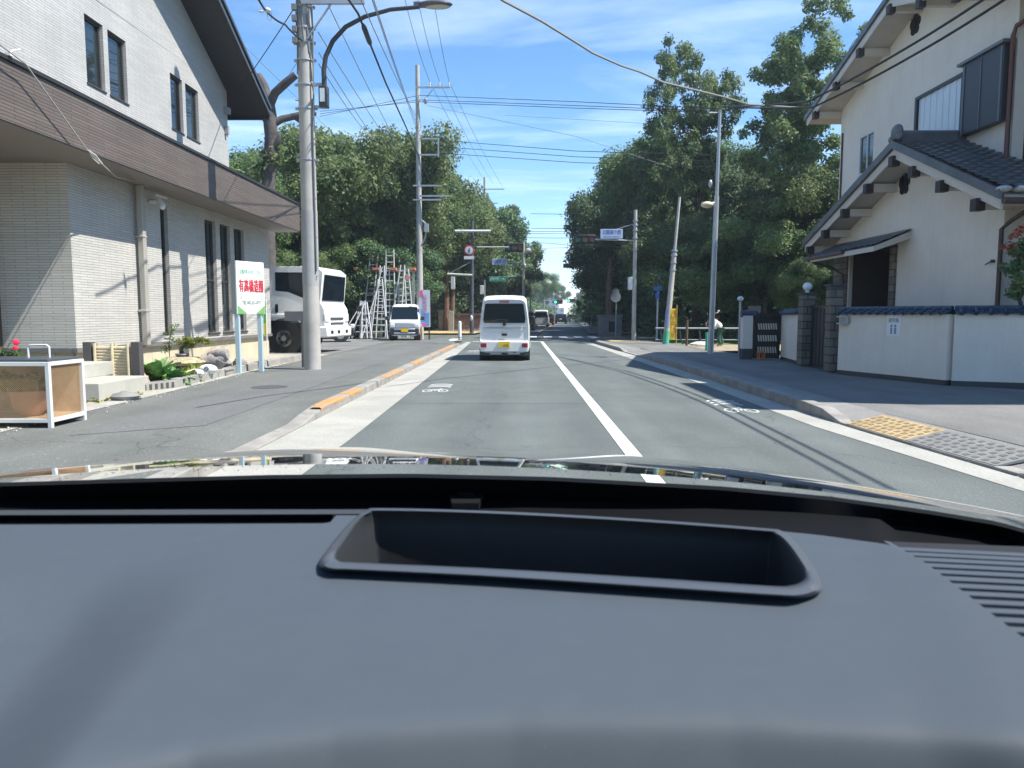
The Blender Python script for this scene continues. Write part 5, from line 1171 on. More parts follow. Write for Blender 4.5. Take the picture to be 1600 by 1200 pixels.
# cowl: matt black band between windscreen base and bonnet
cow_far = [(-600, 768), (0, 754), (200, 748), (420, 742), (640, 740), (860, 745), (1130, 760), (1300, 776), (1450, 797), (1560, 815), (1640, 838), (1900, 930)]
cow_mid = [(-600, 800), (0, 782), (420, 779), (860, 782), (1130, 792), (1400, 812), (1600, 840), (1900, 950)]
cow_near = [(-600, 842), (0, 826), (420, 822), (575, 830), (1220, 850), (1400, 864), (1600, 885), (1900, 990)]
pxs = list(range(-600, 1901, 25)); A = []; 
for px in pxs:
    f = G(px, interp(cow_far, px), 1.035); zf = hz(f.x, math.hypot(f.x * .55, f.y)) + .012; f = G(px, interp(cow_far, px), zf)
    m1 = G(px, interp(cow_far, px) + 6, zf + .004); mm = G(px, interp(cow_mid, px), 1.012 if px < 1400 else 1.0); nn = G(px, interp(cow_near, px), 1.0 if px < 1400 else .99)
    A += [f - Vector((0, 0, .03)), f, m1, mm, nn]
mb = MB(); mb.add(A, [(5 * i + j, 5 * i + j + 1, 5 * i + j + 6, 5 * i + j + 5) for i in range(len(pxs) - 1) for j in range(4)])
cow = mb.build('cowl', mat('cowl_black', (.003, .0035, .0045), .8, spec=.12), OC, smooth=60, recalc=False)
mb = MB(); q = [G(700, 764, 1.027), G(758, 764, 1.027), G(748, 786, 1.027), G(706, 786, 1.027)]; mb.add(q + [v - Vector((0, 0, .012)) for v in q], [(0, 1, 2, 3), (7, 6, 5, 4), (0, 4, 5, 1), (1, 5, 6, 2), (2, 6, 7, 3), (3, 7, 4, 0)]); mb.build('cowl_bracket', mat('bracket_black', (.006, .007, .008), .7, spec=.2), OC, smooth=0)
mb = MB(); q = [G(716, 764.5, 1.029), G(740, 764.5, 1.029), G(740, 772, 1.029), G(716, 772, 1.029)]; mb.add(q, [(0, 1, 2, 3)]); mb.build('cowl_label', mat('label_dim', (.03, .045, .06), .5), OC, smooth=0, recalc=False)
# roof and windscreen pillars overhead (out of the frame, they shade the cabin)
mb = MB(); rp = []
for j in range(9):
    y = .31 - j * .3
    for i in range(13):
        u = -1 + 2 * i / 12; rp.append((u * .84 + .02, y - .35 * (u * .84 - .40) ** 2 * (j == 0), 1.60 - .08 * u ** 4 + .03 * min(j, 2)))
n_ = 13
top = [(x, y, z + .05) for x, y, z in rp]; fs_ = [(j * n_ + i, j * n_ + i + 1, (j + 1) * n_ + i + 1, (j + 1) * n_ + i) for j in range(8) for i in range(12)]
mb.add(rp + top, fs_ + [tuple(117 + q for q in f) for f in fs_] + [(i, i + 1, 117 + i + 1, 117 + i) for i in range(12)]); mb.build('roof', mat('headliner', (.6, .6, .6), .9), OC, smooth=60)
for s in (-1, 1):
    mb = MB(); mb.tube([(s * .98 + .02, 1.22, .98), (s * .93 + .02, .85, 1.25), (s * .84 + .02, .30, 1.53)], .045, 10); mb.build('windscreen_pillar', BLACK, OC)
# water beads on the bonnet's rear edge
mb = MB(); rb = random.Random(5)
for i in range(170):
    px = rb.uniform(-40, 1500); py = interp(cow_far, px) - rb.uniform(1, 13); p = G(px, py, 1.03); p = G(px, py, hz(p.x, math.hypot(p.x * .55, p.y))); p.z = hz(p.x, math.hypot(p.x * .55, p.y)); s = rb.uniform(.0007, .0016)
    mb.ball(p, s, s, s * .55, 7, 4)
wb = mb.build('water_beads', mat('water_bead', (.05, .052, .055), .05, spec=1.0), bonnet); wb['kind'] = 'stuff'
# ------------------------------------------------------------------ poles
def pole(name, x, y, z0, z1, r0, r1, m, label, cat='utility pole', n=18):
    t = thing(name, label, cat, (x, y, z0)); mb = MB(); mb.tube([(x, y, z0 + (z1 - z0) * i / 6) for i in range(7)], [r0 + (r1 - r0) * i / 6 for i in range(7)], n); mb.build('pole', m, t, smooth=50); return t
# thick near pole
b = G(489, 577, .12); PX, PY = b.x, b.y
P1 = pole('utility_pole', PX, PY, .1, 11.5, .185, .15, POLEC, 'thick concrete utility pole on the left sidewalk carrying the curved street lamp')
mb = MB()
for py in (12, 45, 68, 95, 133, 170, 250):
    z = AY(487, py, PY).z; mb.lathe([(.165, z - .02), (.185, z - .02), (.185, z + .02), (.165, z + .02)], (PX, PY, 0), 18); mb.box(PX + .16, PX + .24, PY - .03, PY + .03, z - .025, z + .025); mb.box(PX - .24, PX - .16, PY - .03, PY + .03, z - .025, z + .025)
split_build(mb, 'clamp', STEEL, P1, smooth=30)
mb = MB()
for i in range(14): z = 2.2 + i * .42; a = R(-60 if i % 2 else 60); mb.cyl((PX + .15 * math.sin(a), PY - .15 * math.cos(a), z), (PX + .24 * math.sin(a), PY - .24 * math.cos(a), z), .012, n=6)
split_build(mb, 'step_bolt', STEEL, P1)
mb = MB(); z = AY(487, 9, PY).z; mb.box(PX, PX + 1.35, PY - .22, PY - .14, z - .04, z + .04); mb.tube([(PX + .1, PY - .18, z - .75), (PX + .62, PY - .18, z - .05)], .022)
mb.box(PX - .1, PX + 1.35, PY - .22, PY - .14, z + .9, z + .98); split_build(mb, 'crossarm', STEEL, P1, smooth=0)
mb = MB(); rc = random.Random(2)
for i in range(9):
    a = rc.uniform(-2.2, .6); r = .175; z = AY(487, rc.uniform(-60, 30), PY).z; mb.tube([(PX + r * math.sin(a + .1 * j), PY - r * math.cos(a + .1 * j), z - .28 * j + (.05 if j % 2 else 0)) for j in range(int(rc.uniform(4, 8)))], .014, 6)
for i in range(4):
    z = AY(487, 15 + i * 17, PY).z; mb.box(PX - .22, PX - .12, PY - .2, PY - .1, z - .07, z + .05)
mb.tube([(PX + .18, PY - .1, z + 1.2), (PX + .21, PY - .12, z), (PX + .19, PY - .12, z - 1.3), (PX + .16, PY - .12, z - 2.0), (PX + .17, PY - .12, 2.3)], .018); mb.build('cabling', WIREG, P1)
mb = MB(); z0 = AY(487, 330, PY).z; mb.lathe([(.181, 2.0), (.1815, 2.0), (.1815, z0), (.179, z0)], (PX, PY, 0), 20); mb.build('guard_band', mat('band_grey', (.34, .345, .34), .6, var=.1), P1, smooth=30)
# lamp arm
SL = thing('street_lamp', 'dark curved street lamp arm with flat lamp head and control box on the thick pole', 'street lamp', AY(507, 165, PY))
pts = [AY(x, y, PY - .05) for x, y in ((508, 168), (507, 140), (506, 110), (509, 88), (520, 64), (540, 42), (570, 26), (610, 15), (655, 11))]
mb = MB(); mb.tube(pts, [.055, .055, .053, .05, .05, .048, .045, .042, .04], 12); mb.build('arm', DSTEEL, SL, smooth=60)
mb = MB(); a, b = AY(501, 170, PY), AY(514, 137, PY); mb.box(a.x, b.x, PY - .16, PY + .02, a.z, b.z); bx2 = mb.build('control_box', DSTEEL, SL, bevel=.015)
mb = MB(); a2, b2 = AY(503, 162, PY), AY(510, 141, PY); mb.box(a2.x, b2.x, PY - .168, PY - .163, a2.z, b2.z); mb.build('label_plate', mat('label_white', (.6, .68, .7), .5), bx2, smooth=0)
mb = MB(); c = AY(680, 7, PY); mb.ball((c.x, c.y, c.z), .38, .16, .075, 18, 8); mb.box(c.x - .46, c.x - .25, c.y - .06, c.y + .06, c.z - .05, c.z + .04); hd = mb.build('lamp_head', mat('lamp_head_grey', (.12, .11, .11), .4, .3), SL, smooth=50)
mb = MB(); mb.ball((c.x + .05, c.y, c.z - .05), .28, .12, .04, 16, 6); mb.build('lens', mat('lamp_lens', (.5, .5, .45), .2), hd)
mb = MB(); z = AY(507, 133, PY).z; mb.box(PX + .14, pts[1].x, PY - .07, PY - .02, z - .03, z + .03); z = AY(507, 168, PY).z; mb.box(PX + .14, pts[1].x, PY - .07, PY - .02, z - .03, z + .03); mb.build('bracket', STEEL, SL, smooth=0)
# second and third poles
b = AY(657, 531, 37.5); t0 = AY(655, 102, 37.5)
P2 = pole('utility_pole', b.x, 37.5, .1, t0.z, .17, .10, POLEC, 'tall concrete utility pole beside the ladder rack with insulators on a crossarm'); P2x = b.x
mb = MB()
for py, x0, x1 in ((138, 650, 704), (218, 656, 685), (243, 656, 685), (291, 646, 690), (307, 656, 702), (313, 646, 690)):
    a, c = AY(x0, py, 37.4), AY(x1, py, 37.4); mb.box(a.x, c.x, 37.2, 37.28, a.z - .035, a.z + .035)
a, c = AY(685, 216, 37.3), AY(685, 246, 37.3); mb.box(a.x - .03, a.x + .03, 37.2, 37.28, c.z, a.z); a, c = AY(660, 160, 37.3), AY(676, 140, 37.3); mb.tube([a, c], .02)
split_build(mb, 'crossarm', STEEL, P2, smooth=0)
mb = MB()
for x in (672, 687, 702):
    a = AY(x, 136, 37.24); mb.lathe([(.02, 0), (.05, .04), (.03, .08), (.06, .12), (.03, .17), (.045, .2), (.01, .24)], (a.x, 37.24, a.z), 10)
split_build(mb, 'insulator', mat('porcelain', (.6, .6, .58), .2), P2)
mb = MB(); a = AY(665, 157, 37.2); mb.lathe([(.06, 0), (.08, .05), (.08, .22), (.05, .26)], (a.x, 37.2, a.z - .15), 12); a = AY(667, 358, 37.2); mb.tube([AY(660, 345, 37.2), AY(668, 352, 37.1), AY(664, 372, 37.2), AY(658, 385, 37.3)], .04); mb.box(a.x - .1, a.x + .1, 37.0, 37.2, a.z - .15, a.z + .25); mb.build('equipment', STEEL, P2)
b = AY(758, 520, 72); t0 = AY(757, 277, 72)
P3 = pole('utility_pole', b.x, 72, 0, t0.z, .17, .11, POLEC, 'third concrete utility pole above the left traffic signal, just left of the van roof')
mb = MB()
for py, x0, x1 in ((296, 748, 788), (318, 752, 778), (345, 752, 775)): a, c = AY(x0, py, 71.9), AY(x1, py, 71.9); mb.box(a.x, c.x, 71.7, 71.8, a.z - .04, a.z + .04)
split_build(mb, 'crossarm', STEEL, P3, smooth=0)
# right slim steel pole with lamp
b = G(1110, 553, .13); t0 = AY(1125, 172, b.y); PRx, PRy = b.x, b.y
P4 = thing('lamp_pole', 'slim galvanised steel pole with a street lamp head on the right sidewalk', 'street lamp', (PRx, PRy, .12))
mid = AY(1118, 305, PRy)
mb = MB(); mb.tube([(PRx, PRy, .1), (PRx + (t0.x - PRx) * .3, PRy, t0.z * .3), (PRx + (t0.x - PRx) * .66, PRy, t0.z * .66)], [.095, .085, .075], 14); mb.tube([(PRx + (t0.x - PRx) * .66, PRy, t0.z * .655), (t0.x, PRy, t0.z)], [.055, .045], 12); mb.build('pole', STEEL, P4, smooth=50)
mb = MB(); a = AY(1105, 320, PRy - .2); mb.ball((a.x, a.y, a.z), .19, .16, .10, 16, 8); mb.tube([AY(1119, 316, PRy), AY(1110, 318, PRy - .1)], .03); mb.build('lamp_head', mat('lamp_cream', (.7, .62, .42), .3), P4)
mb = MB(); a = AY(1111, 287, PRy); mb.ball((a.x - .02, a.y, a.z), .06, .06, .12); mb.tube([(PRx - .05, PRy - .09, .3), (PRx + .03, PRy - .09, 4.5)], .012); mb.tube([AY(1122, 176, PRy), AY(1108, 176, PRy)], .02); split_build(mb, 'fitting', STEEL, P4)
mb = MB(); g = G(1104, 548, .13); mb.cyl((g.x, g.y, .12), (g.x, g.y, .75), .05, n=12); t = thing('marker_post', 'short green and white marker post beside the slim steel pole', 'post', (g.x, g.y, .12)); mb.build('post', mat('marker_green', (.08, .42, .28), .5), t)
# leaning pole
b = G(1040, 538, .12); t0 = AY(1062, 308, b.y + .5)
t = thing('utility_pole', 'leaning grey pole with green base sleeve near the yellow banner', 'utility pole', (b.x, b.y, .1))
mb = MB(); mb.tube([b, b.lerp(t0, .62)], [.125, .10], 14); mb.tube([b.lerp(t0, .60), t0], [.065, .055], 12); mb.build('pole', POLEC, t, smooth=50)
mb = MB(); mb.tube([b, b.lerp(t0, .09)], [.135, .133], 14); mb.build('base_sleeve', MC['marker_green'], t); mb = MB(); mb.tube([b.lerp(t0, .12), b.lerp(t0, .24)], [.13, .128], 14); mb.build('wrap_sign', mat('wrap_violet', (.30, .32, .5), .6, var=.3, vscale=20), t)
mb = MB()
for f in (.6, .63, .55, .5): mb.tube([b.lerp(t0, f), b.lerp(t0, f + .012)], [.13, .13], 12)
split_build(mb, 'clamp', STEEL, t)
# right signal pole (px 990)
b = G(990, 532, .12); t0 = AY(992, 328, b.y); SY = b.y
SP = thing('traffic_signal', 'right signal pole with a black three-lens signal and pale name board on its arm', 'traffic signal', (b.x, b.y, .12))
SIGB = mat('signal_black', (.01, .011, .012), .5)
mb = MB(); mb.tube([(b.x, SY, .1), (b.x, SY, t0.z)], [.11, .08], 14); mb.build('pole', POLEC, SP)
def signal_head(parent, px0, px1, py0, py1, y, lit=None, visor=True):
    a, c = AY(px0, py1, y), AY(px1, py0, y); mb = MB(); mb.box(a.x, c.x, y - .1, y + .1, a.z, c.z); h = mb.build('signal_head', SIGB, parent, bevel=.03); w = (c.x - a.x) / 3; r = min(w, c.z - a.z) * .40
    cols_ = [mat('lens_green', (.02, .12, .08), .2), mat('lens_amber', (.16, .09, .02), .2), mat('lens_red', (.16, .02, .02), .2)]
    for i in range(3):
        cx, cz = a.x + w * (i + .5), (a.z + c.z) / 2; m_ = cols_[i]
        if lit == i: m_ = mat('lens_green_lit', (.05, .7, .45), .3, emit=(.05, .9, .5, 2.0))
        q = MB(); q.cyl((cx, y - .11, cz), (cx, y - .125, cz), r, n=16); q.build('lens', m_, h)
        if visor:
            q = MB(); arc_ = [(cx + r * 1.15 * math.cos(R(20 + 140 * k / 8)), cz + r * 1.15 * math.sin(R(20 + 140 * k / 8))) for k in range(9)]
            q.add([(x, y - .1, z) for x, z in arc_] + [(x, y - .32, z - .03) for x, z in arc_] + [(x, y - .1, z + .01) for x, z in arc_] + [(x, y - .32, z - .02) for x, z in arc_], [(k, k + 1, 9 + k + 1, 9 + k) for k in range(8)] + [(18 + k, 27 + k, 27 + k + 1, 18 + k + 1) for k in range(8)]); q.build('visor', SIGB, h, recalc=False)
    return h
def name_board(parent, px0, px1, py0, py1, y, col, ink, body, name='name_board', sub=None):
    a, c = AY(px0, py1, y), AY(px1, py0, y); mb = MB(); mb.box(a.x, c.x, y - .03, y + .03, a.z, c.z); o = mb.build(name, col, parent, smooth=0, bevel=.01)
    h = c.z - a.z; text('lettering', body, h * (.5 if sub else .62), ink, ((a.x + c.x) / 2, y - .034, a.z + h * (.66 if sub else .5)), (1, 0, 0), (0, 0, 1), o, .002, width=(c.x - a.x) * .82)
    if sub: text('lettering', sub, h * .2, ink, ((a.x + c.x) / 2, y - .034, a.z + h * .22), (1, 0, 0), (0, 0, 1), o, .002, width=(c.x - a.x) * .7)
    return o
LAV = mat('board_lavender', (.42, .50, .66), .5); INKB = mat('ink_blue', (.05, .10, .35), .5); INKW = mat('ink_white', (.8, .8, .8), .5); SBLUE = mat('sign_blue', (.03, .14, .5), .45)
signal_head(SP, 897, 930, 367, 381, SY - .1)
name_board(SP, 938, 973, 358, 373, SY - .1, LAV, INKB, '公園通り西', sub='Koen-dori')
mb = MB(); a = AY(930, 374, SY); c = AY(990, 376, SY); mb.tube([a, c], .035); a = AY(938, 366, SY); c = AY(990, 350, SY); mb.tube([a, c], .015)
for py in (345, 352, 360, 372, 390): z = AY(990, py, SY).z; mb.cyl((b.x, SY, z - .03), (b.x, SY, z + .03), .13, n=12)
mb.build('arm', STEEL, SP)
mb = MB(); a, c = AY(981, 453, SY), AY(988, 433, SY); mb.box(a.x, c.x, SY - .12, SY + .12, a.z, c.z); mb.build('pedestrian_signal', mat('signal_pale', (.6, .63, .62), .5), SP, bevel=.02)
# second, farther signal on the right: thin head on an arm
t = thing('traffic_signal', 'small flat black signal on a thin arm reaching out of the right trees', 'traffic signal', AY(921, 525, 66) * 1.0)
signal_head(t, 880, 901, 412, 418.5, 66, visor=False); mb = MB(); mb.tube([AY(901, 415, 66), AY(925, 416, 66)], .04); a = AY(925, 405, 66); mb.tube([(a.x, 66, 0), (a.x, 66, a.z)], .09); mb.build('arm', STEEL, t)
# signal, green far ahead
for px, py, y, lab, ax in [(871, 472, 115, 'far green traffic light on the left side of the avenue', 850), (891, 470, 150, 'far green traffic light on an arm from the right of the avenue', 908)]:
    t = thing('traffic_signal', lab, 'traffic signal', AY(ax, 510, y)); signal_head(t, px - 5, px + 8, py - 3, py + 3, y, lit=0, visor=False); mb = MB(); a = AY(ax, py - 3, y); mb.tube([AY(px, py - 1, y + .1), a], .05); mb.tube([(a.x, a.y, 0), a], .1); mb.build('arm', STEEL, t)
# left signal pole (dark) with round sign and pedestrian signals
LY = 50.5; a0 = AY(737, 520, LY)
t = thing('traffic_signal', 'dark signal pole with a horizontal white bar, round red-ringed sign and pedestrian signal', 'traffic signal', (a0.x, LY, .1))
mb = MB(); mb.tube([(a0.x, LY, .1), (AY(738, 345, LY).x, LY, AY(738, 345, LY).z)], [.14, .10], 12); mb.build('pole', mat('pole_dark', (.09, .10, .12), .5, var=.3), t)
mb = MB(); a, c = AY(711, 361, LY - .2), AY(767, 361, LY - .2); mb.tube([a, c], .085, 10); mb.build('white_bar', mat('bar_white', (.72, .76, .76), .4), t)
mb = MB(); a, c = AY(699, 428, LY - .1), AY(738, 430, LY - .1); mb.tube([a, c], .07, 10); mb.tube([AY(704, 426, LY), AY(738, 408, LY)], .02); mb.tube([AY(745, 386, LY + .2), AY(795, 386, LY + .2)], .035); mb.build('arm', mat('arm_pale', (.55, .6, .58), .5), t)
mb = MB(); a, c = AY(704.5, 452, LY), AY(711, 432, LY); mb.box(a.x, c.x, LY - .15, LY + .15, a.z, c.z); mb.build('pedestrian_signal', MC['signal_pale'], t, bevel=.03)
q = AY(733, 391, LY - .25); mb = MB(); mb.cyl((q.x, q.y, q.z), (q.x, q.y + .03, q.z), .34, n=28); rs = mb.build('round_sign', mat('sign_red', (.6, .07, .09), .45), t)
mb = MB(); mb.cyl((q.x, q.y - .012, q.z), (q.x, q.y - .004, q.z), .25, n=28); mb.build('sign_face', mat('sign_white', (.75, .78, .8), .5), rs)
mb = MB(); y = q.y - .03
mb.ball((q.x + .02, y, q.z + .12), .04, .01, .04); mb.prism([(q.x - .05, q.z + .07), (q.x + .07, q.z + .07), (q.x + .05, q.z - .06), (q.x - .04, q.z - .06)], 'y', y, y + .01); mb.prism([(q.x - .04, q.z - .05), (q.x + .0, q.z - .05), (q.x - .05, q.z - .17), (q.x - .09, q.z - .17)], 'y', y, y + .01); mb.prism([(q.x + .01, q.z - .05), (q.x + .05, q.z - .05), (q.x + .10, q.z - .17), (q.x + .06, q.z - .17)], 'y', y, y + .01)
mb.build('walker_symbol', mat('symbol_blue', (.05, .15, .45), .5), rs, smooth=0)
a, c = AY(725, 405, LY - .25), AY(741, 400, LY - .25); mb = MB(); mb.box(a.x, c.x, a.y, a.y + .03, a.z, c.z); mb.build('sub_plate', MC['sign_white'], rs, smooth=0)
mb = MB(); a = AY(737, 497, LY - .16); mb.ball((a.x - .02, a.y, a.z), .1, .06, .2); mb.build('call_button', WHITE, t)
# pole right of it with signal head, name boards
LY2 = 55; a0 = AY(818, 525, LY2); tz0 = AY(818, 378, LY2)
t = thing('traffic_signal', 'grey signal pole behind the van roof with black signal, pale name board and green board', 'traffic signal', (a0.x, LY2, .1))
mb = MB(); mb.tube([(a0.x, LY2, .05), (tz0.x, LY2, tz0.z)], [.12, .09], 12); mb.build('pole', POLEC, t)
signal_head(t, 789, 818, 380, 394, LY2 - .2)
name_board(t, 769, 792, 404, 414, LY2 - .2, LAV, INKB, '公園通り西')
name_board(t, 764, 791, 432, 440, LY2 - .2, mat('board_green', (.03, .28, .17), .5), INKW, '府中 →', 'direction_board')
mb = MB(); mb.tube([AY(769, 409, LY2), AY(818, 411, LY2)], .03); mb.tube([AY(764, 436, LY2), AY(818, 430, LY2)], .03); mb.tube([AY(789, 386, LY2), AY(818, 387, LY2)], .03); mb.build('arm', STEEL, t)
mb = MB(); a = AY(826, 392, LY2); mb.ball((a.x, a.y, a.z), .25, .15, .2, 10, 6, .15); a = AY(820, 416, LY2 - .1); mb.ball((a.x, a.y, a.z), .1, .1, .2); mb.build('camera_unit', STEEL, t)
t = thing('pedestrian_signal', 'pale pedestrian signal box left of the van roof', 'traffic signal', AY(753, 525, 54)); a, c = AY(750, 460, 54), AY(755.5, 446, 54); mb = MB(); mb.box(a.x, c.x, 53.85, 54.1, a.z, c.z); mb.build('housing', MC['signal_pale'], t, bevel=.03); mb = MB(); z_ = a.z; mb.tube([((a.x + c.x) / 2 + .2, 54, 0), ((a.x + c.x) / 2 + .2, 54, c.z + .4)], .06); mb.build('pole', STEEL, t)
# small signs right side
b = AY(962, 525, 43.5); t = thing('round_sign', 'round sign seen from its grey back on a slim post before the right stone pier', 'road sign', (b.x, 43.5, .12)); tp = AY(963, 455, 43.5)
mb = MB(); mb.tube([(b.x, 43.5, .1), (b.x, 43.5, tp.z)], .035, 10); mb.build('post', STEEL, t)
for py, r in ((464, .3), (456, .2)):
    q = AY(962, py, 43.4); mb = MB(); mb.cyl((q.x, q.y, q.z), (q.x, q.y + .02, q.z), r, n=20); mb.build('sign_disc', mat('sign_back', (.35, .37, .38), .5, .3), t)
b = AY(1026, 532, 36.5); t = thing('blue_sign', 'slim pale post carrying two small blue signs', 'road sign', (b.x, 36.5, .12)); tp = AY(1028, 432, 36.5)
mb = MB(); mb.tube([(b.x, 36.5, .1), (b.x + .03, 36.5, tp.z)], .045, 10); mb.build('post', mat('post_pale', (.5, .52, .5), .5), t)
for x0, x1, y0, y1 in ((1021, 1034, 447, 454), (1024, 1030, 458, 467)):
    a, c = AY(x0, y1, 36.4), AY(x1, y0, 36.4); mb = MB(); mb.box(a.x, c.x, 36.36, 36.39, a.z, c.z); mb.build('sign_plate', SBLUE, t, smooth=0)
mb = MB(); a, c = AY(1028, 443, 36.4), AY(1033, 432, 36.4); mb.box(a.x, c.x, 36.3, 36.5, a.z, c.z); mb.tube([AY(1031, 439, 36.5), AY(1044, 439, 36.5)], .03); mb.build('beacon', DSTEEL, t)
# yellow banner
def banner(x0, x1, y0, y1, Y, m, name, label, poles=True, txt=None, inkm=None, cat='banner', rot=0):
    a, c = AY(x0, y1, Y), AY(x1, y0, Y); t = thing(name, label, cat, ((a.x + c.x) / 2, Y, .12)); mb = MB(); nn = 10; 
    vs = []
    for i in range(nn + 1):
        z = a.z + (c.z - a.z) * i / nn; w = .02 * math.sin(i * 1.3); vs += [(a.x, Y + w, z), (c.x, Y - w, z), (c.x, Y - w + .012, z), (a.x, Y + w + .012, z)]
    mb.add(vs, [(4 * i + k, 4 * i + (k + 1) % 4, 4 * i + 4 + (k + 1) % 4, 4 * i + 4 + k) for i in range(nn) for k in range(4)] + [(3, 2, 1, 0), (4 * nn, 4 * nn + 1, 4 * nn + 2, 4 * nn + 3)]); cl = mb.build('cloth', m, t, smooth=30)
    if poles: mb = MB(); mb.tube([(c.x + .04, Y, .1), (c.x + .04, Y, c.z + .15)], .018); mb.build('banner_pole', mat('pole_orange', (.55, .33, .05), .5), t)
    if txt:
        k = len(txt); h = (c.z - a.z) / (k + .6)
        for i, ch in enumerate(txt): text('lettering', ch, min(h * .95, (c.x - a.x) * .9), inkm, ((a.x + c.x) / 2, Y - .035, c.z - h * (i + .8)), (1, 0, 0), (0, 0, 1), cl, .001)
    return t
banner(1046, 1056, 482, 531, 30.6, mat('banner_yellow', (.75, .66, .04), .7), 'banner', 'tall yellow banner beside the leaning pole', True, '通学路注意', mat('ink_red', (.5, .05, .05), .6))
# pink and blue stand sign by the kei car
Y = 36.6; a, c = AY(656, 511, Y), AY(671, 453, Y)
t = thing('stand_sign', 'tall pink, white and blue stand sign beside the parked small white car', 'sign', ((a.x + c.x) / 2, Y, .11))
mb = MB(); mb.box(a.x - .02, c.x + .02, Y, Y + .04, a.z, c.z); mb.build('board', mat('board_pale', (.6, .62, .66), .6), t, smooth=0)
zs = lambda f: a.z + (c.z - a.z) * f; xs_ = lambda f: a.x + (c.x - a.x) * f
def ipatch(pol, m, name, d):
    mb = MB(); mb.prism([(xs_(u), zs(v)) for u, v in pol], 'y', Y - d, Y - d + .004); mb.build(name, m, t, smooth=0)
ipatch([(.12, .10), (.95, .02), (.95, .40), (.5, .36), (.12, .5)], mat('print_azure', (.12, .38, .72), .6), 'blue_print', .006)
ipatch([(.0, .82), (.4, .80), (.3, .99), (.0, .99)], mat('print_pink', (.75, .14, .3), .6), 'pink_print', .007)
ipatch([(.2, .03), (.7, .02), (.75, .10), (.3, .12)], MC['print_pink'], 'pink_print', .012)
mb = MB(); rr = random.Random(4)
for i in range(7): text('lettering', '剪定伐採承ります'[i], .26, mat('print_violet', (.5, .25, .45), .6), (xs_(.5), Y - .014, zs(.80 - i * .095)), (1, 0, 0), (0, 0, 1), t, .001)
mb = MB()
for x in (a.x + .05, c.x - .05): mb.box(x - .02, x + .02, Y + .0, Y + .03, .11, a.z); mb.tube([(x, Y + .03, a.z + .3), (x, Y + .4, .12)], .015)
mb.build('stand', DSTEEL, t, smooth=0)
mb = MB(); a, c = AY(657, 529, 37), AY(660, 510, 37); mb.box(a.x, c.x, 36.5, 36.53, .12, c.z); t2 = thing('marker_post', 'narrow orange marker strip beside the stand sign', 'post', (a.x, 36.5, .11)); mb.build('strip', mat('orange_strip', (.7, .25, .12), .6), t2, smooth=0)
# white bollard
b = G(718.5, 530, .12); t = thing('bollard', 'slim white bollard at the end of the left sidewalk', 'bollard', (b.x, b.y, .12)); mb = MB(); mb.lathe([(.09, .12), (.09, .5), (.085, .95), (.07, 1.0), (.02, 1.03)], (b.x, b.y, 0), 14); mb.build('post', WHITE, t); mb = MB(); mb.lathe([(.095, .2), (.095, .24)], (b.x, b.y, 0), 14); mb.build('ring', mat('ring_grey', (.3, .3, .3), .5), t)
# garden firm's sign on two posts
pA, pB = G(371, 583, .13), G(406, 580, .13)
a, c = AY(371, 490, pA.y), AY(371, 404, pA.y)
# sign board plane through both posts, extended a little
d = (pB - pA); d.z = 0; d.normalize(); n_ = Vector((d.y, -d.x, 0)); 
eL = O + ray(370, 450) * 1; 
def hit(px, py, off=0):
    q = ray(px, py); p0 = pA + n_ * off; return O + q * ((p0 - O).dot(n_) / q.dot(n_))
l0, l1, r0, r1 = hit(371, 489, .06), hit(371, 404, .06), hit(414.5, 493, .06), hit(414.5, 414, .06)
zb_, zt_ = (l0.z + r0.z) / 2, (l1.z + r1.z) / 2; uL, uR = (l0 - pA).dot(d), (r0 - pA).dot(d)
SG = thing('shop_sign', 'white garden firm sign with big red characters on two pale blue posts', 'sign', (pA.x, pA.y, .12))
Mx = Matrix(((d.x, n_.x, 0, pA.x), (d.y, n_.y, 0, pA.y), (0, 0, 1, 0), (0, 0, 0, 1)))
mb = MB(); mb.box(uL, uR, -.08, .06, zb_, zt_, Mx); mb.build('sign_box', mat('sign_panel', (.78, .83, .80), .4), SG, smooth=0, bevel=.01)
mb = MB(); mb.box(uL - .02, uL - .002, -.08, .05, zb_, zt_, Mx); mb.build('sign_edge', mat('edge_grey', (.25, .3, .32), .4, .3), SG, smooth=0)
wS = uR - uL; hS = zt_ - zb_; cu_ = (uL + uR) / 2
def on(u, v, o=.066): return Mx @ Vector((uL + wS * u, o, zb_ + hS * v))
def sp(pol, m, name, o0=.062, o1=.065):
    mb = MB(); mb.prism([(0, 0)] * 0 + [(uL + wS * u, zb_ + hS * v) for u, v in pol], 'y', o0, o1, Mx); return mb.build(name, m, SG, smooth=0)
GRN = mat('sign_green', (.16, .38, .12), .5)
sp([(.02, .01), (.35, .01), (.02, .17)], GRN, 'green_corner'); sp([(.65, .01), (.98, .01), (.98, .17)], GRN, 'green_corner')
mb = MB(); rr = random.Random(8)
for k in range(46):   # painted foliage wreath
    u, v = (rr.uniform(.04, .16), rr.uniform(.2, .8)) if k % 2 else (rr.uniform(.84, .97), rr.uniform(.2, .8))
    if k % 5 == 0: u, v = rr.uniform(.1, .35), rr.uniform(.22, .34)
    a1 = rr.uniform(0, 3); s = rr.uniform(.02, .045); pol = [(u + s * .6 * math.cos(a1), v + s * math.sin(a1)), (u - s * .25 * math.sin(a1), v + s * .25 * math.cos(a1)), (u - s * .6 * math.cos(a1), v - s * math.sin(a1)), (u + s * .25 * math.sin(a1), v - s * .25 * math.cos(a1))]
    mb.prism([(uL + wS * p[0], zb_ + hS * p[1]) for p in pol], 'y', .062, .064, Mx)
mb.build('leaf_print', mat('leaf_print', (.35, .52, .36), .6), SG, smooth=0)
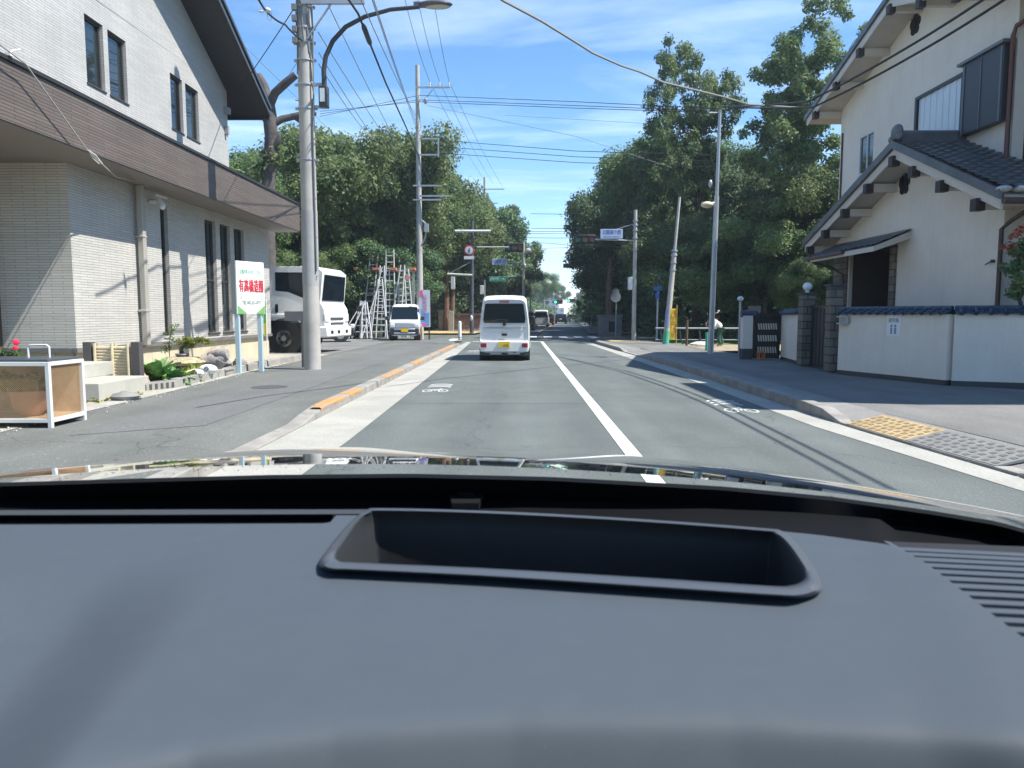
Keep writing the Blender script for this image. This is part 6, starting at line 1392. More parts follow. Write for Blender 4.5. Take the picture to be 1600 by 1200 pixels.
text('lettering', 'お庭の手入れのことなら', hS * .10, mat('ink_green', (.06, .35, .18), .5), on(.5, .80, .067), d, (0, 0, 1), SG, .001, width=wS * .72)
text('lettering', '(有)', hS * .13, mat('sign_ink_red', (.62, .03, .05), .5), on(.10, .52, .067), d, (0, 0, 1), SG, .002, width=wS * .13) if 0 else None
text('lettering', '有高橋造園', hS * .26, mat('sign_ink_red', (.62, .03, .05), .5), on(.51, .52, .068), d, (0, 0, 1), SG, .002, width=wS * .86)
text('lettering', '有高橋造園', hS * .26, MC['sign_ink_red'], on(.517, .525, .069), d, (0, 0, 1), SG, .002, width=wS * .86)
text('lettering', 'TEL 042-531-0717', hS * .10, mat('ink_dark_green', (.08, .16, .12), .5), on(.52, .22, .067), d, (0, 0, 1), SG, .001, width=wS * .68)
for px_ in (371.5, 406.5):
    g = hit(px_ + 2, 575, -.01); g.z = .12; mb = MB(); mb.box(-.045, .045, -.045, .045, 0, zb_ - .12 + .02, Matrix.Translation((g.x, g.y, .12))); mb.build('post', mat('post_blue', (.42, .55, .60), .4), SG, smooth=0, bevel=.004)
# short dark post by the thick pole, green/yellow strip at the wall corner
g = G(475, 574, .12); t = thing('sign_post', 'short dark post with a small flat top beside the thick concrete pole', 'post', (g.x, g.y, .12)); mb = MB(); a = AY(475, 500, g.y); mb.tube([(g.x, g.y, .1), (g.x, g.y, a.z)], .05, 10); mb.build('post', mat('post_dark', (.10, .11, .12), .5), t); mb = MB(); mb.box(g.x - .42, g.x + .12, g.y - .02, g.y + .02, a.z - .02, a.z + .2); mb.build('plate', mat('plate_dark', (.13, .14, .15), .5), t, smooth=0)
a, c = AX(418, 524, -7.55), AX(421, 470, -7.55); t = thing('banner', 'narrow green and yellow strip banner at the far corner of the tiled building', 'banner', (a.x, a.y, .12)); mb = MB(); md = AX(419, 505, -7.55)
mb.box(-7.66, -7.58, a.y, a.y + .02, md.z, c.z); mb.build('green_cloth', mat('cloth_green', (.08, .5, .12), .7), t, smooth=0); mb = MB(); mb.box(-7.66, -7.58, a.y, a.y + .02, a.z, md.z - .003); mb.build('yellow_cloth', mat('cloth_yellow', (.65, .6, .08), .7), t, smooth=0); mb = MB(); mb.tube([(-7.57, a.y, .12), (-7.57, a.y, c.z + .1)], .015); mb.build('banner_pole', WHITE, t)
# ------------------------------------------------------------------ ladders and rack
RK = thing('ladder_rack', 'grey steel rack frame with orange-tipped crossbar holding the ladders', 'rack', AY(605, 527, 41.5))
mb = MB()
for px in (564, 647):
    a, c = AY(px, 527, 41.5), AY(px, 421, 41.5); mb.box(a.x - .06, a.x + .06, 41.4, 41.52, .1, c.z)
a, c = AY(560, 423, 41.5), AY(650, 424, 41.5); mb.box(a.x, c.x, 41.35, 41.42, a.z - .05, a.z + .05); a, c = AY(564, 458, 41.5), AY(650, 458, 41.5); mb.box(a.x, c.x, 41.53, 41.6, a.z - .05, a.z + .05); mb.build('frame', STEEL, RK, smooth=0)
mb = MB()
for px in (559, 588, 616, 646): a = AY(px, 420, 41.0); mb.box(a.x - .2, a.x + .1, 40.9, 41.34, a.z - .07, a.z + .07)
split_build(mb, 'arm_tip', mat('tip_orange', (.65, .2, .12), .6), RK, smooth=0)
def ladder(px0, py0, px1, py1, w0, w1, Y0_, Y1_, label, legs=0, m=ALU):
    a, c = AY(px0, py0, Y0_), AY(px1, py1, Y1_); a.z = .11; t = thing('ladder', label, 'ladder', a, 'ladders standing on the rack'); mb = MB(); L_ = (c - a).length; n = int(L_ / .32)
    A0, A1, B0, B1 = a + Vector((-w0 / 2, 0, 0)), a + Vector((w0 / 2, 0, 0)), c + Vector((-w1 / 2, 0, 0)), c + Vector((w1 / 2, 0, 0))
    for p, q in ((A0, B0), (A1, B1)): mb.tube([p, q], .04, 6)
    mb.build('rail', m, t); mb = MB()
    for i in range(1, n): f = i / n; mb.tube([A0.lerp(B0, f), A1.lerp(B1, f)], .022, 5)
    split_build(mb, 'rung', m, t)
    if legs:
        for s in range(legs):
            q = c.lerp(a, .02); mb = MB(); mb.tube([q, (a.x + (-.9 + 1.1 * s if legs > 1 else -.8), Y0_ - .5, .12)], .028, 6); mb.build('leg', m, t)
ladder(571, 527, 585, 395, .42, .42, 40.8, 41.3, 'tall plain ladder leaning at the left side of the rack')
ladder(610, 527, 609, 390, .55, .42, 40.6, 41.2, 'tallest ladder with a closed top in the middle of the rack')
ladder(596, 527, 597, 415, .6, .22, 40.3, 40.9, 'tapering stepladder left of the tallest ladder', 1)
ladder(592, 527, 594, 436, .9, .2, 39.6, 40.2, 'wide tripod stepladder with a propping leg, front middle', 1)
ladder(562, 527, 567, 470, .8, .2, 39.5, 40.0, 'short tripod stepladder at the front left of the rack', 2)
ladder(572, 527, 570, 472, .6, .2, 39.2, 39.7, 'short tripod stepladder next to the leftmost one', 1)
ladder(602, 527, 604, 420, .5, .3, 40.9, 41.1, 'narrow ladder just behind the tallest ladder')
ladder(622, 527, 629, 414, 1.0, .2, 40.6, 41.1, 'pointed tripod ladder above the roof of the small white car')
ladder(636, 527, 635, 420, .8, .2, 40.2, 40.8, 'rightmost pointed tripod ladder by the rack post')
ladder(630, 527, 627, 425, .6, .25, 40.9, 41.2, 'narrow ladder between the two pointed tripod ladders')
t = thing('marker_disc', 'small red and white disc hung on the right ladders', 'marker', AY(637, 434, 40.1)); mb = MB(); q = AY(637, 434, 40.0); mb.cyl((q.x, q.y, q.z), (q.x, q.y + .02, q.z), .12, n=14); mb.build('disc', mat('disc_pink', (.7, .25, .28), .5), t)
# stone piers and brown fence left corner; right pier
STN = mat('granite', (.22, .22, .21), .85, var=.2, vscale=3, bump=.4, bscale=30)
for x0, x1, yt, yb_, Y, lab in ((685, 702, 487, 514, 58, 'grey stone gate pier with a dark recess at the left corner of the crossing'), (936, 972, 495, 526, 47.5, 'grey stone gate pier with a dark recess at the right corner of the crossing')):
    a, c = AY(x0, yb_, Y), AY(x1, yt, Y); t = thing('stone_pier', lab, 'pier', ((a.x + c.x) / 2, Y, 0)); mb = MB(); mb.box(a.x, c.x, Y, Y + 1.0, 0, c.z); mb.build('block', STN, t, smooth=0, bevel=.03); mb = MB(); w = c.x - a.x; mb.box(a.x + w * .42, a.x + w * .68, Y - .02, Y + .1, .25, c.z - .3); mb.build('recess', BLACK, t, smooth=0)
    mb = MB(); mb.box(a.x - .05, c.x + .05, Y - .05, Y + 1.05, c.z + .003, c.z + .12); mb.build('cap', STN, t, smooth=0, bevel=.02)
a, c = AY(706, 514, 57.5), AY(706, 486, 57.5); t = thing('stone_post', 'slim pale stone post beside the left pier', 'post', (a.x, 57.5, 0)); mb = MB(); mb.box(a.x - .15, a.x + .15, 57.4, 57.7, 0, c.z); mb.build('shaft', mat('stone_pale', (.32, .34, .30), .8, var=.2), t, smooth=0, bevel=.02)
t = thing('fence', 'brown slatted fence left of the van beyond the crossing', 'fence', AY(712, 514, 58)); BRF = mat('fence_brown', (.17, .095, .075), .7, var=.15); mb = MB(); a, c = AY(709, 514, 58), AY(750, 490, 58)
for i in range(22): x = a.x + (c.x - a.x) * i / 21; mb.box(x - .035, x + .035, 58, 58.04, .1, c.z - .1)
mb.build('slats', BRF, t, smooth=0); mb = MB(); mb.box(a.x - .05, c.x + .05, 57.95, 57.999, c.z - .12, c.z); mb.box(a.x - .05, c.x + .05, 57.95, 57.999, .35, .45); mb.build('rail', BRF, t, smooth=0)
# guard-pipe fence, right
t = thing('pipe_fence', 'low grey pipe fence before the lawn on the right', 'fence', G(1100, 536, .1)); mb = MB()
A, Bq = Vector((5.7, 31.6, 0)), Vector((10.5, 31.3, 0))
mb.tube([A + Vector((0, 0, .78)), Bq + Vector((0, 0, .78))], .035); mb.tube([A + Vector((0, 0, .30)), Bq + Vector((0, 0, .30))], .02); mb.build('rail', STEEL, t)
for i in range(6): p = A.lerp(Bq, (i + .3) / 6); mb = MB(); mb.tube([p + Vector((.15, 0, .03)), p + Vector((0, 0, .4)), p + Vector((-.04, 0, .78))], .03); mb.build('post', DSTEEL, t)
for x, h, lab in ((6.55, 1.15, 'rusty thin post left of the slim steel pole'),): t = thing('iron_post', lab, 'post', (x, 29.5, .1)); mb = MB(); mb.tube([(x, 29.5, .1), (x, 29.5, h)], .05); mb.build('post', mat('rust', (.12, .07, .05), .8), t)
t = thing('rock', 'pale flat stone at the foot of the pipe fence', 'rock', (7.4, 30.6, .1)); mb = MB(); mb.ball((7.4, 30.6, .14), .45, .25, .12, 12, 7, .15); mb.build('stone', mat('rock_pale', (.55, .54, .5), .85, var=.2), t)
# ------------------------------------------------------------------ person behind the steel pole
pp = G(1120, 541, .1); PYy = pp.y; t = thing('person', 'stooping person in a white top and dark green trousers behind the steel lamp pole', 'person', (pp.x, PYy, .1))
def skin(name, joints, edges, radii, m, parent):
    me = bpy.data.meshes.new(name); off = wloc(parent); me.from_pydata([Vector(j) - off for j in joints], edges, []); me.materials.append(m); o = mesh_obj(name, me, parent)
    md = o.modifiers.new('skin', 'SKIN'); 
    for i, r in enumerate(radii): me.skin_vertices[0].data[i].radius = (r, r)
    me.skin_vertices[0].data[0].use_root = True; o.modifiers.new('sub', 'SUBSURF').render_levels = 2; o.modifiers['sub'].levels = 1; return o
def bskin(name, joints, edges, radii, m, parent):
    me = bpy.data.meshes.new(name); off = wloc(parent); me.from_pydata([Vector(j) - off for j in joints], edges, []); me.materials.append(m)
    me.attributes
    o = mesh_obj(name, me, parent); import bmesh as B_; bm = B_.new(); bm.from_mesh(me); ly = bm.verts.layers.skin.verify(); bm.verts.ensure_lookup_table()
    for i, v in enumerate(bm.verts): v[ly].radius = (radii[i], radii[i]); v[ly].use_root = (i == 0)
    bm.to_mesh(me); bm.free(); o.modifiers.new('skin', 'SKIN').use_smooth_shade = True; s_ = o.modifiers.new('sub', 'SUBSURF'); s_.levels = 1; s_.render_levels = 2; return o
x, y, z = pp.x, PYy, .1
SKIN_ = mat('skin', (.45, .28, .2), .6); SHIRT = mat('shirt_white', (.75, .77, .78), .8); TROU = mat('trousers_green', (.03, .10, .07), .8); HAIR = mat('hair_dark', (.015, .012, .01), .6)
J = [(x + .12, y, z + .68), (x + .02, y, z + .85), (x - .10, y, z + 1.0), (x - .18, y, z + 1.08), (x - .24, y, z + 1.17), (x - .26, y, z + 1.24),
     (x - .12, y - .18, z + .98), (x - .2, y - .22, z + .74), (x - .28, y - .18, z + .54), (x - .12, y + .18, z + .98), (x - .18, y + .22, z + .74), (x - .28, y + .18, z + .56),
     (x + .10, y - .10, z + .62), (x + .02, y - .11, z + .36), (x + .10, y - .11, z + .07), (x - .04, y - .12, z + .03), (x + .14, y + .10, z + .62), (x + .16, y + .11, z + .36), (x + .26, y + .11, z + .08), (x + .14, y + .12, z + .03)]
E_ = [(0, 1), (1, 2), (2, 3), (3, 4), (4, 5), (2, 6), (6, 7), (7, 8), (2, 9), (9, 10), (10, 11), (0, 12), (12, 13), (13, 14), (14, 15), (0, 16), (16, 17), (17, 18), (18, 19)]
bskin('body', J, E_, [.12, .13, .12, .05, .085, .08, .05, .04, .03, .05, .04, .03, .085, .06, .045, .035, .085, .06, .045, .035], SKIN_, t)
bskin('shirt', [J[0], J[1], J[2], J[6], J[7], J[9], J[10]], [(0, 1), (1, 2), (2, 3), (3, 4), (2, 5), (5, 6)], [.17, .165, .15, .07, .06, .07, .06], SHIRT, t)
bskin('trousers', [J[0], J[12], J[13], J[14], J[16], J[17], J[18]], [(0, 1), (1, 2), (2, 3), (0, 4), (4, 5), (5, 6)], [.155, .105, .085, .075, .105, .085, .075], TROU, t)
mb = MB(); mb.ball((x - .235, y, z + 1.235), .1, .1, .085, 14, 8); mb.build('hair', HAIR, t)
# ------------------------------------------------------------------ forecourt objects, left
# mesh cage
a = G(80, 669, .118); FX, FY = a.x, a.y; tp = AY(80, 566, FY); HC = tp.z; bk = FY + .62; WX = FX - 1.35
CG = thing('plant_cage', 'white framed wire mesh cage with a dark lid at the left edge', 'cage', (FX, FY, .118))
mb = MB(); w = .022
for x in (WX, FX):
    for y in (FY, bk): mb.box(x - w, x + w, y - w, y + w, .118, HC)
for z in (.20, HC - .02):
    mb.box(WX + w, FX - w, FY - w, FY + w, z - w, z + w); mb.box(WX + w, FX - w, bk - w, bk + w, z - w, z + w); mb.box(FX - w, FX + w, FY + w, bk - w, z - w, z + w); mb.box(WX - w, WX + w, FY + w, bk - w, z - w, z + w)
mb.build('frame', mat('frame_white', (.62, .64, .62), .45), CG, smooth=0, bevel=.004)
MESHM = mat('mesh_wire', (.62, .42, .24), .5, .2)
mb = MB(); step = .022
def net(p0, du, dv, U, V_):
    k = int((U + V_) / step)
    for i in range(k):
        for sg_ in (1, -1):
            s = i * step
            if sg_ == 1: u0, v0, u1, v1 = max(0, s - V_), min(V_, s), min(U, s), max(0, s - U)
            else: u0, v0, u1, v1 = max(0, s - V_), V_ - min(V_, s), min(U, s), V_ - max(0, s - U)
            A_, B_ = p0 + du * u0 + dv * v0, p0 + du * u1 + dv * v1; d_ = (B_ - A_)
            if d_.length < 1e-4: continue
            d_.normalize(); n_2 = du.cross(dv).normalized(); q = d_.cross(n_2) * .0016
            mb.face([A_ - q, B_ - q, B_ + q, A_ + q])
net(Vector((WX + w, FY, .22)), Vector((1, 0, 0)), Vector((0, 0, 1)), FX - WX - 2 * w, HC - .26); net(Vector((FX, FY + w, .22)), Vector((0, 1, 0)), Vector((0, 0, 1)), bk - FY - 2 * w, HC - .26)
mb.build('wire_mesh', MESHM, CG, smooth=0, recalc=False)
mb = MB(); mb.box(WX - .03, FX + .0, FY - .0, bk + .0, HC + .004, HC + .03); mb.build('lid', mat('lid_slate', (.06, .075, .09), .35), CG, smooth=0, bevel=.005)
mb = MB(); hx0, hx1 = AY(46, 552, FY + .4).x, AY(79, 552, FY + .4).x; mb.tube([(hx0, FY + .38, HC + .03), (hx0, FY + .38, HC + .15), (hx0 + .03, FY + .38, HC + .17), (hx1 - .03, FY + .38, HC + .17), (hx1, FY + .38, HC + .15), (hx1, FY + .38, HC + .03)], .012); mb.build('handle', MC['frame_white'], CG)
mb = MB(); mb.box(WX, FX, bk - .015, bk - .005, .2, HC - .04); mb.box(WX, FX, FY + .03, bk - .02, .20, .215); mb.build('back_board', mat('board_tan', (.50, .33, .19), .7, var=.25, vscale=5), CG, smooth=0)
mb = MB(); mb.lathe([(.10, .215), (.17, .30), (.20, .48), (.215, .5), (.19, .5), (.17, .44)], (FX - .42, FY + .32, 0), 20); tpot = thing('plant_pot', 'terracotta pot with a leafy plant inside the white cage', 'plant pot', (FX - .42, FY + .32, .21)); mb.build('pot', mat('terracotta', (.50, .27, .16), .8, var=.15), tpot)
rng = np.random.default_rng(21)
def foliage(parent, pts, rad, per, size, m, name='foliage', seed=3, flat=.8):
    r_ = np.random.default_rng(seed); off = wloc(parent); return mesh_obj(name, leaves_mesh(name, np.array([tuple(Vector(p) - off) for p in pts]), np.full(len(pts), rad), per, size, r_, flat=flat, mats=m), parent)
foliage(tpot, [(FX - .5, FY + .3, .58), (FX - .35, FY + .3, .6), (FX - .65, FY + .3, .6)], .13, 90, .04, LEAFY)
# red flowers behind cage
tf = thing('flower_pot', 'potted plant with two red blooms behind the mesh cage', 'plant', (-8.0, 11.6, .12)); mb = MB(); mb.lathe([(.14, .12), (.18, .42), (.2, .44), (.17, .44)], (-8.0, 11.6, 0), 16); mb.build('pot', MC['terracotta'], tf)
g1, g2_ = AY(25, 535, 11.6), AY(24, 544, 11.5); foliage(tf, [(g1.x - .1, 11.7, g1.z - .22), (g1.x - .3, 11.7, g1.z - .2), (g1.x - .2, 11.6, g1.z - .4)], .14, 90, .05, LEAF)
mb = MB(); mb.ball(g1, .05, .05, .045, 10, 6, .12); mb.ball(g2_, .04, .04, .035, 10, 6, .12); mb.build('bloom', mat('bloom_red', (.7, .02, .06), .6), tf)
# concrete steps
st = thing('steps', 'pale concrete steps between the mesh cage and the bamboo fence', 'steps', (-7, 11, .1)); mb = MB()
a, b_ = AY(205, 607, 11.3), AY(118, 607, 10.6); mb.box(-8.6, -6.05, 10.65, 12.1, .1, .36); mb.box(-8.6, -6.75, 11.1, 12.6, .36, .58)
mb.build('tread', mat('step_concrete', (.40, .395, .345), .8, var=.1, vscale=3, bump=.15, bscale=60), st, smooth=0, bevel=.008)
mb = MB()
for x in (-6.5, -7.0, -7.5, -8.0): mb.box(x, x + .008, 10.645, 10.65, .1, .355)
mb.build('joint', mat('joint', (.3, .29, .26), .9), st, smooth=0)
# bamboo fence
Yb = 12.4; xl, xr = AY(150, 590, Yb).x, AY(219, 590, Yb).x; zt_b = AY(200, 540, Yb).z
bf = thing('bamboo_fence', 'low bamboo pole fence between two dark posts under the building wall', 'fence', ((xl + xr) / 2, Yb, .12)); BAM = mat('bamboo', (.56, .48, .32), .5, var=.18, vscale=8)
n = 13; mb = MB()
for i in range(n): z = .2 + (zt_b - .24) * i / (n - 1); mb.cyl((xl, Yb, z), (xr - .12, Yb, z), .030, n=8)
mb.build('bamboo_rail', BAM, bf); mb = MB()
for x in (xl + .03, (xl + xr) / 2 - .05, xr - .16): mb.cyl((x, Yb - .055, .15), (x, Yb - .055, zt_b + .04), .025, n=8); mb.cyl((x, Yb + .055, .15), (x, Yb + .055, zt_b + .04), .02, n=8)
split_build(mb, 'bamboo_upright', BAM, bf)
for x0, x1 in ((xl - .16, xl - .02), (xr - .1, xr + .04)): mb = MB(); mb.box(x0, x1, Yb - .07, Yb + .07, .1, zt_b + .06); mb.build('post', mat('fence_post_dark', (.085, .075, .075), .6), bf, smooth=0, bevel=.006)
# drain block kerb
mb = MB(); t = thing('drain_block', 'grey slotted concrete block edging between the steps and the garden kerb', 'kerb block', (-6.1, 12.1, .12))
A, Bq = Vector((-6.35, 11.3, 0)), Vector((-5.78, 12.6, 0)); d3 = (Bq - A).normalized(); n3 = Vector((-d3.y, d3.x, 0)); L3 = (Bq - A).length; M3 = Matrix(((d3.x, n3.x, 0, A.x), (d3.y, n3.y, 0, A.y), (0, 0, 1, 0), (0, 0, 0, 1)))
mb.box(0, L3, -.0, .16, .1, .25, M3); mb.build('block', KERB, t, smooth=0, bevel=.006); mb = MB()
for i in range(12): u = .05 + i * (L3 - .1) / 12; mb.box(u, u + .05, -.004, .0, .13, .22, M3); mb.box(u, u + .05, .02, .12, .2505, .2525, M3)
mb.build('slot', mat('slot_dark', (.06, .06, .055), .9), t, smooth=0)
# lawn scraps and stones
thicket('grass_tuft', 'scruffy grass tufts at the foot of the concrete steps', [(-6.3, 9.4), (-6.0, 10.6), (-5.9, 11.6)], .05, .13, 130, .035, 8, LEAFY, 2)
for x, y, r, lab in ((-5.35, 8.75, .14, 'rough grey stone right at the corner of the mesh cage'), (-5.7, 10.7, .2, 'flat grey stone slab in the grass by the sidewalk')):
    t = thing('rock', lab, 'rock', (x, y, .12)); mb = MB(); mb.ball((x, y, .16), r, r * .9, r * .45, 10, 7, .2); mb.build('stone', STN, t, smooth=40)
# large-leaved plant, yellow shrub, tufted grass
def leafy(name, label, x, y, z, n, L_, wd, m, seed, droop=.5, cat='plant'):
    t = thing(name, label, cat, (x, y, z)); rr = random.Random(seed); mb = MB()
    for i in range(n):
        a = rr.uniform(0, 6.28); e = rr.uniform(.3, 1.1); l = L_ * rr.uniform(.6, 1.1); dr = Vector((math.cos(a), math.sin(a), 0)); sd = Vector((-dr.y, dr.x, 0)); P = []
        for k in range(6):
            s = k / 5; P.append(Vector((x, y, z)) + dr * l * s * math.cos(e) + Vector((0, 0, l * (s * math.sin(e) * 1.3 - droop * s * s))))
        W_ = [.15, .7, 1, .9, .55, .02]
        for k in range(5):
            a0, a1, b0, b1 = P[k] - sd * wd * W_[k] / 2, P[k] + sd * wd * W_[k] / 2, P[k + 1] - sd * wd * W_[k + 1] / 2, P[k + 1] + sd * wd * W_[k + 1] / 2; up = Vector((0, 0, wd * .18))
            mb.face([a0 + up, P[k], P[k + 1], b0 + up]); mb.face([P[k], a1 + up, b1 + up, P[k + 1]])
    o = mb.build('leaves', m, t, smooth=60, recalc=False); return t
BL = mat('broad_leaf', (.20, .34, .12), .4, var=.3, vscale=6); BLY = mat('lime_leaf', (.36, .42, .06), .5, var=.2, vscale=8); BLD = mat('broad_leaf_dark', (.11, .24, .07), .4, var=.3, vscale=6)
leafy('broadleaf_plant', 'big blue-green hosta-like plant right of the dark fence post', -6.35, 12.9, .16, 70, .62, .20, BL, 1)
leafy('broadleaf_plant', 'lower broad-leaved plant in front of the big one', -6.1, 13.0, .14, 46, .46, .17, BLD, 2)
leafy('lime_plant', 'lime-yellow leafy plant by the garden kerb', -6.05, 13.55, .14, 70, .32, .11, BLY, 3)
tg = thing('grass_clump', 'yellow-green tufted grass beside the driftwood', 'plant', (-6.1, 14.2, .14)); mb = MB(); rr = random.Random(6)
for i in range(420):
    a = rr.uniform(0, 6.28); r = abs(rr.gauss(0, .14)); l = rr.uniform(.18, .34); c = Vector((-6.15 + r * math.cos(a), 14.2 + r * math.sin(a), .12)); tip = c + Vector((math.cos(a) * .12, math.sin(a) * .12, l)); s = Vector((-math.sin(a), math.cos(a), 0)) * .006; mb.face([c - s, c + s, tip])
mb.build('blades', BLY, tg, smooth=0, recalc=False)
# clay ornament slab, white ornaments
t = thing('terracotta_slab', 'brown clay slab leaning against the dark fence post', 'ornament', (-6.5, 12.6, .12)); mb = MB(); mb.prism([(-6.58, .12), (-6.2, .12), (-6.3, .3), (-6.45, .52), (-6.58, .62)], 'y', 12.5, 12.58); mb.build('slab', MC['terracotta'], t, bevel=.02)
WORN = mat('ornament_white', (.72, .74, .76), .4)
for px, py, y, r, lab in ((306, 583, 13.6, .10, 'white rounded ornament with a dark ring among the lime leaves'), (325, 577, 14.1, .12, 'grey-white rounded ornament with a dark eye ring by the driftwood')):
    p = AY(px, py, y); t = thing('ornament', lab, 'ornament', (p.x, p.y, .12)); mb = MB(); mb.ball(p, r * 1.5, r, r * .8, 14, 9); mb.ball(p + Vector((-r * 1.2, -.02, -r * .5)), r * .7, r * .6, r * .4, 10, 6); mb.tube([p + Vector((0, 0, -r * .5)), (p.x, p.y, .12)], r * .5); mb.build('body', WORN, t)
    mb = MB(); q = p + Vector((.02, -r * .95, r * .2)); mb.tube([q + Vector((.035 * math.cos(k * .7), 0, .035 * math.sin(k * .7))) for k in range(10)], .009, 6); mb.build('ring', BLACK, t)
# driftwood
t = thing('driftwood', 'grey driftwood stump lying in the gravel garden', 'driftwood', (-6.7, 15, .12)); mb = MB(); DW = mat('driftwood', (.30, .28, .27), .85, var=.3, vscale=8, bump=.8, bscale=30)
def dp(px, py, y=14.9): return AY(px, py, y)
mb.tube([dp(300, 577), dp(315, 571), dp(330, 565), dp(345, 562), dp(352, 556)], [.05, .11, .15, .13, .09], 9); mb.tube([dp(345, 562), dp(338, 575), dp(336, 590)], [.14, .1, .05], 8); mb.tube([dp(330, 556, 15.2), dp(345, 554), dp(356, 553)], [.10, .13, .10], 9); mb.tube([dp(318, 573), dp(325, 560), dp(329, 554)], [.07, .06, .03], 7); mb.tube([dp(345, 577), dp(355, 579), dp(366, 577)], [.05, .03, .02], 6); mb.build('wood', DW, t, smooth=60)
# stone basin with bonsai
t = thing('stone_basin', 'dark stone basin with a mossy rim in the gravel garden', 'basin', (-7.2, 15.0, .12)); p = AY(285, 562, 14.6); mb = MB(); mb.lathe([(.30, .12), (.33, p.z - .15), (.30, p.z - .08)], (p.x, p.y, 0), 20); mb.build('bowl', mat('basin_dark', (.03, .04, .04), .5), t); mb = MB(); mb.lathe([(.40, p.z - .10), (.44, p.z - .05), (.30, p.z + .05), (.1, p.z + .06)], (p.x, p.y, 0), 20); mb.build('rim', mat('mossy', (.36, .32, .2), .9, var=.4, vscale=14, bump=1, bscale=40), t)
tb = thing('bonsai', 'small spreading pine bonsai on the stone basin', 'bonsai', (p.x, p.y, p.z + .05)); mb = MB(); mb.tube([(p.x, p.y, p.z + .05), AY(283, 545, 14.6), AY(290, 537, 14.6), AY(305, 533, 14.6), AY(325, 532, 14.6)], [.05, .04, .03, .02, .01], 7); mb.build('trunk', BARK, tb); mb = MB(); mb.lathe([(.10, p.z + .06), (.13, p.z + .1), (.12, p.z + .12)], (p.x, p.y, 0), 14); mb.build('pot', mat('pot_grey', (.12, .12, .13), .5), tb)
foliage(tb, [AY(x, y, 14.6) for x, y in ((283, 534), (292, 530), (302, 534), (313, 530), (322, 534), (295, 540))], .11, 110, .028, LEAFY, flat=.5)
ts = thing('shrub', 'thin wispy shrub in front of the narrow window', 'shrub', AY(268, 560, 14.9)); foliage(ts, [AY(x, y, 14.9) for x, y in ((263, 520), (268, 530), (262, 540), (258, 545), (270, 512))], .12, 40, .035, LEAFP); mb = MB(); mb.tube([AY(266, 575, 14.9), AY(264, 540, 14.9), AY(269, 508, 14.9)], .008, 5); mb.build('stem', BARK, ts)
# small dark stones by sign posts
for k_ in range(5): x, y = -7.3 + k_ * .18, 17.6 + (k_ % 2) * .3; t = thing('rock', 'dark garden stone in the small heap behind the sign posts', 'rock', (x, y, .12), 'stones behind the sign posts'); mb = MB(); mb.ball((x, y, .2), .13, .12, .1, 9, 6, .25); mb.build('stone', STN, t, smooth=40)
# photinia-like plant behind the right wall
t = thing('shrub', 'glossy shrub with reddish tips behind the wall at the right edge', 'shrub', (8.9, 12.6, .12)); foliage(t, [AY(x, y, 12.8) for x, y in ((1590, 390), (1600, 410), (1582, 420), (1595, 440), (1610, 380), (1615, 430), (1588, 455))], .17, 110, .06, LEAFP, seed=5); foliage(t, [AY(x, y, 12.7) for x, y in ((1585, 368), (1598, 358), (1576, 385))], .09, 35, .05, mat('red_leaf', (.4, .12, .06), .5), name='red_shoots'); mb = MB(); mb.tube([(8.95, 12.7, .1), AY(1590, 460, 12.8), AY(1592, 380, 12.8)], .03); mb.build('stem', BARK, t)
# small orange pot at the lattice gate, low plants
t = thing('orange_stool', 'small orange stool at the foot of the lattice gate', 'stool', AY(1189, 558, 20.2)); mb = MB(); a = AY(1184, 550, 20.2); c = AY(1194, 550, 20.2)
mb.box(a.x, c.x, 20.1, 20.3, a.z - .02, a.z + .02)
for x in (a.x + .02, c.x - .02): mb.box(x - .015, x + .015, 20.1, 20.13, .13, a.z - .02); mb.box(x - .015, x + .015, 20.27, 20.3, .13, a.z - .02)
mb.build('frame', mat('stool_orange', (.5, .18, .05), .6), t, smooth=0)
for x, y, z, r, lab in ((7.0, 24.0, 1.85, .10, 'small white globe lamp standing beyond the lattice gate'),): t = thing('globe_lamp', lab, 'lamp', (x, y, .1)); mb = MB(); mb.tube([(x, y, .1), (x, y, z - .1)], .035); mb.build('post', STEEL, t); mb = MB(); mb.ball((x, y, z), r, r, r * .8); mb.build('globe', MC['opal_glass'], t)
t = thing('signboard', 'faded tan board behind the gate post with blue cap', 'sign', AY(1180, 530, 24)); a, c = AY(1169, 500, 24), AY(1189, 478, 24); mb = MB(); mb.box(a.x, c.x, 24, 24.05, a.z, c.z); mb.box((a.x + c.x) / 2 - .04, (a.x + c.x) / 2 + .04, 24.05, 24.12, .1, a.z + .2); mb.build('board', mat('tan_board', (.28, .22, .18), .8, var=.3), t, smooth=0)
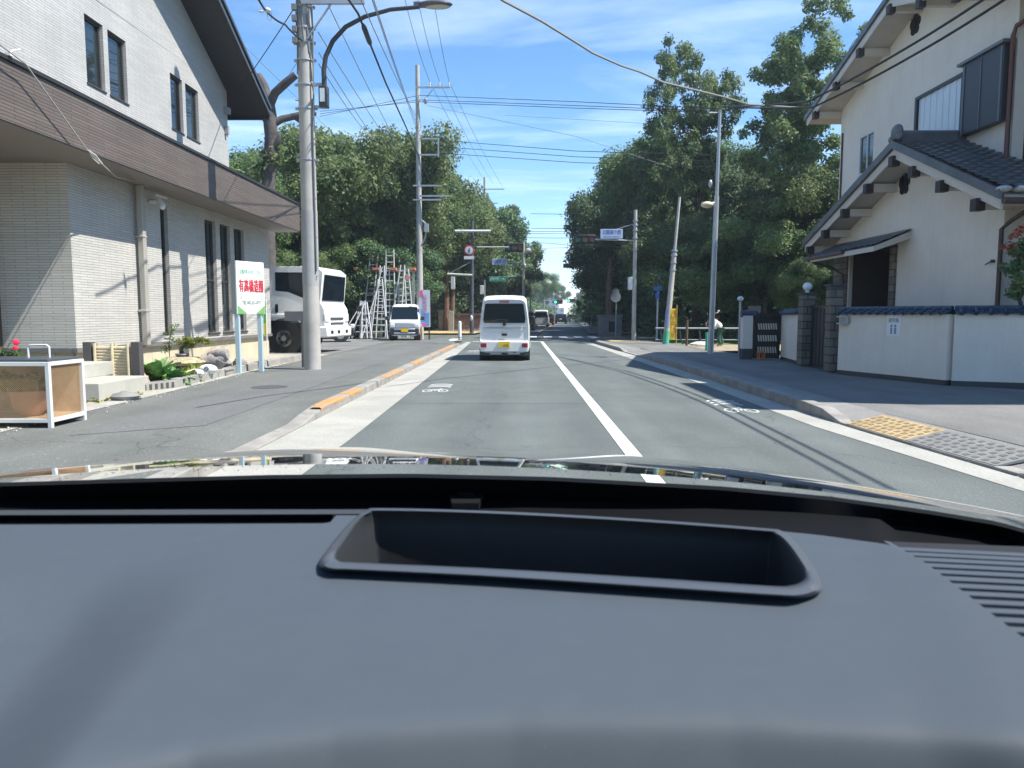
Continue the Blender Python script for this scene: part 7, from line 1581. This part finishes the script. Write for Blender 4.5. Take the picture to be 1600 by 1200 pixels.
# ------------------------------------------------------------------ cables
def cable(label, pts, r=.014, sag=0, m=WIRE, group=None, name='cable', n=12):
    """pts 3-D; every span hangs by sag metres"""
    P = []
    for i, (a, b) in enumerate(zip(pts, pts[1:])):
        for k in range(n + (i == len(pts) - 2)):
            f = k / n; p = a.lerp(b, f); p.z -= sag * 4 * f * (1 - f); P.append(p)
    mb = MB(); mb.tube(P, r, 5); o = mb.build(name, m, smooth=60, recalc=False); tag(o, label, 'cable', group); return o
def span(label, a, b, **k): return cable(label, [AY(*a), AY(*b)], **k)
g1 = 'overhead wires along the left poles'
for (x0, xa, xb) in ((633, 672, 756), (653, 687, 771), (678, 702, 785)):
    yb_ = {756: 280, 771: 287, 785: 291}[xb]; a = AY(x0, 0, 16.5 + 0); a = AX(x0, 0, AY(xa, 128, 37.24).x - .1); b_ = AY(xa, 128, 37.24); e = a + (a - b_) * 1.2
    cable({672: 'leftmost', 687: 'middle', 702: 'rightmost'}[xa] + ' of three thin wires running over the insulators of the second pole', [e, a, b_, AY(xb, yb_, 71.8)], r=.012, sag=.25, m=WIREG, group=g1)
cable('thick black cable with a splice box running down to the second pole', [AY(528, -45, 14), AY(545, 0, 15.6), AY(560, 22, 16.4), AY(575, 60, 18), AY(603, 130, 22.5), AY(632, 193, 29), AY(655, 246, 37.3)], r=.026, sag=0, n=3)
cable('thick black cable continuing from the second pole down into the trees', [AY(655, 246, 37.3), AY(700, 335, 52), AY(757, 360, 72)], r=.028, sag=.2)
mb = MB(); a, b_ = AY(567, 38, 16.9), AY(579, 70, 18.2); mb.tube([a, a.lerp(b_, .15), a.lerp(b_, .85), b_], [.03, .06, .06, .03], 10); t = mb.build('splice_box', BLACK); tag(t, 'black splice box on the thick cable near the street lamp', 'cable joint')
g2n = 'telephone and service wires between the first and second pole'
for a, b_ in (((507, -5, 16.8), (633, 246, 37)), ((497, 50, 16.8), (626, 246, 37)), ((498, 82, 16.8), (600, 235, 37)), ((564, 0, 15), (652, 185, 37.4)), ((584, 0, 15), (654, 200, 37.4)), ((498, 100, 16.8), (582, 218, 33)), ((575, -20, 14), (661, 225, 40))):
    kk = (g2n, a); cable(dict(zip((507, 497, 498, 564, 584, 575), ('topmost', 'upper middle', 'lower', 'second from the right', 'rightmost', 'third from the right'))).get(a[0]) + (' steep' if a[1] > 90 else '') + (' slanting' if a[1] == 82 else '') + ' grey wire between the thick pole and the second pole', [AY(*a), AY(*b_)], r=.011, sag=.12, m=WIREG, group=g2n)
g3 = 'wires crossing the road high up'
for k_, (yl, yr) in enumerate(((150, 158), (157, 164), (160, 168))):
    cable(('upper', 'middle', 'lower')[k_] + ' of three thin black wires crossing high over the road to the slim steel pole', [AY(500, 182 - k_ * 4, 42), AY(655, yl - 1, 37.4), AY(900, yr + 1, 31), AY(1124, yr + 12 - k_ * 2, PRy)], r=.012, sag=.0, group=g3)
    cable(('top', 'middle', 'bottom')[k_] + ' wire of the lower trio crossing the road to the slim steel pole', [AY(686, 219 + k_ * 10, 37.3), AY(900, 236 + k_ * 9, 30), AY(1118, 243 + k_ * 9, PRy)], r=.012, group='lower wires crossing the road')
cable('faint wire crossing from the second pole down to the right trees', [AY(668, 165, 37.3), AY(900, 213, 34), AY(1050, 262, 34)], r=.009, m=WIREG)
cable('faint wire slanting from the third pole area to the right signal pole', [AY(790, 180, 50), AY(1060, 196, 45)], r=.01, m=WIREG)
g4 = 'wires crossing the road at the signals'
for oo, (yl, yr, x0, Y1, x1) in zip(('topmost', 'second', 'third', 'fourth', 'fifth', 'sixth', 'lowest'), ((334, 331, 830, 52, 992), (357, 352, 830, 52, 992), (361, 358, 766, 50, 992), (364, 362, 790, 55, 992), (371, 368, 765, 50, 992), (379, 386, 845, 60, 980), (388, 380, 845, 60, 975))):
    cable(oo + ' of the thin wires crossing the road by the traffic signals', [AY(x0, yl, Y1), AY((x0 + x1) / 2, (yl + yr) / 2 + 2.5, (Y1 + SY) / 2), AY(x1, yr, SY)], r=.014, group=g4)
# heavy service drop to the right house
cable('heavy light grey cable drooping across the sky to the right house eave', [AY(700, -60, 9), AY(785, 0, 10.5), AY(845, 32, 11.4), AY(900, 66, 12.6), AY(925, 82, 13.0), AY(970, 102, 14), AY(1000, 112, 14.8), AY(1035, 128, 15.6), AY(1130, 151, 18), AY(1170, 163, 19), AY(1268, 169, 22)], r=.022, m=mat('cable_light', (.25, .27, .26), .5), n=2)
for dx_, lab in ((0, 'upper dark cable of the pair in front of the right house gable'), (.12, 'lower dark cable of the pair in front of the right house gable')):
    P = [Vector((PRx + .2, PRy, 7.6)), Vector((6.3 + dx_, 17.0, 6.0 - dx_)), Vector((6.55 + dx_, 13.2, 5.85 - dx_)), Vector((6.7 + dx_, 10.2, 5.9 - dx_)), Vector((6.8 + dx_, 4, 6.3 - dx_)), Vector((6.8 + dx_, -14, 8.0))]
    cable(lab, P, r=.022, sag=.03, m=WIRE)
# left house wires
cable('thin wire from the top of the thick pole to the bracket on the left gable', [AY(474, -10, PY), AY(357, 163, 20.3)], r=.011, sag=.05)
cable('dark cable with a small white junction above the left gable', [AY(395, -20, 13), AY(416, 18, 14.2), AY(445, 38, 15.5), AY(476, 66, PY)], r=.02, sag=.03)
t = thing('junction_box', 'small white junction unit on the cable left of the thick pole', 'cable junction', AY(414, 17, 14.1)); mb = MB(); p = AY(418, 16, 14.1); mb.ball(p, .06, .05, .045); p2 = AY(408, 18, 14.1); mb.ball(p2, .05, .03, .02); mb.build('unit', mat('unit_white', (.6, .6, .58), .5), t); mb = MB(); q = AY(421, 25, 14.1); mb.tube([q + Vector((.04 * math.cos(k * .9) , 0, .09 * math.sin(k * .9))) for k in range(8)], .004, 4); mb.build('wire_loop', WIRE, t)
cable('grey service cable crossing the brown band down to the downpipe', [AX(0, 70, -6.85), AX(40, 100, -6.85), AX(135, 233, -6.9), AX(150, 248, -6.95), AX(182, 277, -7.2), AX(216, 284, -7.6)], r=.012, m=mat('cable_beige', (.3, .28, .26), .5), n=4)
t = thing('cable_insulator', 'white cable spreader on the service cable below the brown band', 'cable fitting', AX(148, 242, -6.9)); mb = MB(); mb.tube([AX(139, 235, -6.88), AX(150, 243, -6.88), AX(160, 256, -6.88)], .009); mb.tube([AX(139, 237, -6.95), AX(146, 248, -6.95), AX(155, 256, -6.95)], .007); mb.build('spreader', WHITE, t)
cable('faint wire slanting behind the thick pole over the pollarded tree', [AY(380, 70, 30), AY(535, 223, 34)], r=.012, m=WIREG)
cable('thin wire from the thick pole to the pollarded tree stub', [AY(476, 80, PY), AY(452, 116, 26.8)], r=.008, m=WIREG)
# bird
t = thing('bird', 'small dark bird perched on a wire right of the second pole', 'bird', AY(715, 215, 45)); mb = MB(); p = AY(715, 215, 45); mb.tube([p + Vector((.16, 0, -.10)), p + Vector((.04, 0, -.02)), p + Vector((-.06, 0, .05)), p + Vector((-.10, 0, .11)), p + Vector((-.15, 0, .12))], [.02, .06, .07, .045, .01], 8); mb.tube([p + Vector((0, 0, -.04)), p + Vector((0, 0, -.12))], .012, 5); mb.build('body', BLACK, t, smooth=60)
# ------------------------------------------------------------------ far end of the avenue
rr = random.Random(12)
for i in range(9):
    y = 330 + i * 45; s = -1 if i % 2 else 1; x = .8 + rx(y) + s * (9 + rr.uniform(0, 3)); w, h = rr.uniform(8, 12), rr.uniform(7, 13); t = thing('building', 'distant pale building at the hazy end of the avenue', 'building', (x, y, 0), 'far buildings at the end of the avenue'); mb = MB(); mb.box(x - w / 2, x + w / 2, y, y + 12, 0, h); mb.build('walls', mat('far_wall_%d' % (i % 3), [(.5, .5, .48), (.35, .36, .38), (.55, .48, .42)][i % 3], .8), t, smooth=0)
    mb = MB()
    for f in range(int(h / 3)):
        for c_ in range(3): x0 = x - w / 2 + w * (c_ + .25) / 3; mb.box(x0, x0 + w / 6, y - .03, y, 1 + f * 3, 2.4 + f * 3)
    mb.build('window', GLASSD, t, smooth=0)
for i, (y, s) in enumerate(((95, -1), (130, -1), (105, 1), (165, 1))):
    x = (.8 + rx(y)) + s * 5.2; t = pole('utility_pole', x, y, 0, 9.5, .15, .1, POLEC, 'distant utility pole standing along the far avenue'); t['group'] = 'distant utility poles'
    mb = MB(); mb.box(x - .8, x + .8, y - .1, y, 8.6, 8.7); split_build(mb, 'crossarm', STEEL, t, smooth=0)
t = thing('street_lamp', 'slender street lamp with a slanting arm beyond the van roof', 'street lamp', AY(829, 515, 80)); a, b_ = AY(829, 515, 80), AY(829, 442, 80); mb = MB(); mb.tube([(a.x, 80, 0), (b_.x, 80, b_.z), AY(838, 436, 80), AY(848, 431, 80)], .07); mb.build('pole', STEEL, t); mb = MB(); mb.ball(AY(848, 431, 80), .35, .15, .08); mb.build('lamp_head', STEEL, t)

# ------------------------------------------------------------------ summer haze
mb = MB(); mb.box(-480, 480, -90, 960, -1.2, 45)
hzb = mb.build('haze', [], None, smooth=0); hzb['kind'] = 'stuff'
HM = bpy.data.materials.new('haze_air'); HM.use_nodes = True; t_ = HM.node_tree; t_.nodes.clear(); pv_ = N(t_, 'ShaderNodeVolumePrincipled'); pv_.inputs['Color'].default_value = (.72, .86, 1.0, 1); pv_.inputs['Density'].default_value = .0007; pv_.inputs['Anisotropy'].default_value = .2
ho = N(t_, 'ShaderNodeOutputMaterial'); t_.links.new(pv_.outputs[0], ho.inputs['Volume']); hzb.data.materials.append(HM)
